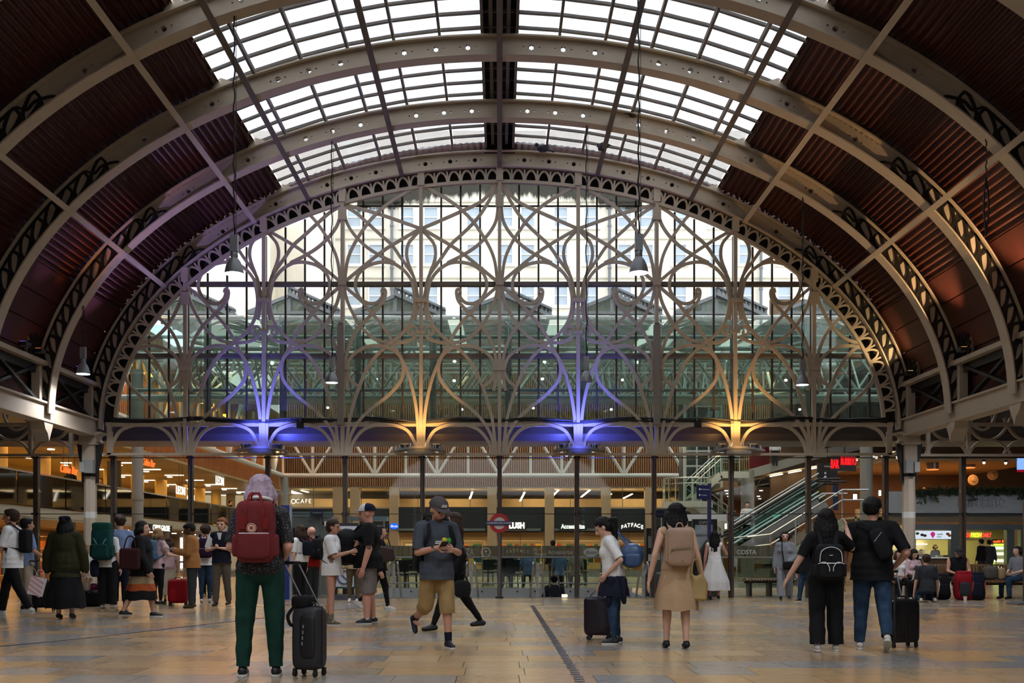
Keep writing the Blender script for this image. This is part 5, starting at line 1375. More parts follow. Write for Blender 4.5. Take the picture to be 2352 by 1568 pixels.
# washes on the fascia behind, from small heads under the rail
for x, c, e, l in ((690, BLU, 34, 'black lamp head on the spring rail, left one'), (1602, AMBR, 20, 'black lamp head on the spring rail, right one')):
    p = P(x, 976, YG-0.1); s = thing('lamp_head', l, 'lamp', p); MB().box((0, 0, 0), (0.15, 0.2, 0.17)).build('housing', BLACK, s); MB().tube([(0, 0, 0.08), (0, 0.1, 0.2)], 0.02, 5).build('bracket', BLACK, s)
for i, c, e in ((-3, BLU, 420), (1, BLU, 420), (-1, AMBR, 30), (3, AMBR, 30)):
    x = GX(CXP+180.4*i)
    for sx in (-0.45, 0.45): light('SPOT', 'wash_light', (x+sx*0.5, YG+0.1, GZ(1036)), e, c, 0.05, aim=(x+sx*2.0, YG+0.72, GZ(998)), spot=110, blend=0.9)
# uplights along the arcades washing ribs and sheets
def uplight(sg, Y, c, e, label, aim, z=5.34, spot=60, glowc=None):
    p = Vector((sg*9.72, Y, z)); s = thing('uplight', label, 'uplight', p)
    MB().box((0, 0, 0.04), (0.16, 0.22, 0.08)).build('housing', BLACK, s); MB().box((0, 0, 0.083), (0.12, 0.18, 0.006)).build('lens', glow('lens_%s' % glowc, glowc, 4.0), s)
    light('SPOT', 'wash_light', (0, 0, 0.12), e, c, 0.04, aim=Vector(aim)-p+Vector((0, 0, 0.12)), spot=spot, blend=0.8, parent=s)
VIO = (0.42, 0.34, 1.0)
uplight(-1, ribY(0.5), VIO, 900, 'violet uplight on the left arcade next to the gable', (-6.2, ribY(0.75), 9.2), glowc='#7a6cff', spot=75)
uplight(-1, ribY(1.5), VIO, 420, 'violet uplight on the left arcade one bay out', (-7.0, ribY(1.4), 9.0), glowc='#7a6cff', spot=60)
uplight(-1, ribY(1.25), (1, .36, .08), 260, 'orange uplight on the left arcade', (-7.2, ribY(1.1), 10.2), glowc='#ff8a3a', spot=34)
uplight(1, ribY(1.3), (1, .62, .3), 520, 'warm uplight on the right arcade next to the gable', (7.6, ribY(1.15), 8.8), glowc='#ffb060', spot=70)
uplight(1, ribY(2.35), (1, .62, .3), 560, 'warm uplight on the right arcade one bay out', (7.8, ribY(2.1), 8.8), glowc='#ffb060', spot=70)
uplight(1, ribY(0.3), (1, .7, .35), 120, 'cream uplight on the right arcade at the gable end', (9.2, ribY(0.05), 6.4), glowc='#ffd080', spot=80)
uplight(1, ribY(2.9), (1, .75, .45), 160, 'bright cream uplight at the far right edge', (9.2, ribY(3.0), 7.2), glowc='#ffe0a0', spot=80)
# corbels under the girders
for sg, side in ((-1, 'left'), (1, 'right')):
    par = arc_l if sg < 0 else arc_r
    for yy in (ribY(1), ribY(2)):
        mb = MB(); mb.prism([(yy-0.24, 3.98), (yy+0.24, 3.98), (yy+0.2, 3.86), (yy+0.13, 3.74), (yy+0.03, 3.55), (yy-0.04, 3.72), (yy-0.16, 3.8)], sg*10.0-0.16, sg*10.0+0.16, axis='X'); mb.build('corbel', IRON, par)
# pigeons on the roof bars
FEATH = mat('pigeon_grey', '#26272b', 0.6)
for x, y, k, rz, l in ((1384, 338, 0.6, 0.6, 'dark pigeon perched on the roof bar right of the ridge'), (1456, 264, 1.0, -0.9, 'dark pigeon standing on the second rib'), (1246, 342, 0.12, 1.8, 'dark pigeon fluttering above the gable rib')):
    Y = ribY(k); s = thing('pigeon', l, 'bird', P(x, y, Y), rz)
    MB().ellipsoid((0, 0, 0), (0.075, 0.15, 0.08), 10, 7).build('body', FEATH, s, smooth=True); MB().ellipsoid((0, 0.14, 0.09), (0.04, 0.05, 0.045), 8, 6).build('head', FEATH, s, smooth=True)
    MB().add([(-0.03, -0.1, 0), (0.03, -0.1, 0), (0.05, -0.3, -0.05), (-0.05, -0.3, -0.05), (0, -0.2, 0.02)], [(0, 1, 4), (1, 2, 4), (2, 3, 4), (3, 0, 4), (0, 3, 2, 1)]).build('tail', FEATH, s)
    for d in (-1, 1): MB().ellipsoid((d*0.07, -0.03, 0.02), (0.02, 0.13, 0.06), 8, 6).build('wing', FEATH, s, smooth=True); MB().tube([(d*0.03, 0, -0.06), (d*0.03, 0.02, -0.14)], 0.008, 4).build('leg', mat('bird_leg', '#8a4b3c', 0.6), s)
    MB().lathe([(0.012, 0), (0.001, 0.04)], (0, 0.19, 0.08), 6, axis='Y').build('beak', mat('beak', '#3a3a36', 0.5), s)

# ================================================================== stairwell down to the platforms
YU = 29.6
ups = MB(); ups.span((WELL[0], YU-0.06, -1.6), (WELL[1], YU, 0.13)); o = ups.build('stairwell_upstand', mat('upstand_white', '#b9bab6', 0.5), floor)
RV = MB().lathe([(0.025, 0), (0.02, -0.012)], n=8, axis='Y').mesh('upstand_bolt', DARK)
for i in range(14): inst('upstand_bolt', RV, floor, (WELL[0]+0.3+i*0.5, YU-0.062, 0.03))
for sx in WELL[:2]: MB().box((sx, (WELL[2]+YU)/2, -0.8), (0.06, YU-WELL[2], 1.62)).build('stairwell_side', mat('upstand_white', '#b9bab6', 0.5), floor)
for i in range(9): MB().box(((WELL[0]+WELL[1])/2, WELL[2]+0.15+i*0.34, -0.09-0.16*i), (WELL[1]-WELL[0]-0.1, 0.34, 0.16)).build('stair_tread', mat('tread_grey', '#6f6c66', 0.6), floor)
bal = thing('stairwell_balustrade', 'glass balustrade with frosted logo band behind the stairwell', 'balustrade', (0, YU, 0.13))
xa0, xb0 = P(700, 0, YU).x, P(1790, 0, YU).x
for i in range(8):
    x0 = xa0+(xb0-xa0)*i/8; x1 = xa0+(xb0-xa0)*(i+1)/8-0.02
    MB().span((x0, -0.01, 0), (x1, 0.01, 0.85)).build('pane', BAL, bal); MB().span((x0, -0.012, 0.88), (x1, 0.008, P(0, 1253, YU).z-0.13)).build('frosted_pane', FROST, bal)
    MB().tube([(x0, 0.03, 0), (x0, 0.03, 0.88)], 0.018, 6).build('post', STEEL, bal)
MB().tube([(xa0, -0.03, 0.865), (xb0, -0.03, 0.865)], 0.025, 8).build('handrail', STEEL, bal, smooth=True)
MB().tube([(xa0, 0.0, 0.14), (xb0, 0.0, 0.14)], 0.02, 6).build('lower_rail', STEEL, bal, smooth=True)
zl = P(0, 1268, YU).z-0.13; LOGO = mat('etched_white', '#e8e9e2', 0.6)
def blogo(s, x, h, **k): return txt(s, h, (P(x, 0, YU).x, -0.02, zl), LOGO, bal, depth=0.002, **k)
blogo('ZA', 1079, 0.20, sx=0.6); blogo('Accessorize', 1287, 0.12, sx=0.85); blogo('LUSH', 1462, 0.12); txt('FRESH', 0.05, (P(1483, 0, YU).x, -0.02, zl+0.03), LOGO, bal, depth=0.002); txt('HANDMADE', 0.05, (P(1485, 0, YU).x, -0.02, zl-0.05), LOGO, bal, depth=0.002)
for j, ch in enumerate('FATFACE'): txt(ch, 0.10, (P(1165+j*8, 0, YU).x, -0.02, zl+0.04-0.004*(j-3)**2), LOGO, bal, depth=0.002, ry=0, sx=0.9)
txt('Isle of', 0.08, (P(1232, 0, YU).x, -0.02, zl+0.08), LOGO, bal, depth=0.001, shear=0.4, sx=0.8); txt('Flowers', 0.09, (P(1240, 0, YU).x, -0.02, zl-0.05), LOGO, bal, depth=0.001, shear=0.4, sx=0.8)
blogo('COSTA', 1714, 0.12, sx=1.0, bold=0.004)
c = P(1116, 0, YU).x; pts = [(c+0.125*cos(2*pi*i/28), -0.02, zl+0.125*sin(2*pi*i/28)) for i in range(28)]; MB().strip(pts, 0.03, 0.006, closed=True).build('ring_logo', LOGO, bal)
MB().lathe([(0.035, 0), (0.035, 0.005)], (c, -0.022, zl+0.03), 10, axis='Y').build('ring_mark', LOGO, bal); MB().box((c, -0.02, zl-0.05), (0.09, 0.004, 0.014)).build('ring_mark', LOGO, bal)
c = P(1357, 0, YU).x; mb = MB(); mb.prism([(c+0.205*cos(2*pi*i/28), zl+0.125*sin(2*pi*i/28)) for i in range(28)], -0.022, -0.014); mb.build('oval_logo', LOGO, bal); txt('Boots', 0.10, (c, -0.03, zl), mat('etched_dark', '#8b8c7a', 0.6), bal, depth=0.003, shear=0.35, sx=0.9)
# steel handrail newels at the stairhead
for i, (x, l) in enumerate(((1082, 'steel handrail newel between the walkers and the roundel pole'), (1234, 'twin steel handrail newel beside the person going down'), (1478, 'twin steel handrail newel behind the woman with the violet case'), (905, 'steel handrail newel left of the man with the phone'))):
    p = P(x, 1371, 26.05); s = thing('handrail_newel', l, 'handrail', (p.x, 26.05, 0), group='stairhead newels')
    for d in (-0.09, 0.09):
        MB().tube(catmull([(d, 0.3, 0.55), (d, 0.0, 0.86), (d*1.1, -0.10, 0.84), (d*1.3, -0.06, 0.6), (d*2.0, 0.05, 0.0)], 6), 0.026, 8).build('rail', STEEL, s, smooth=True)
    MB().box((0, 0, 0.42), (0.07, 0.05, 0.84)).build('post', mat('newel_plate', '#9fa09c', 0.4, metal=0.6), s)
    for z in (0.2, 0.35, 0.5, 0.7): MB().lathe([(0.012, 0), (0.012, -0.008)], (0, -0.026, z), 6, axis='Y').build('bolt', DARK, s)
s = thing('floor_lamp_step', 'small glowing step light beside the person going down', 'step light', P(1297, 1368, 26.2)); MB().box((0, 0, 0), (0.13, 0.05, 0.06)).build('lens', glow('step_glow', '#ffe7b0', 4), s); MB().box((0, 0.04, 0), (0.16, 0.03, 0.09)).build('housing', STEEL, s)

# ================================================================== signs on the concourse
RED = mat('roundel_red', '#b3262a', 0.45); SIGNBLUE = mat('sign_blue', '#1d2a6b', 0.45); SW = mat('roundel_white', '#d8d6d0', 0.5)
Y = 25.75; p = P(1147, 1201, Y); s = thing('station_roundel', 'red ring and blue bar station sign on a pole at the centre', 'sign', (p.x, Y, 0)); k = Y/F_PX; z = p.z
mb = MB(); mb.strip([(18.3*k*cos(2*pi*i/48), 0, z+18.3*k*sin(2*pi*i/48)) for i in range(48)], 8.6*k, 0.05, closed=True); mb.build('ring', RED, s)
MB().lathe([(14.5*k, 0.01), (14.5*k, -0.01)], (0, 0, z), 40, axis='Y').build('disc', SW, s)
MB().box((0, -0.03, z), (58*k, 0.03, 9.5*k)).build('bar', SIGNBLUE, s); txt('UNDERGROUND', 4.6*k, (0, -0.05, z), LETW, s, depth=0.002, sx=1.14, bold=0.0005)
MB().tube([(0, 0.03, 0), (0, 0.03, z-14*k)], 0.045, 10).build('pole', mat('pole_grey', '#6a6665', 0.4, metal=0.4), s, smooth=True); MB().box((0, 0.03, 0.02), (0.2, 0.2, 0.04)).build('base', DARK, s)
# blue direction sign on a tall pole
p = FL(1629, 1374); s = thing('direction_sign', 'tall blue pole with an angled blue direction sign beside the white dress', 'sign', p); zt_ = P(1629, 1110, p.y).z
MB().box((0, 0, zt_/2), (0.085, 0.085, zt_)).build('pole', mat('pole_blue', '#1a1f52', 0.4), s)
o = MB().box((-0.21, 0, 0), (0.40, 0.06, 0.34)).build('panel', mat('panel_blue', '#1f2450', 0.45), s, loc=(0, -0.02, P(0, 1131, p.y).z), rz=R(35))
txt('Lifts to Underground', 0.026, (-0.19, -0.035, 0.07), LETW, o, depth=0.001); txt('Connections', 0.026, (-0.22, -0.035, -0.07), LETW, o, depth=0.001)
for zz in (0.07, -0.07): MB().box((-0.37, -0.033, zz), (0.035, 0.004, 0.045)).build('pictogram', LETW, o)
# information totem with map
p = P(1618, 1372, 26.9); s = thing('information_totem', 'dark framed information totem with a pale map poster', 'information board', (p.x, 26.9, 0)); k = 26.9/F_PX; zt_ = P(0, 1192, 26.9).z
MB().box((0, 0, zt_/2), (56*k, 0.12, zt_)).build('frame', mat('totem_dark', '#1d2426', 0.4), s); MB().box((-3*k, -0.065, zt_-46*k), (40*k, 0.01, 66*k)).build('poster', mat('map_pale', '#aab4bd', 0.5, noise=0.5, nscale=9, c2='#d5d9dc'), s)
txt('GWR', 0.08, (-2*k, -0.07, zt_-8*k), LETW, s, depth=0.002); MB().box((0, -0.05, 0.25), (46*k, 0.04, 0.3)).build('foot_panel', mat('totem_blue', '#202a55', 0.5), s)
for i, (x0, x1, yt, l) in enumerate(((1482, 1503, 1213, 'narrow dark ticket machine left of the beige dress'), (1505, 1520, 1210, 'grey glass ticket machine behind the beige dress'))):
    p = P((x0+x1)/2, 0, 26.75); s = thing('ticket_machine', l, 'machine', (p.x, 26.75+i*0.3, 0), group='ticket machines'); w = (x1-x0)*26.75/F_PX; zt_ = P(0, yt, 26.75).z
    MB().box((0, 0, zt_/2), (w, 0.4, zt_)).build('cabinet', mat('kiosk_%d' % i, ('#262b33', '#5d6a6c')[i], 0.4), s); MB().box((0, -0.21, zt_-0.35), (w*0.6, 0.01, 0.3)).build('screen', mat('kiosk_screen', '#a3a8ad', 0.3), s); MB().box((0, -0.21, zt_-0.75), (w*0.6, 0.01, 0.18)).build('label', LETW, s); MB().box((0, -0.23, 0.6), (w*0.8, 0.06, 0.05)).build('tray', STEEL, s)
# overhead small blue signs
for x, y, Y, w, l in ((727, 1177, 27.6, 0.34, 'small blue hanging sign above the lift box'), (1512, 1180, 27.8, 0.30, 'small dark blue hanging sign left of the long black hair'), (1567, 1172, 27.6, 0.20, 'small blue hanging sign right of the long black hair')):
    s = thing('hanging_sign', l, 'sign', P(x, y, Y)); MB().box((0, 0, 0), (w, 0.06, 0.19), rz=R(12)).build('panel', mat('panel_navy', '#18284a', 0.45), s); txt('Underground', 0.034, (0.02, -0.055, 0.0), LETW, s, depth=0.001, sx=0.9, rz=R(12))
    MB().tube([(w*0.3, 0.05, -0.09), (w*0.3, 0.05, -P(x, y, Y).z)], 0.015, 5).build('post', STEEL, s)
# lift box in brushed steel
p0, p1 = P(668, 0, 28.0), P(762, 0, 28.0); s = thing('lift_box', 'brushed steel lift enclosure with dark door behind the red shirt', 'lift', ((p0.x+p1.x)/2, 28.0, 0)); w = p1.x-p0.x; h = P(0, 1186, 28).z
MB().box((0, 0.6, h/2), (w, 1.2, h)).build('enclosure', mat('lift_steel', '#8e9694', 0.35, metal=0.5, noise=0.2, nscale=3), s); MB().box((-0.28, -0.01, h/2-0.15), (0.42, 0.03, h-0.3)).build('door', mat('lift_door', '#20262a', 0.3), s); MB().box((0, -0.02, h+0.06), (w+0.1, 0.05, 0.14)).build('canopy', mat('lift_canopy', '#7f9492', 0.4), s); MB().box((0.2, -0.02, 1.0), (0.05, 0.02, 0.10)).build('call_button', STEEL, s); MB().box((0.33, -0.02, 1.0), (0.08, 0.02, 0.05)).build('plate', LETW, s)
s = thing('canopy_shelf', 'pale green glass canopy shelf left of the blue oval sign', 'canopy', P(845, 1191, 33)); k = 33/F_PX; MB().box((0, 0, 0), (92*k, 0.5, 10*k)).build('shelf', mat('canopy_green', '#7d9490', 0.35), s)
for sx in (-0.5, 0.5): MB().tube([(sx, 0, -0.05), (sx, 0, -P(845, 1191, 33).z)], 0.03, 6).build('post', STEEL, s)
# blue totem behind the woman with the red rucksack
p = FL(656, 1376); s = thing('blue_totem', 'tall blue information totem beside the woman with the red rucksack', 'information board', (p.x, p.y, 0)); k = p.y/F_PX; zt_ = P(0, 1160, p.y).z; MB().box((0, 0, zt_/2), (20*k, 0.1, zt_)).build('panel', mat('totem_b', '#22306e', 0.4), s); MB().box((12*k, 0, zt_/2), (4*k, 0.12, zt_)).build('edge', mat('totem_edge', '#8a929a', 0.4), s)
# red notice board with a warning panel beneath
p = FL(787, 1378); k = p.y/F_PX; s = thing('notice_board', 'notice board with red poster between the girl and the man in the cap', 'notice board', (p.x, p.y+0.25, 0)); zz = lambda y: P(0, y, p.y).z
MB().box((0, 0.04, (zz(1200)+zz(1300))/2), (66*k, 0.06, zz(1200)-zz(1300))).build('frame', mat('nb_frame', '#20262b', 0.4), s); MB().box((0, 0.0, (zz(1207)+zz(1294))/2), (58*k, 0.02, zz(1207)-zz(1294))).build('white_sheet', mat('nb_white', '#b9bcc2', 0.5), s); MB().box((0, -0.015, (zz(1222)+zz(1286))/2), (58*k, 0.01, zz(1222)-zz(1286))).build('red_sheet', mat('nb_red', '#b9533c', 0.5), s)
for j, t_ in enumerate(('We are sorry this', 'lift is out of', 'service')): txt(t_, 3.3*k, (0, -0.025, zz(1231+7*j)), mat('nb_text', '#d9a697', 0.6), s, depth=0.001, sx=0.9)
MB().box((0, 0.05, (zz(1300)+zz(1352))/2), (50*k, 0.05, zz(1300)-zz(1352))).build('warning_frame', mat('nb_teal', '#1d6a70', 0.45), s); MB().box((0, 0.02, (zz(1304)+zz(1348))/2), (44*k, 0.02, zz(1304)-zz(1348))).build('warning_sheet', mat('nb_white', '#b9bcc2', 0.5), s)
cz = zz(1326); mb = MB(); r_ = 15*k; mb.strip([(r_*cos(2*pi*i/28), 0, cz+r_*sin(2*pi*i/28)) for i in range(28)], 3*k, 0.02, closed=True); mb.beam((-r_*.7, 0, cz+r_*.7), (r_*.7, 0, cz-r_*.7), 0.02, 2.5*k); mb.build('ban_mark', mat('nb_blue', '#2a4a72', 0.5), s)
for sx in (-0.2, 0.2): MB().box((sx, 0.05, zz(1350)/2), (0.05, 0.05, zz(1350))).build('leg', DARK, s)
MB().box((0, 0.05, 0.06), (0.66, 0.4, 0.12)).build('base', mat('nb_base', '#4a4d55', 0.5), s)
# shop signs on the back wall
yb_ = YB-0.25
s = thing('shop_sign', 'blue oval sign with white script on the back wall', 'sign', P(905, 1208, yb_)); k = yb_/F_PX; mb = MB(); mb.prism([(10.5*k*cos(2*pi*i/30), 6.8*k*sin(2*pi*i/30)) for i in range(30)], 0, 0.06); mb.build('oval', glow('oval_blue', '#1f6fff', 1.0), s); txt('Boots', 5.5*k, (0, -0.03, 0), SIGNW, s, shear=0.35, sx=0.85); MB().box((0, 0.12, 0.1), (0.1, 0.2, 0.1)).build('bracket', DARK, s)
s = thing('shop_sign', 'bold white lit letters just right of the roundel', 'sign', P(1187, 1207, yb_)); txt('LUSH', 13*k, (0, 0, 0), glow('white_sign_hot', '#fff4dc', 5.0), s, sx=0.82, bold=0.02); MB().box((0, 0.08, 0), (44*k, 0.04, 16*k)).build('backing', HEADER, s)
s = thing('shop_sign', 'white decorative serif sign letters on a dark header left of the ponytail', 'sign', P(1316, 1209, yb_)); txt('Accessorize', 10*k, (0, 0, 0), glow('white_sign_green', '#f0ffe0', 2.6), s, sx=0.78, bold=0.008); MB().box((0, 0.08, 0), (64*k, 0.04, 14*k)).build('backing', HEADER, s)
s = thing('shop_sign', 'white arched sign letters behind the ponytail', 'sign', P(1452, 1209, yb_))
for j, ch in enumerate('FATFACE'): txt(ch, 8.5*k, ((j-3)*7.6*k, 0, (3.5-0.55*(j-3)**2)*k), SIGNW, s, sx=0.85, bold=0.012)
MB().box((0, 0.08, 0), (60*k, 0.04, 16*k)).build('backing', HEADER, s)
s = thing('shop_sign', 'thin pale café lettering with round emblem on the back wall left', 'sign', P(690, 1151, YB-0.2)); k2 = (YB-0.2)/F_PX; txt('CAFE', 10*k2, (7*k2, 0, 0), SIGNW, s, sx=0.9, spacing=1.3); mb = MB(); mb.strip([(-16*k2+5*k2*cos(2*pi*i/20), 0, 5*k2*sin(2*pi*i/20)) for i in range(20)], 1.6*k2, 0.02, closed=True); mb.build('emblem', SIGNW, s)
MB().box((0, 0.1, 0), (64*k2, 0.02, 16*k2)).build('glass_panel', CLEAR, s)
# ================================================================== café furniture seen through the balustrade
CH = mat('cafe_dark', '#1c2523', 0.5)
proto = None
spots = [(-6.2, 33.5), (-4.6, 34.5), (-3.0, 33.0), (-1.4, 34.2), (0.4, 33.2), (2.0, 34.4), (3.6, 33.3), (5.0, 34.6), (6.6, 33.2), (-0.4, 36.5), (2.8, 37), (-5.2, 37)]
def cafe_chair(label, loc, rz):
    c = thing('cafe_chair', label, 'chair', loc, rz, 'café chairs behind the balustrade')
    MB().box((0, 0, 0.45), (0.42, 0.42, 0.04)).build('seat', CH, c); MB().box((0, -0.2, 0.72), (0.42, 0.03, 0.36)).build('backrest', CH, c)
    for a in (-0.18, 0.18):
        for b in (-0.18, 0.18): MB().tube([(a, b, 0), (a*0.9, b*0.9, 0.45)], 0.015, 5).build('leg', DARK, c)
    return c
def cafe_table(label, loc):
    c = thing('cafe_table', label, 'table', loc, 0, 'café tables behind the balustrade')
    MB().lathe([(0.38, 0.72), (0.38, 0.75)], n=20).build('table_top', mat('table_wood', '#6d5338', 0.4), c); MB().tube([(0, 0, 0.02), (0, 0, 0.72)], 0.03, 8).build('pillar', DARK, c); MB().lathe([(0.24, 0), (0.22, 0.03)], n=16).build('base', DARK, c); return c
for i, (x, y) in enumerate(spots):
    nth = ['leftmost', 'second from the left', 'third from the left', 'fourth from the left', 'fifth, near the roundel pole', 'sixth from the left', 'seventh from the left', 'second from the right', 'rightmost', 'rear centre left', 'rear right', 'rear left'][i]
    t_ = cafe_table('dark round café table behind the stair balustrade, %s' % nth, (x, y, 0))
    cafe_chair('dark café chair near side of the %s café table' % nth.split(',')[0], (x, y-0.62, 0), 0); cafe_chair('dark café chair far side of the %s café table' % nth.split(',')[0], (x+0.15, y+0.62, 0), pi)
# ================================================================== slatted benches
WOOD = mat('bench_wood', '#6a4a2c', 0.45, noise=0.4, nscale=4)
def bench(label, p, rz, L_, back=True, n=None):
    b = thing('slatted_bench', label, 'bench', p, rz)
    n = n or int(L_/0.075)
    prof = [(-0.02, 0.40), (0.10, 0.44), (0.42, 0.42), (0.50, 0.46)]+([(0.56, 0.62), (0.60, 0.80), (0.66, 0.82)] if back else [])
    pts = catmull([(0, a, z) for a, z in prof], 4)
    me = MB().strip(pts, 0.035, 0.05, nrm=(1, 0, 0)).mesh('slat', WOOD, fix=False)
    for i in range(n): inst('slat', me, b, (-L_/2+L_*(i+0.5)/n, 0, 0))
    for s in (-0.4, 0.0, 0.4):
        MB().box((s*L_, 0.25, 0.20), (0.06, 0.4, 0.40)).build('leg', DARK, b)
    MB().box((0, 0.25, 0.36), (L_, 0.05, 0.05)).build('beam', DARK, b)
    return b
YBN = 25.2
p = P(2262, 0, YBN); BENCH_R = bench('long curved timber slat bench on the right in front of the food shop', (p.x, YBN, 0), 0, P(2420, 0, YBN).x-P(2130, 0, YBN).x)
p = P(1772, 0, 26.9); bench('low timber slat bench behind the woman in grey', (p.x, 26.9, 0), 0, 1.3, back=False)
# dark post with wide base at the right edge
p = FL(2358, 1388); s = thing('barrier_post', 'dark steel post on a wide polished base at the right edge', 'post', p); MB().box((0.02, 0, 1.1), (0.14, 0.14, 2.2)).build('post', BRONZE, s); mb = MB(); mb.prism([(-0.32, 0), (0.32, 0), (0.32, 0.03), (0.1, 0.07), (-0.1, 0.07), (-0.32, 0.03)], -0.25, 0.25); mb.build('base_plate', mat('post_base', '#83868a', 0.3, metal=0.7), s)
# ================================================================== people: builder
def capsule(mb, p0, p1, r0, r1, n=12):
    p0 = Vector(p0); p1 = Vector(p1); d = p1-p0; L_ = d.length
    if L_ < 1e-6: d = Vector((0, 0, 1)); L_ = 1e-6
    d /= L_; pts = []; rr = []
    for a in (90, 60, 30, 0): pts.append(p0-d*r0*sin(R(a))); rr.append(max(r0*cos(R(a)), r0*0.02))
    for a in (0, 30, 60, 90): pts.append(p1+d*r1*sin(R(a))); rr.append(max(r1*cos(R(a)), r1*0.02))
    mb.tube(pts, rr, n)
def fuse(name, mb, voxel, m, parent, smooth_it=4, extra=None, disp=None):
    """one continuous skin grown over overlapping volumes"""
    me = bpy.data.meshes.new(name); me.from_pydata(mb.v, [], mb.f); me.update()
    o = bpy.data.objects.new(name, me); TMP.collection.objects.link(o)
    r_ = o.modifiers.new('r', 'REMESH'); r_.mode = 'VOXEL'; r_.voxel_size = voxel; r_.use_smooth_shade = True
    s_ = o.modifiers.new('s', 'SMOOTH'); s_.factor = 0.5; s_.iterations = smooth_it
    vl = TMP.view_layers[0]; vl.update()
    out = bpy.data.meshes.new_from_object(o.evaluated_get(vl.depsgraph)); out.name = name
    bpy.data.objects.remove(o); bpy.data.meshes.remove(me)
    if disp:                                   # soft folds in cloth
        amp, sc = disp; bm = bmesh.new(); bm.from_mesh(out); bm.normal_update()
        for v in bm.verts:
            p = v.co; q = noise_v(p*sc)+0.6*noise_v(Vector((p.x*sc*2.2, p.y*sc*2.2, p.z*sc*1.1)))
            v.co = p+v.normal*(amp*q)
        bm.to_mesh(out); bm.free()
    if extra is not None:
        bm = bmesh.new(); bm.from_mesh(out); e = bpy.data.meshes.new('e'); e.from_pydata(extra.v, [], extra.f); bm.from_mesh(e); bm.to_mesh(out); bm.free(); bpy.data.meshes.remove(e)
        out.polygons.foreach_set('use_smooth', [True]*len(out.polygons))
    for q in (m if isinstance(m, (list, tuple)) else [m]): out.materials.append(q)
    ob = bpy.data.objects.new(name, out); COL.objects.link(ob)
    if parent is not None: ob.parent = parent
    return ob
from mathutils import noise as _mn
def noise_v(p): return _mn.noise(p)
SKIN = {'l': mat('skin_light', '#d6aa92', 0.5, noise=0.15, nscale=8, c2='#c8937b'), 'm': mat('skin_medium', '#c4927a', 0.5, noise=0.15, nscale=8, c2='#b37e64'), 'd': mat('skin_dark', '#5a3a28', 0.5), 'p': mat('skin_pink', '#d29c88', 0.5, noise=0.2, nscale=8, c2='#b0705c')}
def cloth(name, c, c2=None, nscale=10, noise=0.25, rough=0.85): return mat('cloth_'+name, c, rough, noise=noise, nscale=nscale, c2=c2, bump=0.35, bscale=30, spec=0.2)
def hairm(name, c, c2=None): return mat('hair_'+name, c, 0.6, spec=0.25, noise=0.6, nscale=9, c2=c2, bump=0.6, bscale=60, stretch=(3, 3, 0.35))
HB_ = hairm('black', '#0d0b0b', '#1d1816'); HBR = hairm('brown', '#2f1f16', '#4a3324'); HBL = hairm('blond', '#8a6a45', '#b09066'); HGI = hairm('ginger', '#7a4a2a', '#9a6a44'); HPU = hairm('lilac', '#b7a0b0', '#6f6a80')
EYE_M = mat('eye_dark', '#15110f', 0.2); LIP = mat('lip', '#8a4a42', 0.5); SOLE = mat('sole_white', '#c9c7c0', 0.6); SHB = mat('shoe_black', '#101012', 0.5); SHW = mat('shoe_white', '#c6c4be', 0.6)
PEOPLE = {}
def Rz(v, a): c, s = cos(a), sin(a); return Vector((v[0]*c-v[1]*s, v[0]*s+v[1]*c, v[2]))
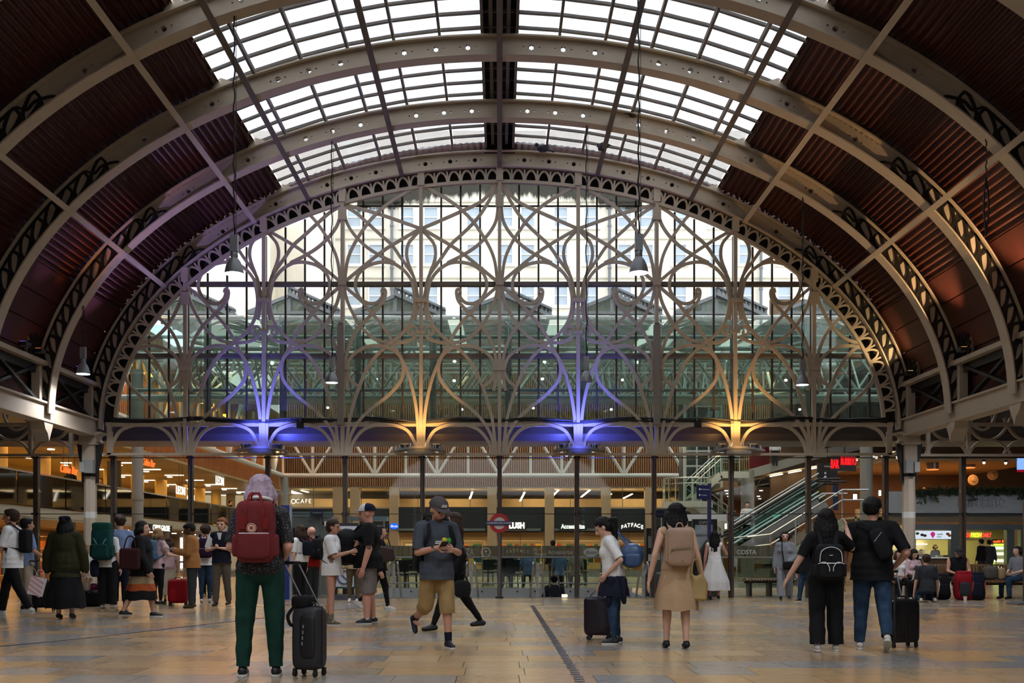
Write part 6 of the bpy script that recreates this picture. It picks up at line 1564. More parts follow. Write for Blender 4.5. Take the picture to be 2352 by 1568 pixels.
def person(label, x, yf, yt=None, H=None, rz=0.0, g=1.0, skin='l', hair=('short', HB_), top=None, bottom=None, shoe=SHB, sole=None, barefoot=False,
           armR=None, armL=None, legR=(0, 0, 0), legL=(0, 0, 0), lean=0.0, head=(0, 0), belly=0.0, face=False, vox=0.014, female=False, loc=None, sit=None, z0=0.0,
           beard=None, fingers='relaxed', socks=None, glasses=False, group=None, neck=0.0):
    """local frame: faces +Y, +X is the person's right hand; arms = (elbow, wrist) offsets in heights; legs = (hip pitch, knee bend, out) degrees"""
    base = Vector(loc) if loc is not None else FL(x, yf)
    if H is None: H = EYE+(PY-yt)*base.y/F_PX
    pr = thing('person', label, 'person', (base.x, base.y, z0), rz, group)
    sk = SKIN[skin]; sw = (0.098 if female else 0.112)*H*(0.6+0.4*g if g < 1.15 else 0.42+0.58*g); hw = (0.055 if female else 0.05)*H*(0.5+0.5*g)
    if armR is None: armR = ((0.03, -0.01, -0.17), (0.045, 0.03, -0.325))
    if armL is None: armL = ((0.03, -0.01, -0.17), (0.045, 0.03, -0.325))
    # legs
    J = {}
    hipz = 0.515*H
    def legpts(s, spec):
        a, k, out = R(spec[0]), R(spec[1]), R(spec[2]); hip = Vector((s*hw, 0, hipz))
        d = Vector((s*sin(out), sin(a), -cos(a)*cos(out))).normalized(); kn = hip+d*0.24*H
        b = a-k; e = Vector((s*sin(out)*0.6, sin(b), -cos(b)*cos(out))).normalized(); an = kn+e*0.235*H
        return hip, kn, an, b
    LR = legpts(1, legR); LL = legpts(-1, legL)
    low = min(LR[2].z, LL[2].z)-0.042*H
    up = Vector((0, 0, -low))
    LR = tuple(p+up if isinstance(p, Vector) else p for p in LR); LL = tuple(p+up if isinstance(p, Vector) else p for p in LL)
    pel = Vector((0, 0, hipz))+up
    def tp(v):                                 # torso point (heights, upright) -> leaned
        v = Vector(v)*H-Vector((0, 0, hipz)); c, s = cos(R(lean)), sin(R(lean))
        return Vector((v.x, v.y*c+v.z*s, v.z*c-v.y*s))+pel
    gx, gy = g, g
    def torso(mb, inf=0.0, hem=0.50, fl=0.0):
        sb = 0.85 if female else 1.0
        def el(c, r, M=None):
            mb.ellipsoid(tp(c), (r[0]*H*gx+inf, r[1]*H*gy+inf, r[2]*H+inf), 16, 10, Matrix.Rotation(-R(lean), 3, 'X'))
        el((0, 0.0, 0.735), (0.098*sb, 0.066, 0.105)); el((0, 0.004+belly*0.3, 0.63), (0.082+0.015*belly+fl*0.5, 0.062+0.02*belly+fl*0.5, 0.10)); el((0, -0.002, 0.545), (0.092+fl, 0.070+fl, 0.075))
        el((0, 0.002+belly*0.2, 0.685), (0.092*sb+0.006*belly+fl*0.3, 0.065+0.012*belly+fl*0.3, 0.10)); el((0, 0.001+belly*0.2, 0.588), (0.087+0.012*belly+fl*0.8, 0.066+0.012*belly+fl*0.8, 0.09))
        if belly: el((0, 0.035*belly, 0.615), (0.088, 0.072, 0.095))
        if female: 
            for s in (-1, 1): el((s*0.042, 0.045, 0.715), (0.038, 0.034, 0.04))
        for s in (-1, 1): capsule(mb, tp((0, 0, 0.80)), tp((s*sw/H*0.86, 0, 0.795)), 0.042*H*(0.7+0.3*g)+inf, 0.034*H*(0.7+0.3*g)+inf)
        if hem < 0.5:
            el((0, 0, 0.5), (0.094+fl, 0.072+fl, 0.08)); el((0, 0, hem), (0.096+fl, 0.074+fl, 0.07))
    arms = {}
    for s, spec in ((1, armR), (-1, armL)):
        sh = tp((s*sw/H, 0, 0.798)); el = sh+Vector((s*spec[0][0], spec[0][1], spec[0][2]))*H; wr = sh+Vector((s*spec[1][0], spec[1][1], spec[1][2]))*H
        arms[s] = (sh, el, wr)
    hp, hy = R(head[0]), R(head[1])
    nk = tp((0, 0.0, 0.83)); Mh = Matrix.Rotation(hy, 3, 'Z') @ Matrix.Rotation(-hp, 3, 'X')
    hc = nk+Matrix.Rotation(-R(lean)*0.5, 3, 'X') @ Matrix.Rotation(hy, 3, 'Z') @ Vector((0, (0.012+0.03*sin(hp)+neck)*H, (0.087-0.012*abs(sin(hp)))*H))
    hs = H*(0.0745 if not female else 0.073)     # half head height
    def hd(v): return hc+Mh @ (Vector(v)*hs)
    # ---- body
    mb = MB()
    mb.ellipsoid(hd((0, -0.05, 0.22)), (0.70*hs, 0.86*hs, 0.78*hs), 16, 12, Mh); mb.ellipsoid(hd((0, 0.14, -0.34)), (0.52*hs, 0.58*hs, 0.60*hs), 14, 10, Mh); mb.ellipsoid(hd((0, 0.40, -0.70)), (0.30*hs, 0.26*hs, 0.24*hs), 10, 8, Mh)
    capsule(mb, hd((0, 0.76, 0.10)), hd((0, 0.95, -0.22)), 0.10*hs, 0.17*hs, 8); mb.ellipsoid(hd((0, 0.66, 0.26)), (0.5*hs, 0.14*hs, 0.09*hs), 10, 6, Mh)
    mb.ellipsoid(hd((0, 0.68, -0.52)), (0.24*hs, 0.12*hs, 0.10*hs), 10, 6, Mh)
    for s in (-1, 1): mb.ellipsoid(hd((s*0.70, -0.05, -0.08)), (0.09*hs, 0.18*hs, 0.27*hs), 8, 6, Mh); mb.ellipsoid(hd((s*0.32, 0.50, -0.25)), (0.2*hs, 0.2*hs, 0.2*hs), 8, 6, Mh)
    capsule(mb, nk-Vector((0, 0, 0.02*H)), hc+Mh @ Vector((0, -0.15*hs, -0.35*hs)), 0.034*H*(0.6+0.4*g), 0.031*H*(0.6+0.4*g))
    torso(mb, -0.012)
    ext = MB()
    for s in (1, -1):
        sh, el, wr = arms[s]; k = 0.55+0.45*g
        capsule(mb, sh, el, 0.031*H*k, 0.0235*H*k); capsule(mb, el, wr, 0.025*H*k, 0.0165*H*k)
        d = (wr-el).normalized(); side = d.cross(Vector((0, 0, 1)))
        if side.length < 0.3: side = Vector((0, 1, 0)).cross(d) if abs(d.y) < 0.9 else Vector((1, 0, 0))
        side = d.cross(Vector((s, 0, 0))) if abs(d.x) < 0.7 else d.cross(Vector((0, 0, 1)))
        side.normalize(); nrm = side.cross(d).normalized()
        if nrm.dot(Vector((-s, 0, 0))) < 0 and abs(nrm.x) > 0.3: nrm = -nrm
        pc = wr+d*0.026*H
        mb.ellipsoid(pc, (0.028*H, 0.0125*H, 0.021*H), 10, 8, Matrix((d, nrm, side)).transposed())
        for j, (o_, ln) in enumerate(((0.0165, 0.046), (0.0055, 0.051), (-0.0055, 0.048), (-0.0165, 0.038))):
            b0 = pc+d*0.018*H+side*o_*H; cu = {'relaxed': 0.35, 'grip': 1.2, 'flat': 0.08}[fingers if isinstance(fingers, str) else fingers[0 if s > 0 else 1]]
            d1 = (d*cos(cu*0.5)+nrm*sin(cu*0.5)); d2 = (d*cos(cu*1.4)+nrm*sin(cu*1.4)); L1 = ln*H*0.5
            m1 = b0+d1*L1; m2 = m1+d2*L1
            ext.tube([b0-d*0.012*H, b0, m1, m2, m2+d2*0.004*H], [0.0056*H, 0.0056*H, 0.0052*H, 0.0045*H, 0.002*H], 6)
        t0 = wr+d*0.012*H+side*0.016*H; t1 = t0+(d*0.6+side*0.7+nrm*0.35).normalized()*0.022*H; t2 = t1+(d*0.9+side*0.15+nrm*0.4).normalized()*0.02*H
        ext.tube([t0-side*0.006*H, t0, t1, t2, t2+d*0.003*H], [0.0065*H, 0.0065*H, 0.0058*H, 0.005*H, 0.002*H], 6)
    legs = {1: LR, -1: LL}
    for s in (1, -1):
        hip, kn, an, b = legs[s]; k = 0.5+0.5*g
        capsule(mb, hip, kn, 0.049*H*k, 0.032*H*k); cf = kn.lerp(an, 0.3); capsule(mb, kn, cf, 0.032*H*k, 0.032*H*k); capsule(mb, cf, an, 0.031*H*k, 0.019*H*k)
        fd = Vector((0, 1, 0)); capsule(mb, an+Vector((0, 0, -0.01*H)), an+Vector((0, 0.07*H, -0.028*H)), 0.018*H, 0.013*H)
    fuse('body', mb, vox, sk, pr, 3, ext)
    # ---- face
    if face:
        for s in (-1, 1):
            MB().ellipsoid(hd((s*0.29, 0.70, 0.05)), (0.12*hs, 0.05*hs, 0.065*hs), 8, 6, Mh).build('eye', EYE_M, pr, smooth='all'); MB().ellipsoid(hd((s*0.29, 0.755, 0.22)), (0.17*hs, 0.04*hs, 0.035*hs), 8, 6, Mh).build('eyebrow', hair[1], pr, smooth='all')
        MB().ellipsoid(hd((0, 0.775, -0.52)), (0.2*hs, 0.05*hs, 0.05*hs), 10, 6, Mh).build('mouth', LIP, pr, smooth='all')
        if glasses:
            for s in (-1, 1):
                MB().strip([hd((s*0.3+0.2*cos(2*pi*i/16), 0.82, 0.04+0.17*sin(2*pi*i/16))) for i in range(16)], 0.03*hs, 0.02*hs, nrm=Mh @ Vector((0, 1, 0)), closed=True).build('spectacle_rim', DARK, pr)
    if beard is not None:
        mb = MB(); mb.ellipsoid(hd((0, 0.33, -0.70)), (0.45*hs, 0.43*hs, 0.29*hs), 12, 8, Mh); fuse('beard', mb, vox*0.7, beard, pr, 2)
    # ---- hair
    kind, hm = hair[0], hair[1]; ln = hair[2] if len(hair) > 2 else 0.2
    if kind != 'bald':
        mb = MB()
        mb.ellipsoid(hd((0, -0.16, 0.36)), (0.80*hs, 0.92*hs, 0.76*hs), 16, 12, Mh)
        if kind == 'undercap': mb = MB(); mb.ellipsoid(hd((0, -0.34, -0.02)), (0.75*hs, 0.64*hs, 0.5*hs), 14, 10, Mh)
        elif kind in ('short', 'curly'):
            mb.ellipsoid(hd((0, -0.36, 0.02)), (0.74*hs, 0.66*hs, 0.62*hs), 14, 10, Mh)
            mb.ellipsoid(hd((0, 0.28, 0.72)), (0.62*hs, 0.5*hs, 0.32*hs), 12, 8, Mh)
            if kind == 'curly':
                rr = random.Random(int(x))
                for i in range(40):
                    a, e = rr.uniform(0, 2*pi), rr.uniform(-0.1, 1.4); mb.ellipsoid(hd((0.82*cos(a)*cos(e), -0.2+0.9*sin(a)*cos(e)*(0.9 if sin(a) < 0 else 0.6), 0.3+0.82*sin(e))), (0.2*hs,)*3, 8, 6)
        else:
            mb.ellipsoid(hd((0, -0.40, -0.05)), (0.78*hs, 0.62*hs, 0.78*hs), 14, 10, Mh)
            if kind in ('long', 'bob'):
                L_ = ln*H; dn = Vector((0, 0, -1)); bk = Mh @ Vector((0, -0.55*hs, 0)); bk.z = 0
                for i in range(9):
                    a = R(-105+210*i/8); st_ = hd((0.74*sin(a), -0.12-0.62*cos(a), 0.05)); w_ = 0.26*hs
                    en = st_+dn*L_*(0.72+0.28*cos(a))+Vector((0.10*sin(a)*L_*0.6, 0, 0))+Vector((0, -0.02*H*cos(a), 0)); md = st_.lerp(en, 0.5)+Mh @ Vector((0.12*sin(a)*hs, -0.10*hs*cos(a), 0))
                    capsule(mb, st_, md, w_, w_*1.05, 8); capsule(mb, md, en, w_*1.05, w_*0.75, 8)
            elif kind == 'pony':
                p0 = hd((0, -0.95, 0.35)); p1 = hd((0, -1.45, 0.0)); p2 = p1+Vector((0, 0, -ln*H*0.55))+Mh @ Vector((0, -0.1*hs, 0)); p3 = p2+Vector((0, 0, -ln*H*0.5))
                capsule(mb, hd((0, -0.6, 0.3)), p0, 0.22*hs, 0.24*hs, 8); capsule(mb, p0, p1, 0.24*hs, 0.34*hs, 8); capsule(mb, p1, p2, 0.34*hs, 0.30*hs, 8); capsule(mb, p2, p3, 0.30*hs, 0.1*hs, 8)
            elif kind == 'bun':
                mb.ellipsoid(hd((0, -1.15, 0.42)), (0.36*hs, 0.40*hs, 0.36*hs), 12, 8); capsule(mb, hd((0, -0.7, 0.35)), hd((0, -1.1, 0.4)), 0.3*hs, 0.25*hs, 8)
        # keep the face clear
        ho = fuse('hair', mb, vox*0.9, hm, pr, 3, disp=(0.006, 45) if vox < 0.012 else None)
        bm = bmesh.new(); bm.from_mesh(ho.data); inv = Mh.inverted(); dele = []
        for v in bm.verts:
            q = inv @ (v.co-hc)/hs
            if q.y > 0.30 and q.z < (0.42 if kind != 'bob' else 0.5) and abs(q.x) < 0.62: dele.append(v)
            elif kind in ('short', 'curly', 'bun', 'pony', 'undercap') and q.y > 0.05 and q.z < 0.0 and q.y > -0.4: dele.append(v)
        bmesh.ops.delete(bm, geom=dele, context='VERTS'); bm.to_mesh(ho.data); bm.free()
    # ---- clothes
    for ti, tspec in enumerate(top if isinstance(top, list) else ([top] if top else [])):
        m_, sl, hem = tspec[0], tspec[1], tspec[2]; loose = tspec[3] if len(tspec) > 3 else 0.012
        mb = MB(); torso(mb, loose, hem, 0.009)
        for s in (1, -1):
            sh, el, wr = arms[s]; k = 0.55+0.45*g
            if sl == 'short': e2 = sh.lerp(el, 0.86); capsule(mb, sh, e2, 0.030*H*k+loose*0.8, 0.028*H*k+loose)
            elif sl == 'long': capsule(mb, sh, el, 0.030*H*k+loose*0.85, 0.026*H*k+loose*0.9); capsule(mb, el, el.lerp(wr, 0.95), 0.028*H*k+loose, 0.020*H*k+loose)
            elif sl == 'puff': e2 = sh.lerp(el, 0.6); mb.ellipsoid(sh.lerp(el, 0.4), (0.055*H, 0.055*H, 0.055*H), 12, 8); capsule(mb, sh, e2, 0.04*H, 0.04*H)
        to = fuse(('top', 'waistcoat')[ti], mb, vox*1.05, m_, pr, 9, disp=(0.007, 8))
        bm = bmesh.new(); bm.from_mesh(to.data); ct = tp((0, 0, 0.845)); up_ = (tp((0, 0, 0.9))-tp((0, 0, 0.8))).normalized()
        def near_geom(fn):
            fs = [f for f in bm.faces if fn(f.calc_center_median())]; es = {e for f in fs for e in f.edges}; vs = {v for f in fs for v in f.verts}
            return list(fs)+list(es)+list(vs)
        ng = near_geom(lambda c: (c-ct).length < 0.13*H)
        if ng: bmesh.ops.bisect_plane(bm, geom=ng, plane_co=ct, plane_no=up_, clear_outer=True)
        if sl == 'short':
            for s in (1, -1):
                sh, el, wr = arms[s]; c2 = sh.lerp(el, 0.90); n2 = (el-sh).normalized(); ng = near_geom(lambda c: (c-c2).length < 0.075*H and (c-sh).cross(n2).length < 0.038*H*k+loose and (c-sh).dot(n2) > 0.08*H and (c.x*s > 0.102*H*g or c.y > 0.078*H*g))
                if ng: bmesh.ops.bisect_plane(bm, geom=ng, plane_co=c2, plane_no=n2, clear_outer=True)
        hz = tp((0, 0, hem)); xm = 0.128*H*max(1, g)
        def by_arm(c): return any(((c-a_).cross(b_-a_)).length/max(1e-6, (b_-a_).length) < 0.05*H and -0.02 < (c-a_).dot(b_-a_)/(b_-a_).length_squared < 1.15 for sh, a_, b_ in arms.values()) if sl == 'long' else False
        ng = near_geom(lambda c: abs(c.x) < xm and (c-hz).dot(up_) < 0.08*H and not by_arm(c))
        if ng: bmesh.ops.bisect_plane(bm, geom=ng, plane_co=hz, plane_no=-up_, clear_outer=True)
        bm.to_mesh(to.data); bm.free()
    for bottom in (bottom if isinstance(bottom, list) else ([bottom] if bottom else [])):
        kind, m_ = bottom[0], bottom[1]; mb = MB()
        if kind in ('trousers', 'shorts', 'wide', 'slim', 'hotpants'):
            lo = {'trousers': 0.014, 'wide': 0.03, 'slim': 0.007, 'shorts': 0.022, 'hotpants': 0.012}[kind]; k = 0.5+0.5*g
            mb.ellipsoid(pel+Vector((0, -0.004*H, 0.01*H)), (0.094*H*gx+0.006, 0.072*H*gy+0.006, 0.072*H), 14, 10); mb.ellipsoid(pel+Vector((0, 0.004*H*belly*3, 0.045*H)), (0.082*H*gx+0.004, (0.062+0.012*belly)*H*gy+0.004, 0.05*H), 14, 10)
            for s in (1, -1):
                hip, kn, an, b = legs[s]
                if kind == 'hotpants': capsule(mb, hip, hip.lerp(kn, 0.14), 0.053*H*k+lo, 0.052*H*k+lo)
                elif kind == 'shorts': e2 = kn.lerp(an, bottom[2] if len(bottom) > 2 else 0.12); capsule(mb, hip, kn, 0.052*H*k+lo, 0.040*H*k+lo); capsule(mb, kn, e2, 0.040*H*k+lo, 0.038*H*k+lo)
                else:
                    e2 = kn.lerp(an, 0.97); wdn = {'trousers': 0.030, 'wide': 0.055, 'slim': 0.022}[kind]*H
                    capsule(mb, hip, kn, 0.052*H*k+lo, 0.037*H*k+lo); capsule(mb, kn, e2, 0.037*H*k+lo, wdn if kind != 'trousers' else wdn+lo*0.5)
            bo = fuse('trousers' if kind not in ('shorts', 'hotpants') else 'shorts', mb, vox*1.05, m_, pr, 6, disp=(0.007, 10))
            bm = bmesh.new(); bm.from_mesh(bo.data)
            for s in (1, -1):
                hip, kn, an, b = legs[s]; kk = {'hotpants': None, 'shorts': bottom[2] if len(bottom) > 2 else 0.12}.get(kind, 0.96)
                c2, n2 = (kn.lerp(an, kk), (an-kn).normalized()) if kk is not None else (hip.lerp(kn, 0.2), (kn-hip).normalized())
                fs = [f for f in bm.faces if (f.calc_center_median()-c2).length < 0.075*H*max(1, g) and (kk is None or (f.calc_center_median()-c2).dot(n2) > -0.05*H) and f.calc_center_median().x*s > -0.01]
                gm = list(fs)+list({e for f in fs for e in f.edges})+list({v for f in fs for v in f.verts})
                if gm: bmesh.ops.bisect_plane(bm, geom=gm, plane_co=c2, plane_no=n2, clear_outer=True)
            bm.to_mesh(bo.data); bm.free()
        elif kind == 'skirt':
            z_hem = bottom[2]; flare = bottom[3] if len(bottom) > 3 else 1.3; zt_ = bottom[4] if len(bottom) > 4 else 0.58
            v = []; f = []; n = 36; rows_ = 14
            for i in range(rows_+1):
                t = i/rows_; z = zt_+(z_hem-zt_)*t; wx = (0.088+(0.10*flare-0.088)*min(1, t*1.4)+0.02*flare*t); wy = (0.068+(0.085*flare-0.068)*min(1, t*1.4)+0.02*flare*t)
                for j in range(n):
                    a = 2*pi*j/n; fold = 1+0.05*t*sin(a*7+x)+0.03*t*sin(a*11+2)
                    q = Vector((wx*g*fold*cos(a)*H, wy*g*fold*sin(a)*H, (z+0.006*sin(a*5)*t)*H))
                    v.append(q+up)
            for i in range(rows_):
                for j in range(n): l = (j+1) % n; f.append((i*n+j, i*n+l, (i+1)*n+l, (i+1)*n+j))
            ms = m_ if isinstance(m_, (list, tuple)) else [m_]
            mb.add(v, f)
            if len(ms) > 1:
                cuts = bottom[5]
                for fi in range(len(f)):
                    t = (fi//n)/rows_; mb.m[fi] = sum(1 for c in cuts if t >= c) % len(ms)
            mb.build('skirt', ms, pr, smooth='all', fix=False)
    # ---- shoes
    if not barefoot:
        for s in (1, -1):
            hip, kn, an, b = legs[s]; tilt = max(-1.0, min(1.2, -b*0.9)) if (an.z > 0.07*H) else 0.0
            M = Matrix.Rotation(-tilt, 3, 'X')
            def fp(v): return an+Vector((s*0.0, 0, 0))+M @ Vector((v[0]*H, v[1]*H, v[2]*H))
            mb = MB(); capsule(mb, fp((0, -0.018, -0.014)), fp((0, 0.075, -0.026)), 0.0235*H, 0.0185*H); capsule(mb, fp((0, 0.0, 0.0)), fp((0, 0.05, -0.018)), 0.022*H, 0.016*H)
            so = fuse('shoe', mb, max(0.007, vox*0.7), shoe if not isinstance(shoe, tuple) else shoe[0 if s > 0 else 1], pr, 2)
            if sole is not None:
                mb = MB(); capsule(mb, fp((0, -0.016, -0.036)), fp((0, 0.075, -0.037)), 0.0235*H, 0.020*H, 12)
                for i, vv in enumerate(mb.v):
                    w_ = Vector(vv); loc_ = M.inverted() @ (w_-an); loc_.z = max(-0.043*H, min(-0.029*H, loc_.z)); mb.v[i] = tuple(an+M @ loc_)
                mb.build('sole', sole, so, smooth=True, fix=False)
            if socks is not None:
                mb = MB(); mb.tube([an.lerp(kn, 0.0), an.lerp(kn, 0.28)], [0.0225*H, 0.026*H], 12, cap=False); mb.build('sock', socks, pr, smooth='all', fix=False)
    PEOPLE[label] = dict(o=pr, H=H, arms=arms, hd=hd, hs=hs, Mh=Mh, tp=tp, legs=legs, base=base, rz=rz, pel=pel, sw=sw)
    return PEOPLE[label]
def W_(pp, v): return Vector(pp['o'].location)+Rz(v, pp['rz'])      # person's local point -> world
# ------------------------------------------------------------------ bags
def rbox(mb, c, d, r=0.3, n=5, m=6):
    """soft cushion block: superellipsoid"""
    c = Vector(c); v = []; f = []; nu, nv = 20, 12
    def sp(t, e): return (abs(t)**e)*(1 if t >= 0 else -1)
    for i in range(nv+1):
        ph = -pi/2+pi*i/nv
        for j in range(nu):
            a = 2*pi*j/nu; v.append(c+Vector((d[0]/2*sp(cos(ph), r)*sp(cos(a), r), d[1]/2*sp(cos(ph), r)*sp(sin(a), r), d[2]/2*sp(sin(ph), r))))
    for i in range(nv):
        for j in range(nu): l = (j+1) % nu; f.append((i*nu+j, i*nu+l, (i+1)*nu+l, (i+1)*nu+j))
    return mb.add(v, f)
def backpack(pp, label, m, size=(0.28, 0.14, 0.40), z=None, off=0.0, pocket=True, strap=None, group=None, dx=0.0, roll=0.0, top_handle=True, straps=True):
    """worn on the back of person pp; local -Y is outwards"""
    H = pp['H']; c = pp['tp']((0, 0, 0.70)); cz = z if z is not None else c.z
    yb = c.y-0.066*H*1.0-size[1]/2-0.03-off
    b = thing('backpack', label, 'backpack', W_(pp, (dx, yb, cz)), pp['rz'], group); sm = strap or m
    w, d, h = size
    o = rbox(MB(), (0, 0, 0), (w, d, h), 0.35).build('main_pack', m, b, smooth='all'); 
    if roll: b.rotation_euler[1] = roll
    if pocket:
        rbox(MB(), (0, -d*0.46, -h*0.22), (w*0.82, d*0.4, h*0.42), 0.35).build('front_pocket', m, b, smooth='all'); MB().tube([(-w*0.38, -d*0.62, -h*0.03), (w*0.38, -d*0.62, -h*0.03)], 0.004, 5).build('zip', STEEL, b)
        for s in (-1, 1): rbox(MB(), (s*w*0.5, 0, -h*0.22), (w*0.18, d*0.7, h*0.36), 0.4).build('side_pocket', m, b, smooth='all')
    if top_handle: MB().tube(catmull([(-w*0.14, 0.0, h*0.45), (-w*0.08, 0, h*0.60), (w*0.08, 0, h*0.60), (w*0.14, 0, h*0.45)], 5), 0.009, 6).build('handle', sm, b, smooth=True)
    if straps:
        for s in (-1, 1):
            sh = pp['tp']((s*pp['sw']/H*0.62, 0, 0.84)); fr = pp['tp']((s*pp['sw']/H*0.72, 0.075, 0.76)); lo = pp['tp']((s*pp['sw']/H*0.95, 0.045, 0.66)); q = Vector((dx, yb, cz))
            pts = catmull([Vector((s*w*0.25, d*0.35, h*0.40)), sh+Vector((0, -0.06, 0.02))-q, sh+Vector((0, 0.0, 0.035))-q, fr-q, lo-q, Vector((s*w*0.42, d*0.45, -h*0.34))], 6)
            MB().strip(pts, 0.045, 0.012, nrm=(s*0.2, 0.9, 0.4)).build('strap', sm, b, smooth=False, fix=False)
    return b
def suitcase(label, p, rz, size, m, handle_to=None, ridges=5, soft=False, group=None, trim=None):
    b = thing('suitcase', label, 'suitcase', p, rz, group); w, d, h = size; z0 = 0.06
    rbox(MB(), (0, 0, z0+h/2), (w, d, h), 0.22 if not soft else 0.3).build('shell', m, b, smooth='all')
    if not soft:
        for i in range(ridges):
            xx = -w*0.36+w*0.72*i/(ridges-1)
            for s in (-1, 1): MB().strip([(xx, s*(d/2-0.004), z0+h*0.1), (xx, s*(d/2-0.002), z0+h*0.9)], 0.012, 0.012, nrm=(0, s, 0)).build('ridge', m, b)
    MB().strip(catmull([(-w*0.5, 0, z0+h*0.08), (-w*0.5, 0, z0+h*0.9), (-w*0.4, 0, z0+h), (w*0.4, 0, z0+h), (w*0.5, 0, z0+h*0.9), (w*0.5, 0, z0+h*0.08)], 4), 0.008, 0.012, nrm=(0, 1, 0)).build('zip', trim or DARK, b, fix=False)
    for sx in (-1, 1):
        for sy in (-1, 1):
            wl = MB().lathe([(0.028, -0.012), (0.03, 0), (0.028, 0.012)], (sx*w*0.40, sy*d*0.34, 0.03), 12, axis='X').build('wheel', BLACK, b, smooth=True); MB().box((sx*w*0.40, sy*d*0.34, 0.055), (0.03, 0.03, 0.04)).build('caster', DARK, b)
    MB().tube(catmull([(-0.06, 0, z0+h), (-0.05, 0, z0+h+0.03), (0.05, 0, z0+h+0.03), (0.06, 0, z0+h)], 4), 0.010, 6).build('carry_handle', DARK, b, smooth=True)
    if handle_to is not None:
        q = Rz(Vector(handle_to)-Vector(p), -rz)
        for s in (-1, 1): MB().tube([(s*0.07, d*0.35, z0+h*0.95), (q.x+s*0.07, q.y, q.z)], 0.008, 6).build('pull_tube', STEEL, b, smooth=True)
        MB().tube([(q.x-0.085, q.y, q.z), (q.x+0.085, q.y, q.z)], 0.016, 8).build('grip', BLACK, b, smooth=True)
    return b
# ================================================================== people: the cast
CB = cloth('black', '#141416', '#1e1e22'); CW = cloth('white', '#e4e4e2', '#d0d0d0', noise=0.2); CJ = cloth('denim', '#24384f', '#3a536b', noise=0.5); CGY = cloth('grey', '#7f8288', '#6a6d73'); CN = cloth('navy', '#161a2a', '#20263a')
CDG = cloth('dark_grey', '#33363c', '#282a30'); CBE = cloth('beige', '#a58e6c', '#8f7857'); CTAN = cloth('tan', '#a06f3e', '#8a5c32'); COL_ = cloth('olive', '#2d2c17', '#22220f'); CGR = cloth('bottle_green', '#14352c', '#1d463a', noise=0.4)
CBL = cloth('sky_blue', '#7f95bd', '#6a80a8'); CRED = cloth('red', '#a8231f', '#8c1a18'); CSLATE = cloth('slate', '#454b54', '#3a4048'); CPINK = cloth('pale_pink', '#c6a9ad', '#a98c92'); CCREAM = cloth('cream', '#b9ae98', '#a39780')
CDRESS = cloth('dress_beige', '#b69877', '#a08060', noise=0.3); CKH = cloth('khaki', '#a08559', '#8a7048', noise=0.4); CCARGO = cloth('cargo_grey', '#7a7370', '#6a6360', noise=0.4); CMAR = cloth('maroon', '#3a1a1c', '#2e1416'); CTRO = cloth('wool_grey', '#5a554e', '#494540')
SPECK = bpy.data.materials.new('speckled_black'); SPECK.use_nodes = True
def _speck():
    nt = SPECK.node_tree; N = nt.nodes; L = nt.links; b = N['Principled BSDF']; b.inputs['Roughness'].default_value = 0.85
    tc = N.new('ShaderNodeTexCoord'); v = N.new('ShaderNodeTexVoronoi'); v.inputs['Scale'].default_value = 75; L.new(tc.outputs['Object'], v.inputs['Vector'])
    cr = N.new('ShaderNodeValToRGB'); cr.color_ramp.elements[0].position = 0.14; cr.color_ramp.elements[0].color = (0.5, 0.5, 0.52, 1); cr.color_ramp.elements[1].position = 0.24; cr.color_ramp.elements[1].color = (0.008, 0.008, 0.01, 1)
    L.new(v.outputs['Distance'], cr.inputs[0]); L.new(cr.outputs[0], b.inputs['Base Color'])
_speck()
CAMO = mat('camo_canvas', '#4a4434', 0.8, noise=0.9, nscale=40, c2='#a09880'); LEO = mat('leopard_print', '#6b5a40', 0.8, noise=1.0, nscale=45, c2='#2a2118')
def cap(pp, m, brim, flat=False, front=None, patch=None, tilt=0.0):
    hd, hs, Mh, o = pp['hd'], pp['hs'], pp['Mh'], pp['o']
    mb = MB(); v = []; f = []; n, r_ = 20, 7
    for i in range(r_+1):
        ph = pi/2*i/r_
        for j in range(n):
            a = 2*pi*j/n; v.append(hd((0.86*cos(ph)*cos(a), -0.12+0.98*cos(ph)*sin(a), 0.34+(0.86 if not flat else 0.92)*sin(ph)**(0.8 if flat else 1))))
    for i in range(r_):
        for j in range(n): l = (j+1) % n; f.append((i*n+j, i*n+l, (i+1)*n+l, (i+1)*n+j))
    mb.add(v, f)
    mats_ = [m]
    if front is not None:
        mats_ = [m, front]
        for k in range(len(f)):
            a = 2*pi*((k % n)+0.5)/n
            if sin(a) > 0.25: mb.m[k] = 1
    c = mb.build('cap', mats_, o, smooth='all', fix=False)
    mb = MB(); top_ = []; 
    for i in range(13):
        a = R(20+140*i/12); top_.append((0.80*cos(a), -0.10+0.92*sin(a)))
    out = [(0.72*cos(R(20+140*i/12)), 0.35+1.25*sin(R(20+140*i/12))) for i in range(13)]
    v = [hd((x, y, 0.40+dz)) for dz in (0.05, 0.0) for x, y in top_]+[hd((x, y, (0.30 if not flat else 0.36)+dz)) for dz in (0.05, 0.0) for x, y in out]
    f = []
    for i in range(12): f += [(i, i+1, 27+i, 26+i), (13+i, 39+i, 40+i, 14+i), (26+i, 27+i, 40+i, 39+i)]
    mb.add(v, f).build('peak', brim, c, smooth='all', fix=False)
    if patch is not None:
        a = hd((0, 0.86, 0.72)); MB().box((0, 0, 0), (0.5*hs, 0.05*hs, 0.25*hs), M=Mh).build('badge', patch, c).location = a
    return c
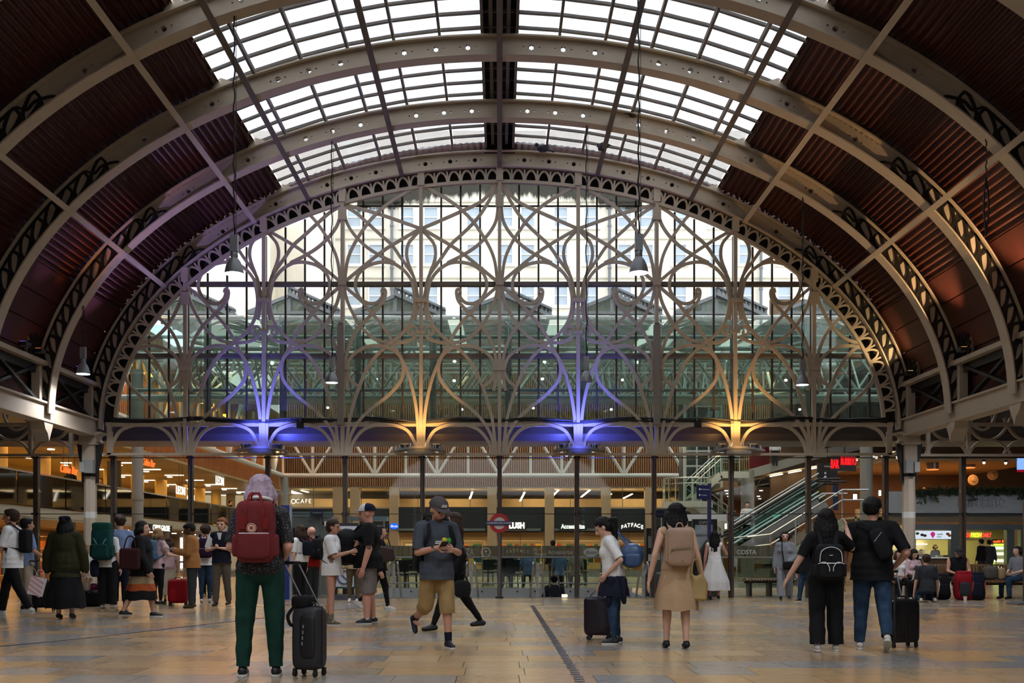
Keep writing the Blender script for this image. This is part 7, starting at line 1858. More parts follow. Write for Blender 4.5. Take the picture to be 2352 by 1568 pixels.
def phone(pp, side=1):
    sh, el, wr = pp['arms'][side]; d = (wr-el).normalized(); sh2 = pp['arms'][-side]
    p = wr+d*0.045*pp['H']; s = thing('phone', 'dark smartphone in the hands of '+PHONE_L, 'phone', W_(pp, p+Vector((0, 0.02, 0.012))), pp['rz']); MB().box((0, 0, 0), (0.075, 0.15, 0.009), M=Matrix.Rotation(R(35), 3, 'X')).build('body', BLACK, s); MB().box((0, -0.004, 0.007), (0.067, 0.135, 0.002), M=Matrix.Rotation(R(35), 3, 'X')).build('screen', mat('phone_screen', '#9aa6b4', 0.15), s)
    return s
def tee_print(pp, w=0.2): pass
HOLD = lambda z=-0.13, y=0.15, x=-0.05: ((0.03, 0.03, -0.165), (x, y, z))
V1, V2, V3 = 0.0105, 0.0125, 0.017
# --- foreground -----------------------------------------------------
A = person('woman with lilac hair and red rucksack standing nearest the camera', 598, 1553, 1087, rz=0.06, g=1.12, female=True, skin='p', hair=('long', HPU, 0.10), top=(SPECK, 'short', 0.50, 0.016), bottom=('trousers', CGR), shoe=SHB, sole=SOLE,
           armR=((0.035, -0.03, -0.16), (0.0, 0.10, -0.215)), armL=((0.035, -0.03, -0.16), (0.0, 0.10, -0.215)), legR=(0, 2, 3), legL=(1, 3, 4), vox=V1, head=(14, 0))
RP = cloth('oxblood', '#6e2a2c', '#5a2024', noise=0.35); bp = backpack(A, 'oxblood red square rucksack with round badge on the lilac haired woman', RP, (0.335, 0.17, 0.54), z=P(0, 1222, 9.3).z, strap=cloth('oxblood_strap', '#7a2422'))
c = MB().lathe([(0.042, 0), (0.042, -0.006)], (-0.02, -0.098, 0.03), 24, axis='Y').build('badge', mat('badge_cream', '#d8cdb8', 0.6), bp); MB().strip([(-0.02+0.034*cos(2*pi*i/24), -0.106, 0.03+0.034*sin(2*pi*i/24)) for i in range(24)], 0.007, 0.002, closed=True).build('badge_ring', mat('badge_red', '#a03028', 0.6), c); MB().lathe([(0.016, 0), (0.016, -0.003)], (-0.02, -0.104, 0.03), 14, axis='Y').build('badge_mark', mat('badge_red', '#a03028', 0.6), c)
for s in (-1, 1):
    MB().strip(catmull([(s*0.07, -0.088, 0.05), (s*0.075, -0.09, 0.16), (s*0.05, -0.05, 0.30), (s*0.02, 0.0, 0.34)], 5), 0.022, 0.006).build('carry_strap', cloth('oxblood_strap', '#7a2422'), bp, fix=False); MB().box((s*0.10, -0.09, 0.07), (0.05, 0.012, 0.10)).build('tab', cloth('oxblood_strap', '#7a2422'), bp)
hp_ = thing('headphones', 'white headphones around the neck of the lilac haired woman', 'headphones', W_(A, A['tp']((0, -0.02, 0.862)))); hp_.rotation_euler = (R(-14), 0, A['rz'])
MB().tube([(0.105*cos(R(a)), -0.02+0.085*sin(R(a)), 0.0) for a in range(170, 371, 10)], 0.016, 8).build('band', mat('hp_white', '#d6d3cc', 0.5), hp_, smooth=True)
for s in (-1, 1): MB().ellipsoid((s*0.10, 0.03, -0.02), (0.022, 0.035, 0.04), 10, 8).build('ear_cup', mat('hp_white', '#d6d3cc', 0.5), hp_, smooth='all')
p = FL(711, 1552); ST = mat('case_charcoal', '#26262b', 0.6, noise=0.3, nscale=6); sc = suitcase('grey and black wheeled holdall beside the lilac haired woman', p, R(-18), (0.25, 0.24, 0.56), ST, handle_to=P(669, 1292, p.y+0.05), soft=True)
rbox(MB(), (-0.06, -0.02, 0.66), (0.16, 0.18, 0.12), 0.5).build('top_pouch', CB, sc, smooth='all'); rbox(MB(), (0.04, -0.09, 0.36), (0.15, 0.09, 0.40), 0.4).build('front_panel', mat('case_black', '#101013', 0.55), sc, smooth='all'); MB().strip(catmull([(-0.10, -0.1, 0.62), (-0.15, -0.12, 0.54), (-0.12, -0.12, 0.46), (-0.08, -0.1, 0.48)], 5), 0.03, 0.008).build('strap', CB, sc, fix=False)
for i in range(4): MB().box((-0.0+0.004*i, -0.138, 0.30+0.05*i), (0.012, 0.004, 0.03)).build('brand_mark', mat('mark_grey', '#8a8a8e', 0.5), sc)
PHONE_L = 'the walking man in the grey cap'
B = person('man in grey cap and slate T-shirt walking while looking at a phone', 1003, 1488, 1140, rz=pi+0.42, g=1.02, skin='m', hair=('undercap', HBR), top=(CSLATE, 'short', 0.455, 0.027), bottom=('shorts', CKH, 0.20), shoe=mat('shoe_navy', '#141a2a', 0.6), sole=SOLE, socks=CN,
           armR=HOLD(-0.135, 0.165, -0.055), armL=HOLD(-0.15, 0.16, -0.06), legL=(9, 6, 2), legR=(-12, 52, 2), head=(26, 8), vox=V1, face=True, beard=mat('stubble', '#5c4030', 0.8), fingers='grip')
cap(B, cloth('cap_grey', '#4f4a4a', '#3f3b3c'), cloth('cap_grey', '#4f4a4a'), patch=mat('cap_patch', '#c9c6bd', 0.6)); phone(B, 1)
backpack(B, 'tall black rucksack on the man in the grey cap', cloth('pack_black', '#17181b', '#222326'), (0.32, 0.22, 0.62), z=B['tp']((0, 0, 0.665)).z)
fr = B['tp']((-0.02, 0.088, 0.715)); s_ = MB().ellipsoid(fr, (0.030, 0.006, 0.028), 12, 8).build('shirt_print', mat('print_yellow', '#d8c41e', 0.6), B['o']); MB().ellipsoid(fr+Vector((-0.055, -0.004, -0.008)), (0.034, 0.006, 0.032), 12, 8).build('shirt_print', mat('print_green', '#3f9a3a', 0.6), B['o'])
for i, (dx, dz, w) in enumerate(((0.06, -0.02, 0.09), (0.06, -0.04, 0.10))): MB().box(fr+Vector((dx, -0.004, dz)), (w, 0.008, 0.013)).build('shirt_print', LETW, B['o'])
sh, el, wr = B['arms'][1]; s_ = thing('wristwatch', 'steel wristwatch on the man in the grey cap', 'watch', W_(B, el.lerp(wr, 0.88)), B['rz']); d = (wr-el).normalized(); MB().tube([el.lerp(wr, 0.86)-el.lerp(wr, 0.88), el.lerp(wr, 0.91)-el.lerp(wr, 0.88)], 0.036, 12).build('strap', STEEL, s_, smooth=True); MB().ellipsoid(Vector((0.03, 0, 0.02)), (0.016, 0.016, 0.016), 10, 8).build('dial', DARK, s_)
person('woman in black coat striding behind the man in the grey cap', 1043, 1447, 1165, rz=pi/2+0.15, g=1.0, female=True, hair=('long', HBR, 0.16), top=(CB, 'long', 0.40, 0.026), bottom=('slim', CB), shoe=SHB, legR=(-24, 10, 0), legL=(24, 4, 0), armL=((0.03, -0.05, -0.16), (0.03, 0.02, -0.31)), vox=V2, face=True)
b = thing('handbag', 'small furry black handbag swinging beside the striding woman', 'handbag', P(1062, 1352, 14.6)); rbox(MB(), (0, 0, 0), (0.24, 0.14, 0.24), 0.6).build('bag_body', mat('fur_black', '#0c0c0d', 0.95, bump=1.0, bscale=80), b, smooth='all'); MB().tube(catmull([(-0.08, 0, 0.1), (0, 0, 0.22), (0.08, 0, 0.1)], 6), 0.01, 6).build('handle', CB, b)
p6 = dict(vox=V1)
C = person('woman with black ponytail and white T-shirt looking down beside a violet case', 1410, 1478, 1183, rz=pi/2-0.12, g=1.02, female=True, skin='l', hair=('pony', HB_, 0.30), top=(CW, 'short', 0.50, 0.018), bottom=[('slim', CJ), ('skirt', CN, 0.37, 1.12, 0.585)], shoe=SHB, sole=SOLE,
           armL=((0.045, -0.085, -0.145), (0.0, 0.02, -0.255)), armR=((0.03, 0.0, -0.17), (0.03, 0.06, -0.32)), head=(34, 0), lean=7, neck=0.012, vox=V1, face=True, legL=(3, 6, 2), legR=(-2, 3, 2))
p = C['tp']((-0.10, 0.02, 0.50)); mb = MB(); capsule(mb, p, p+Vector((0.0, 0.04, -0.30)), 0.05, 0.03); capsule(mb, p+Vector((0.02, -0.13, 0)), p+Vector((0.01, -0.15, -0.26)), 0.055, 0.035); fuse('tied_jacket_sleeves', mb, 0.014, CN, C['o'], 3, disp=(0.01, 12))
p = P(1452, 1276, 12.55); b = thing('shoulder_bag', 'slouchy blue leather shoulder bag on the ponytailed woman', 'shoulder bag', p, pi/2); BLB = mat('blue_leather', '#2f4d74', 0.4, noise=0.4, nscale=8, c2='#20385a'); rbox(MB(), (0, 0, 0), (0.20, 0.28, 0.30), 0.85).build('bag_body', BLB, b, smooth='all'); rbox(MB(), (-0.08, 0.0, -0.05), (0.08, 0.20, 0.16), 0.5).build('pocket', BLB, b, smooth='all'); MB().strip(catmull([(0, 0.05, 0.12), (0.02, 0.13, 0.22), (0.03, 0.16, 0.29), (0.06, 0.10, 0.22), (0.04, -0.05, 0.12)], 6), 0.03, 0.01, nrm=(1, 0, 0)).build('strap', BLB, b, fix=False); MB().box((0, -0.06, -0.14), (0.08, 0.10, 0.05)).build('yellow_pouch', mat('pouch_yellow', '#b8862a', 0.6), b)
p = FL(1376, 1468); suitcase('violet black hard shell suitcase beside the ponytailed woman', p, R(80), (0.32, 0.36, 0.50), mat('case_violet', '#1e1424', 0.3), handle_to=W_(C, C['arms'][1][2]), ridges=4)
D = person('woman in beige sleeveless dress with quilted rucksack seen from behind', 1553, 1488, 1153, rz=0.02, g=1.0, female=True, skin='l', hair=('long', HB_, 0.16), top=(CDRESS, 'none', 0.50, 0.012), bottom=('skirt', CDRESS, 0.262, 1.22, 0.60), shoe=SHB,
           armR=((0.045, -0.01, -0.165), (0.085, 0.01, -0.32)), armL=((0.05, -0.015, -0.165), (0.085, 0.0, -0.325)), legR=(-3, 4, 1), legL=(5, 3, 1), vox=V1)
QUILT = mat('quilted_beige', '#a4866f', 0.5, noise=0.2, nscale=8)
def _quilt():
    nt = QUILT.node_tree; N = nt.nodes; L = nt.links; b = N['Principled BSDF']; tc = N.new('ShaderNodeTexCoord'); mp = N.new('ShaderNodeMapping'); mp.inputs['Rotation'].default_value = (0, R(45), 0); mp.inputs['Scale'].default_value = (34, 34, 34)
    L.new(tc.outputs['Object'], mp.inputs[0]); ck = N.new('ShaderNodeTexBrick'); ck.inputs['Scale'].default_value = 1.0; ck.offset = 0; ck.inputs['Mortar Size'].default_value = 0.06; ck.inputs['Brick Width'].default_value = 1; ck.inputs['Row Height'].default_value = 1
    sp = N.new('ShaderNodeSeparateXYZ'); cb = N.new('ShaderNodeCombineXYZ'); L.new(mp.outputs[0], sp.inputs[0]); L.new(sp.outputs[0], cb.inputs[0]); L.new(sp.outputs[2], cb.inputs[1]); L.new(cb.outputs[0], ck.inputs['Vector'])
    bp_ = N.new('ShaderNodeBump'); bp_.inputs['Strength'].default_value = 0.9; bp_.inputs['Distance'].default_value = 0.004; bp_.invert = True; L.new(ck.outputs['Fac'], bp_.inputs['Height']); L.new(bp_.outputs[0], b.inputs['Normal'])
_quilt()
q = backpack(D, 'quilted beige rucksack with front zip on the woman in the beige dress', QUILT, (0.31, 0.13, 0.44), z=P(0, 1256, 12.1).z, strap=QUILT, pocket=False)
MB().strip([(-0.10, -0.068, -0.03), (0.12, -0.068, -0.01)], 0.022, 0.008).build('zip_tape', mat('zip_gold', '#8a7a55', 0.4, metal=0.6), q, fix=False); MB().ellipsoid((-0.10, -0.075, -0.045), (0.008, 0.006, 0.02), 8, 6).build('zip_pull', mat('gold', '#b79a55', 0.3, metal=0.9), q); MB().ellipsoid((0.02, -0.07, -0.16), (0.008, 0.006, 0.008), 8, 6).build('stud', mat('gold', '#b79a55', 0.3, metal=0.9), q); MB().strip(catmull([(-0.15, -0.03, -0.16), (-0.153, -0.035, 0.08), (-0.10, -0.035, 0.19), (0, -0.035, 0.215), (0.10, -0.035, 0.19), (0.153, -0.035, 0.08), (0.15, -0.03, -0.16)], 5), 0.014, 0.01).build('piping', mat('piping_pale', '#b09a80', 0.5), q, fix=False)
p = P(1602, 1345, 12.0); b = thing('tote_bag', 'crumpled pale straw tote hanging from the arm of the beige dress woman', 'tote bag', p); STR = mat('straw_tote', '#a8905e', 0.7, noise=0.4, nscale=7, c2='#8a7346'); mb = MB(); mb.prism([(-0.09, -0.16), (0.10, -0.18), (0.12, 0.03), (0.05, 0.15), (-0.02, 0.10), (-0.08, 0.16)], -0.05, 0.05); o = mb.build('bag_body', STR, b); o.modifiers.new('b', 'BEVEL').width = 0.03; MB().strip(catmull([(-0.07, 0, 0.12), (-0.05, 0, 0.28), (0.01, 0, 0.30), (0.05, 0, 0.12)], 5), 0.02, 0.008).build('handle', STR, b, fix=False)
E = person('woman in black with long wavy hair pointing, seen from behind', 1897, 1495, 1166, rz=-0.12, g=1.0, female=True, skin='l', hair=('long', HB_, 0.17), top=(CB, 'short', 0.50, 0.02), bottom=('wide', CB), shoe=SHW, sole=SOLE,
           armL=((0.075, 0.0, -0.15), (0.15, 0.05, -0.285)), armR=((0.09, 0.07, -0.08), (0.07, 0.13, 0.05)), legR=(2, 2, 2), legL=(-4, 6, 2), vox=V1)
q = backpack(E, 'small black rucksack with white curved piping on the pointing woman', cloth('pack_black', '#17181b'), (0.30, 0.15, 0.40), z=P(0, 1290, 11.7).z); 
MB().strip(catmull([(-0.12, -0.09, 0.0), (-0.10, -0.092, 0.12), (0, -0.092, 0.165), (0.10, -0.092, 0.12), (0.12, -0.09, 0.0)], 6), 0.007, 0.008).build('piping', LETW, q, fix=False)
for s in (-1, 1): MB().strip(catmull([(s*0.14, -0.095, -0.02), (s*0.07, -0.11, 0.0), (s*0.025, -0.11, -0.05), (s*0.02, -0.11, -0.10)], 5), 0.007, 0.008).build('piping', LETW, q, fix=False)
MB().box((0, -0.09, 0.075), (0.035, 0.01, 0.006)).build('brand_mark', LETW, q)
Fp = person('man in black T-shirt and jeans with white trainers, seen from behind', 2003, 1492, 1140, rz=-0.3, g=1.22, skin='m', hair=('short', HB_), top=(CB, 'short', 0.455, 0.022), bottom=('trousers', CJ), shoe=SHW, sole=SOLE, head=(0, -22),
            armL=((0.045, 0.0, -0.17), (0.05, 0.03, -0.33)), armR=((0.08, -0.04, -0.165), (0.02, 0.06, -0.25)), legL=(5, 4, 3), legR=(-12, 26, 4), vox=V1)
b = thing('sling_bag', 'black sling bag across the back of the man in jeans', 'sling bag', W_(Fp, Fp['tp']((0.05, -0.115, 0.69))), Fp['rz']); b.rotation_euler[1] = R(-22); rbox(MB(), (0, 0, 0), (0.18, 0.11, 0.36), 0.5).build('bag_body', cloth('pack_black', '#17181b'), b, smooth='all'); MB().strip(catmull([(-0.03, 0.02, 0.16), (-0.10, 0.05, 0.26), (-0.16, 0.12, 0.30)], 5), 0.04, 0.01).build('strap', CB, b, fix=False); MB().tube([(-0.06, -0.055, 0.05), (0.05, -0.055, 0.12)], 0.004, 5).build('zip', STEEL, b)
p = FL(2069, 1486); suitcase('black ribbed cabin suitcase pulled by the man in jeans', p, R(12), (0.36, 0.24, 0.50), mat('case_black2', '#0f0f11', 0.4), handle_to=P(2047, 1312, p.y+0.2), ridges=6)
# --- middle distance ------------------------------------------------
G_ = person('girl with a hair clip, white T-shirt and bare legs facing the man in the cap', 762, 1435, 1190, rz=-pi/2-0.12, g=0.95, female=True, skin='m', hair=('bun', HBR), top=(CW, 'short', 0.465, 0.034), bottom=('hotpants', CB), shoe=CAMO, sole=SOLE, socks=CAMO,
            armR=((0.02, 0.055, -0.155), (-0.005, 0.20, -0.115)), armL=((0.0, 0.08, -0.14), (-0.02, 0.19, -0.06)), legR=(3, 3, 2), legL=(-6, 6, 2), head=(6, 0), vox=V2, face=True, fingers='grip')
MB().strip(catmull([G_['tp']((-0.07, -0.05, 0.85)), G_['tp']((0.02, -0.09, 0.75)), G_['tp']((0.10, -0.07, 0.62)), G_['tp']((0.10, 0.02, 0.56))], 6), 0.02, 0.01, nrm=(0.3, -1, 0)).build('bag_strap', CB, G_['o'], fix=False)
MB().box(G_['hd']((0.35, -0.85, 0.35)), (0.03, 0.06, 0.07)).build('hair_clip', LETW, G_['o'])
I_ = person('heavy man in white and navy cap, black T-shirt and grey shorts', 846, 1432, 1158, rz=pi/2+0.1, g=1.42, belly=0.9, skin='p', hair=('bald', HBR), top=(CB, 'short', 0.465, 0.022), bottom=('shorts', CCARGO, 0.10), shoe=mat('shoe_dgrey', '#26262a', 0.6), sole=SOLE, socks=CW,
            armL=((0.05, -0.01, -0.17), (0.05, 0.035, -0.325)), armR=((0.05, 0.0, -0.17), (0.05, 0.06, -0.32)), vox=V2, face=True, head=(4, 0), legL=(3, 4, 3), legR=(-3, 3, 3))
cap(I_, cloth('cap_navy', '#131c30'), cloth('cap_white', '#cfcfd2'), flat=True, front=cloth('cap_white', '#cfcfd2'))
b = thing('sling_bag', 'black chest pouch on the heavy man in the cap', 'sling bag', W_(I_, I_['tp']((-0.03, 0.135, 0.69))), I_['rz']); rbox(MB(), (0, 0, 0), (0.20, 0.09, 0.26), 0.5).build('bag_body', CB, b, smooth='all'); MB().box((0.02, 0.05, 0.06), (0.03, 0.01, 0.02)).build('brand_mark', LETW, b)
MB().strip(catmull([(0, 0, 0.1), (-0.06, -0.12, 0.23), (-0.03, -0.28, 0.28)], 5), 0.035, 0.01, nrm=(1, 0, 0)).build('strap', CB, b, fix=False)
sh, el, wr = I_['arms'][-1]; MB().ellipsoid(sh.lerp(el, 0.98)+Vector((-0.028, 0, 0)), (0.030, 0.038, 0.05), 10, 8).build('tattoo', mat('tattoo_ink', '#4f4644', 0.6, noise=0.9, nscale=30, c2='#a5705e'), I_['o'], smooth='all')
person('woman in leopard print trousers half hidden behind the heavy man', 812, 1383, None, H=1.60, rz=pi, female=True, hair=('long', HBR, 0.1), top=(CBE, 'long', 0.47), bottom=('slim', LEO), shoe=SHW, vox=V3)
p = person('woman in black trousers passing behind the heavy man', 872, 1402, None, H=1.66, rz=-pi/2, female=True, hair=('bob', HB_, 0.05), top=(CB, 'long', 0.47), bottom=('slim', CB), shoe=SHW, sole=SOLE, legR=(-18, 26, 0), legL=(14, 6, 0), vox=V3)
b = thing('tote_bag', 'dark brown leather tote behind the heavy man', 'tote bag', P(890, 1272, 19.6)); mb = MB(); mb.prism([(-0.20, -0.16), (0.16, -0.13), (0.10, 0.12), (-0.14, 0.16)], -0.06, 0.06); o = mb.build('bag_body', mat('brown_leather', '#2e1a16', 0.5), b); o.modifiers.new('b', 'BEVEL').width = 0.03; MB().tube(catmull([(-0.1, 0, 0.14), (-0.08, 0, 0.30), (0.0, 0, 0.30), (0.06, 0, 0.12)], 5), 0.012, 6).build('handle', mat('brown_leather', '#2e1a16', 0.5), b)
p = person('woman with long brown hair, white T-shirt and black trousers in the lift queue', 690, 1388, 1203, rz=pi/2-0.55, female=True, hair=('long', HBR, 0.15), top=(CW, 'short', 0.53), bottom=('slim', CB), shoe=SHW, sole=SOLE, vox=V3, legR=(8, 4, 0), legL=(-4, 3, 0), face=True); backpack(p, 'small navy rucksack on the woman in the lift queue', CN, (0.24, 0.13, 0.32), pocket=False)
p = person('bald bearded man in red T-shirt in the lift queue', 717, 1384, 1208, rz=pi/2-0.75, skin='p', hair=('bald', HBR), top=(CRED, 'short', 0.47), bottom=('trousers', CDG), shoe=SHB, vox=V3, beard=mat('stubble', '#5c4030', 0.8), head=(10, 0)); backpack(p, 'bulky black rucksack on the man in the red T-shirt', CB, (0.32, 0.2, 0.48))
# --- left crowd -----------------------------------------------------
p = person('young man in white T-shirt and black trousers walking off to the left', 28, 1414, 1163, rz=pi/2, skin='m', hair=('short', HBR), top=(CW, 'short', 0.455, 0.024), bottom=('trousers', CB), shoe=SHW, sole=SOLE, armL=((0.02, 0.04, -0.165), (0.0, 0.17, -0.20)), legR=(20, 10, 1), legL=(-18, 12, 1), vox=V2, face=True); backpack(p, 'dark rucksack on the young man in the white T-shirt', CB, (0.26, 0.16, 0.42), pocket=False)
p = person('man in blue shirt and beige trousers with a black rucksack at the left', 60, 1401, 1188, rz=-0.75, skin='m', hair=('short', HB_), top=(CBL, 'short', 0.48), bottom=('trousers', CCREAM), shoe=SHB, sole=SOLE, vox=V3, armR=((0.05, 0.02, -0.165), (0.03, 0.12, -0.23))); backpack(p, 'large black rucksack on the man in the blue shirt', CB, (0.32, 0.22, 0.55), z=P(0, 1240, 20).z)
K_ = person('woman in olive cardigan and long black skirt, seen from behind', 150, 1420, 1184, rz=0.08, g=1.28, female=True, skin='l', hair=('long', HB_, 0.13), top=(COL_, 'long', 0.40, 0.034), bottom=('skirt', CB, 0.10, 1.22, 0.55), shoe=mat('shoe_tweed', '#3a3636', 0.8), armL=((0.05, 0.0, -0.165), (0.07, 0.02, -0.33)), armR=((0.05, 0.0, -0.165), (0.07, 0.02, -0.33)), vox=V2)
hb = K_['hd']((0.1, -0.75, 0.75)); mb = MB()
for s in (-1, 1): mb.ellipsoid(hb+Vector((s*0.045, 0, 0)), (0.055, 0.03, 0.04), 10, 7)
mb.build('hair_bow', CN, K_['o'], smooth='all')
p = P(85, 1346, 17.2); b = thing('paper_bag', 'pink and white striped paper carrier bag held by the woman in olive', 'paper bag', p); b.rotation_euler = (0, R(14), R(20)); PB = mat('bag_pink', '#c98a90', 0.7); PW = mat('bag_white', '#c9c3c3', 0.7)
MB().box((0, 0, 0), (0.24, 0.10, 0.30)).build('bag_body', PW, b)
for i in range(4): MB().box((-0.02+0.0*i, -0.051, -0.11+0.075*i), (0.235, 0.003, 0.03), M=Matrix.Rotation(R(25), 3, 'Y')).build('stripe', PB, b)
MB().tube(catmull([(-0.06, 0, 0.15), (-0.04, 0, 0.26), (0.04, 0, 0.26), (0.06, 0, 0.15)], 5), 0.005, 5).build('handle', PW, b)
person('fair haired child in white beside the woman in olive', 199, 1392, None, H=1.30, rz=-pi/2+0.2, female=True, skin='l', hair=('long', HBL, 0.06), top=(CW, 'short', 0.45), bottom=('trousers', CCREAM), shoe=SHB, vox=V3, face=True)
person('tall dark haired man in blue shirt behind the green rucksack', 276, 1391, 1183, rz=0.35, skin='l', hair=('curly', HBR), top=(CBL, 'short', 0.48), bottom=('trousers', CN), shoe=SHB, sole=SOLE, vox=V3, head=(8, 20))
p = person('woman in white T-shirt and black trousers carrying a green rucksack', 246, 1397, 1200, rz=0.04, female=True, skin='l', hair=('long', HBR, 0.06), top=(CW, 'short', 0.48), bottom=('wide', CB), shoe=SHW, vox=V3); q = backpack(p, 'huge dark green hiking rucksack on the woman in white', cloth('pack_green', '#0f3a3a', '#1a5252', noise=0.5), (0.38, 0.28, 0.66), z=P(0, 1248, 20.5).z); rbox(MB(), (0, 0, 0.34), (0.36, 0.27, 0.16), 0.4).build('lid', cloth('pack_green2', '#12443a', '#1c5a4e'), q, smooth='all')
for s in (-1, 1): MB().strip(catmull([(s*0.13, -0.145, -0.22), (s*0.05, -0.15, -0.05), (s*0.12, -0.145, 0.1)], 5), 0.018, 0.01).build('compression_strap', mat('strap_mint', '#6fa39a', 0.6), q, fix=False)
b = thing('shoulder_bag', 'navy drawstring bag at the side of the woman with the green rucksack', 'shoulder bag', P(217, 1305, 20.6)); rbox(MB(), (0, 0, 0), (0.16, 0.12, 0.34), 0.6).build('bag_body', CN, b, smooth='all'); MB().tube([(0.02, 0, 0.15), (0.05, 0.02, 0.62)], 0.012, 6).build('strap', CN, b)
SK2 = cloth('stripe_cream', '#9a8468'); SK3 = cloth('stripe_orange', '#9a4a22')
L1_ = person('woman in black jacket and striped skirt walking right', 325, 1417, 1192, rz=-pi/2+0.1, g=1.2, female=True, skin='l', hair=('bob', HB_, 0.07), top=(CB, 'long', 0.43, 0.034), bottom=('skirt', [CB, SK2, SK3, CB], 0.19, 1.25, 0.52, (0.18, 0.45, 0.68)), shoe=SHB, sole=SOLE, legL=(16, 6, 0), legR=(-16, 10, 0), armR=((0.03, 0.03, -0.17), (0.02, 0.10, -0.31)), vox=V2, face=True)
b = thing('tote_bag', 'maroon tote bag under the arm of the woman in the striped skirt', 'tote bag', P(298, 1283, 17.6)); MB().box((0, 0, 0), (0.34, 0.10, 0.36)).build('bag_body', CMAR, b).modifiers.new('b', 'BEVEL').width = 0.03; MB().tube(catmull([(-0.1, 0, 0.17), (-0.04, 0, 0.36), (0.06, 0, 0.36), (0.1, 0, 0.17)], 5), 0.012, 6).build('handle', CMAR, b)
person('woman in long beige skirt behind the blue rucksack', 388, 1383, 1232, rz=0.2, female=True, hair=('long', HBR, 0.08), top=(CPINK, 'short', 0.5), bottom=('skirt', CCREAM, 0.12, 1.05, 0.58), shoe=SHB, vox=V3)
p = person('fair haired woman with a pale blue rucksack in the crowd', 362, 1388, 1212, rz=-0.5, female=True, skin='l', hair=('bob', HBL, 0.06), top=(CPINK, 'puff', 0.47), bottom=('slim', CB), shoe=SHB, vox=V3, armR=((0.05, 0.04, -0.15), (0.04, 0.17, -0.16))); backpack(p, 'pale blue rucksack on the fair haired woman', cloth('pack_blue', '#46637d', '#3a566f'), (0.33, 0.18, 0.46))
PHONE_L = 'the man in the tan jacket'
p = person('man in tan jacket looking down at a phone beside a red suitcase', 441, 1396, 1198, rz=pi/2+0.12, skin='d', hair=('short', HB_), top=(CTAN, 'long', 0.465, 0.03), bottom=('trousers', CDG), shoe=mat('boot_brown', '#3d2c1c', 0.7), armL=((0.02, 0.03, -0.165), (-0.01, 0.175, -0.14)), armR=((0.02, 0.03, -0.165), (-0.03, 0.17, -0.14)), head=(28, 0), vox=V2, face=True, fingers='grip'); phone(p, -1)
p2 = person('curly haired person with a purple rucksack behind the tan jacket', 472, 1384, 1205, rz=0.25, hair=('curly', HBR), top=(CW, 'short', 0.48), bottom=('slim', CJ), shoe=SHW, vox=V3); backpack(p2, 'purple rucksack behind the man in the tan jacket', cloth('pack_purple', '#2c1730'), (0.30, 0.18, 0.44))
pc = FL(409, 1391); suitcase('bright red soft suitcase in front of the man in the tan jacket', pc, R(8), (0.40, 0.30, 0.50), cloth('case_red', '#9a0f1c', '#7e0a16', rough=0.6), handle_to=P(422, 1290, pc.y), soft=True, trim=mat('zip_dark', '#4a0a10', 0.5))
p = person('ginger haired man in white shirt and navy waistcoat facing the camera', 509, 1391, 1189, rz=pi-0.05, skin='l', hair=('curly', HGI), top=[(CW, 'short', 0.50, 0.014), (CN, 'none', 0.485, 0.022)], bottom=('trousers', CTRO), shoe=mat('boot_dark', '#1f1512', 0.5), armR=((0.05, 0.02, -0.16), (-0.06, 0.11, -0.145)), armL=((0.05, 0.02, -0.16), (-0.08, 0.10, -0.145)), face=True, vox=V2, legR=(6, 4, 1), legL=(-6, 8, 1), glasses=True, fingers='grip')
mb = MB(); mb.prism([(-0.05, 0), (0.05, 0), (0.0, -0.22)], 0, 0.012); o = mb.build('shirt_front', CW, p['o']); o.location = p['tp']((0, 0.078, 0.83)); o.rotation_euler = (R(-8), 0, 0)
person('seated figure in a pale hat with yellow lanyard beyond the glass', 486, None, None, H=1.45, loc=(P(486, 0, 28.2).x, 28.2, 0), rz=pi, top=(CB, 'long', 0.5), bottom=('trousers', CB), legR=(80, 88, 6), legL=(80, 88, 6), vox=V3, head=(25, 0), armR=HOLD(-0.2, 0.12), armL=HOLD(-0.2, 0.12)); cap(PEOPLE['seated figure in a pale hat with yellow lanyard beyond the glass'], cloth('hat_pale', '#b9b4a6'), cloth('hat_pale', '#b9b4a6'))
o = PEOPLE['seated figure in a pale hat with yellow lanyard beyond the glass']; MB().box(o['tp']((0, 0.095, 0.68)), (0.03, 0.01, 0.24)).build('lanyard', mat('lanyard', '#c2a41e', 0.6), o['o'])
b = thing('stool', 'low dark stool under the seated figure beyond the glass', 'stool', (P(486, 0, 28.2).x, 28.25, 0)); MB().box((0, 0, 0.30), (0.36, 0.34, 0.05)).build('seat', DARK, b)
for a in (-0.14, 0.14):
    for c_ in (-0.13, 0.13): MB().box((a, c_, 0.14), (0.03, 0.03, 0.28)).build('leg', DARK, b)
# luggage heaped on the floor at the left
for (x, y, d, m, l) in ((196, 1392, (0.85, 0.4, 0.34), CB, 'long black holdall lying on the floor behind the woman in olive'), (222, 1388, (0.5, 0.3, 0.46), cloth('bag_magenta', '#5e1430', '#4a0f26'), 'magenta holdall lying behind the black holdall')):
    b = thing('holdall', l, 'holdall', FL(x, y)); rbox(MB(), (0, 0, d[2]/2), d, 0.5).build('bag_body', m, b, smooth='all'); MB().tube(catmull([(-d[0]*0.2, -d[1]*0.4, d[2]*0.75), (-d[0]*0.1, -d[1]*0.5, d[2]*0.95), (d[0]*0.1, -d[1]*0.5, d[2]*0.95), (d[0]*0.2, -d[1]*0.4, d[2]*0.75)], 5), 0.014, 6).build('handle', DARK, b); MB().tube([(-d[0]*0.4, 0, d[2]*0.99), (d[0]*0.4, 0, d[2]*0.99)], 0.006, 5).build('zip', DARK, b)
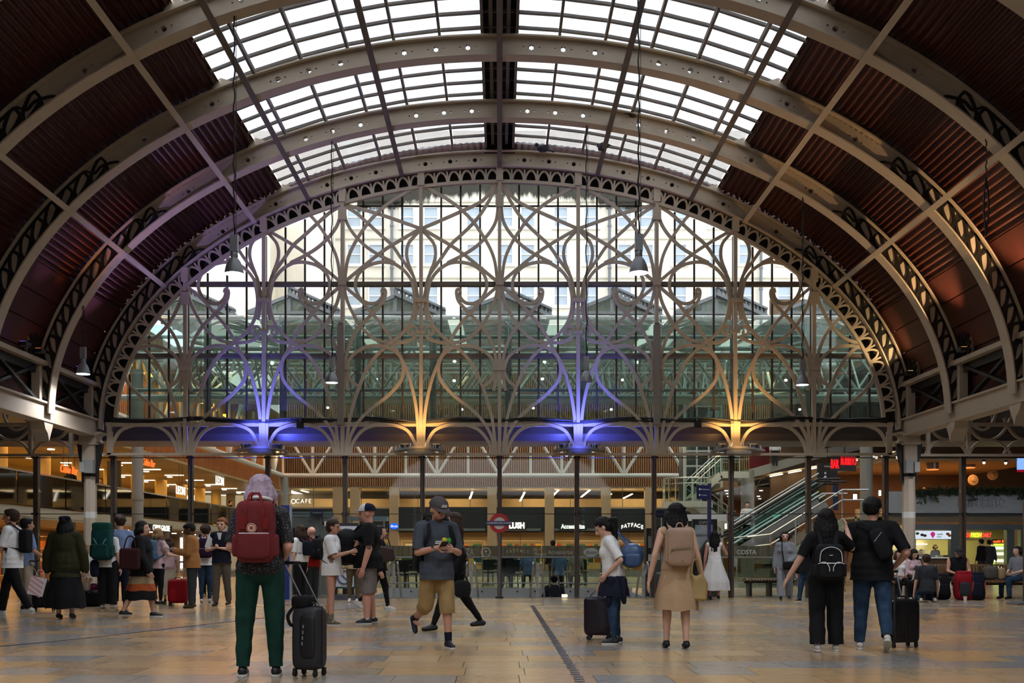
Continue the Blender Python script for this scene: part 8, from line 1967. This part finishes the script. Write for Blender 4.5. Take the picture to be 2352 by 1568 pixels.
pc = FL(102, 1402); suitcase('black suitcase standing between the man in blue and the woman in olive', pc, 0.2, (0.42, 0.26, 0.50), CB, handle_to=P(78, 1288, pc.y), soft=True)
# --- right middle ---------------------------------------------------
p = person('woman in pale grey cardigan and trousers walking towards the camera', 1803, 1377, 1219, rz=pi-0.2, female=True, g=1.08, skin='l', hair=('bob', HB_, 0.055), top=(CGY, 'long', 0.45, 0.024), bottom=('wide', cloth('mist_grey', '#8b8f98', '#787c84')), shoe=SHB, legR=(10, 6, 1), legL=(-8, 14, 1), armL=((0.03, 0.02, -0.165), (-0.05, 0.10, -0.25)), vox=V3*0.85, face=True, glasses=True)
b = thing('crossbody_bag', 'black crossbody bag on the woman in grey', 'crossbody bag', W_(p, p['tp']((-0.05, 0.14, 0.50))), p['rz']); rbox(MB(), (0, 0, 0), (0.30, 0.10, 0.20), 0.45).build('bag_body', CB, b, smooth='all'); MB().strip(catmull([(0.12, 0, 0.08), (0.16, -0.05, 0.4), (0.15, -0.14, 0.60)], 5), 0.025, 0.008).build('strap', CB, b, fix=False)
person('boy in glasses and black jacket beside the woman in grey', 1851, 1381, 1238, rz=pi/2+0.5, skin='l', hair=('short', HB_), top=[(CW, 'none', 0.48, 0.012), (CB, 'long', 0.47, 0.022)], bottom=('trousers', CJ), shoe=SHB, sole=SOLE, legR=(14, 6, 0), legL=(-10, 18, 0), vox=V3*0.85, face=True, glasses=True)
p = person('woman in flowing white dress with very long black hair', 1641, 1377, 1218, rz=-0.25, female=True, skin='m', hair=('long', HB_, 0.23), top=(CW, 'none', 0.5), bottom=('skirt', cloth('dress_white', '#d6d4d2', '#c2c0c0'), 0.14, 1.75, 0.60), shoe=SHB, armR=((0.07, 0.06, -0.14), (0.02, 0.13, -0.02)), vox=V3*0.85, legR=(-6, 10, 1), legL=(6, 4, 1))
b = thing('garment_bag', 'long dark garment bag carried by the woman in the white dress', 'garment bag', P(1617, 1266, 25.2)); b.rotation_euler = (0, R(28), 0); rbox(MB(), (0, 0, 0), (0.22, 0.12, 0.62), 0.5).build('bag_body', mat('garment_dark', '#26262a', 0.5), b, smooth='all'); MB().tube([(0, 0, 0.28), (0.04, 0, 0.42)], 0.012, 6).build('strap', DARK, b)
# --- person going down the stairs -----------------------------------
p = person('person in dark jacket going down the stairs in the middle', 1275, None, None, H=1.70, loc=(P(1273, 0, 27.3).x, 27.3, 0), z0=-1.15, rz=0.0, hair=('short', HB_), top=(CDG, 'long', 0.47, 0.024), bottom=('trousers', CB), vox=V3, armL=((0.06, 0.0, -0.165), (0.14, 0.05, -0.29))); backpack(p, 'grey rucksack on the person going down the stairs', CGY, (0.28, 0.16, 0.42), z=p['tp']((0, 0, 0.68)).z-1.15)
# --- bench on the right ---------------------------------------------
def seated(label, x, Y, H, rz, **k):
    kw = dict(legR=(84, 86, 4), legL=(84, 86, 5), vox=V3, armR=HOLD(-0.2, 0.13, -0.04), armL=HOLD(-0.2, 0.13, -0.04)); kw.update(k)
    return person(label, x, None, None, H=H, loc=(P(x, 0, Y).x, Y, 0), rz=rz, **kw)
pb = P(2078, 0, 25.2); bench('short timber slat bench under the two young women', (pb.x-0.05, 24.55, 0), 0, 0.95, back=False)
seated('young woman in white top sitting left on the short bench', 2064, 24.8, 1.52, pi, female=True, hair=('long', HBR, 0.13), top=(CW, 'short', 0.5), bottom=('trousers', CB), shoe=SHW, face=True)
seated('young woman in pale pink top sitting right on the short bench', 2097, 24.8, 1.55, pi+0.3, female=True, hair=('long', HB_, 0.13), top=(CPINK, 'long', 0.5), bottom=('trousers', CB), shoe=SHW, face=True, head=(22, 0))
person('man in dark T-shirt kneeling on the floor, seen from behind', 2127, None, None, H=1.66, loc=(P(2130, 0, 23.6).x, 23.6, 0), rz=-0.05, hair=('short', HBR), top=(CDG, 'short', 0.48), bottom=('trousers', CJ), shoe=SHW, legR=(62, 146, 6), legL=(62, 146, 6), vox=V3, lean=6)
person('toddler in pale clothes standing by the kneeling man', 2106, 1378, None, H=0.82, rz=0.4, hair=('long', HBR, 0.05), top=(CCREAM, 'long', 0.45), bottom=('trousers', CGY), shoe=mat('shoe_pink', '#b05a6a', 0.6), vox=0.013)
p = seated('man in black vest top and dark cap sitting on the long bench', 2200, 25.45, 1.62, pi-0.1, g=1.2, skin='m', hair=('undercap', HBR), top=(CB, 'none', 0.5), bottom=('trousers', CDG), head=(30, 0)); cap(p, CDG, CDG)
p = seated('person with black hair and jeans sitting at the right edge of the long bench', 2338, 25.4, 1.64, pi/2+0.3, hair=('bob', HB_, 0.04), top=(CGY, 'short', 0.5), bottom=('trousers', CJ))
for x, Y, d, m, l in ((2213, 24.75, (0.42, 0.34, 0.66), cloth('pack_red', '#8e1420', '#6e0f18'), 'large red hiking rucksack standing by the long bench'), (2243, 24.7, (0.36, 0.30, 0.64), CN, 'tall navy rucksack with orange straps by the long bench'), (2165, 24.9, (0.34, 0.3, 0.6), CB, 'black rucksack with white stripes behind the kneeling man')):
    b = thing('rucksack', l, 'rucksack', (P(x, 0, Y).x, Y, 0)); rbox(MB(), (0, 0, d[2]/2), d, 0.45).build('main_pack', m, b, smooth='all'); rbox(MB(), (-0.03, -d[1]*0.45, d[2]*0.40), (d[0]*0.6, d[1]*0.3, d[2]*0.5), 0.45).build('front_panel', {2213: CDG, 2243: CN, 2165: CB}[x], b, smooth='all'); rbox(MB(), (0, 0, d[2]*0.95), (d[0]*0.8, d[1]*0.85, d[2]*0.2), 0.5).build('lid', m, b, smooth='all')
    for s in (-1, 1): MB().strip(catmull([(s*d[0]*0.36, -d[1]*0.35, d[2]*0.15), (s*d[0]*0.4, -d[1]*0.45, d[2]*0.5), (s*d[0]*0.3, -d[1]*0.4, d[2]*0.9)], 5), 0.03, 0.012).build('strap', {2213: CMAR, 2243: mat('strap_orange', '#b8502e', 0.6), 2165: LETW}[x], b, fix=False)
for x, z, d, m, l in ((2276, 0.46, (0.34, 0.24, 0.34), CTRO, 'grey patterned bag lying on the long bench'), (2300, 0.46, (0.2, 0.16, 0.3), CBE, 'beige carrier on the long bench next to the grey bag')):
    b = thing('holdall', l, 'bag', (P(x, 0, 25.35).x, 25.38, z)); rbox(MB(), (0, 0, d[2]/2), d, 0.55).build('bag_body', m, b, smooth='all'); MB().tube(catmull([(-0.06, 0, d[2]*0.9), (0, 0, d[2]*1.15), (0.06, 0, d[2]*0.9)], 5), 0.01, 6).build('handle', DARK, b)
s = thing('paper_cup', 'small white paper cup on the floor before the red rucksack', 'cup', (P(2217, 0, 24.2).x, 24.2, 0)); MB().lathe([(0.03, 0), (0.04, 0.10)], n=14).build('cup', LETW, s, smooth=True); MB().lathe([(0.042, 0.10), (0.042, 0.112)], n=14).build('lid', CREAM, s)
# --- far figures -----------------------------------------------------
def far(label, x, Y, H, rz, z0=0.0, **k):
    kw = dict(vox=0.024, hair=('short', HB_), top=(CB, 'long', 0.46), bottom=('trousers', CDG)); kw.update(k)
    return person(label, x, None, None, H=H, loc=(P(x, 0, Y).x, Y, 0), rz=rz, z0=z0, **kw)
far('man in black coat standing in the doorway of the food shop', 2254, 43.8, 1.72, 0.5); far('second customer behind the man in the black coat at the food shop', 2272, 44.4, 1.70, -0.4, top=(CDG, 'long', 0.46))
far('shop worker bending behind the serving counter', 2116, 46.4, 1.30, pi, hair=('bun', HB_)); far('shop worker with dark hair behind the serving counter', 2148, 46.4, 1.52, pi, female=True, hair=('bob', HB_, 0.05))
far('café guest with dark jacket sitting left of the roundel pole', 1163, 32.6, 1.6, 0, legR=(84, 86, 4), legL=(84, 86, 4)); far('café guest in pale blue shirt sitting right of the roundel pole', 1212, 33.0, 1.6, 0, top=(CBL, 'short', 0.48), legR=(84, 86, 4), legL=(84, 86, 4)); far('café guest in blue shirt sitting below the dark hat', 1285, 32.55, 1.6, 0, top=(CBL, 'short', 0.48), legR=(84, 86, 4), legL=(84, 86, 4)); far('café guest in white sitting behind the newel post', 1322, 32.85, 1.6, 0, top=(CCREAM, 'short', 0.48), legR=(84, 86, 4), legL=(84, 86, 4))
p = far('man in a dark hat standing in the café', 1270, 36.0, 1.55, 0.0); cap(p, CB, CB, flat=True)
far('dark figure sitting by the orange neon sign on the mezzanine', 161, 38.0, 1.7, 0.6, ZM, female=True, hair=('long', HB_, 0.2)); far('curly haired figure on the mezzanine beside the left column', 231, 40.6, 1.5, pi, ZM, hair=('curly', HBR)); far('lone figure leaning on the far mezzanine rail', 529, 60.5, 1.65, -pi/2, ZM)
far('man in white shirt standing on the upper deck', 1780, 51.6, 1.65, pi, P(1780, 1070, 51.6).z, top=(CW, 'long', 0.46)); far('man in white shirt riding the escalator', 1716, 40.2, 1.65, pi, P(1716, 1256, 39.5).z+0.1, top=(CW, 'long', 0.46))
far('grey haired diner on the planted balcony', 2124, 48.2, 1.30, 0, 2.86, hair=('curly', HBL), top=(CGY, 'long', 0.5))
# ================================================================== tidy up
bpy.data.scenes.remove(TMP)
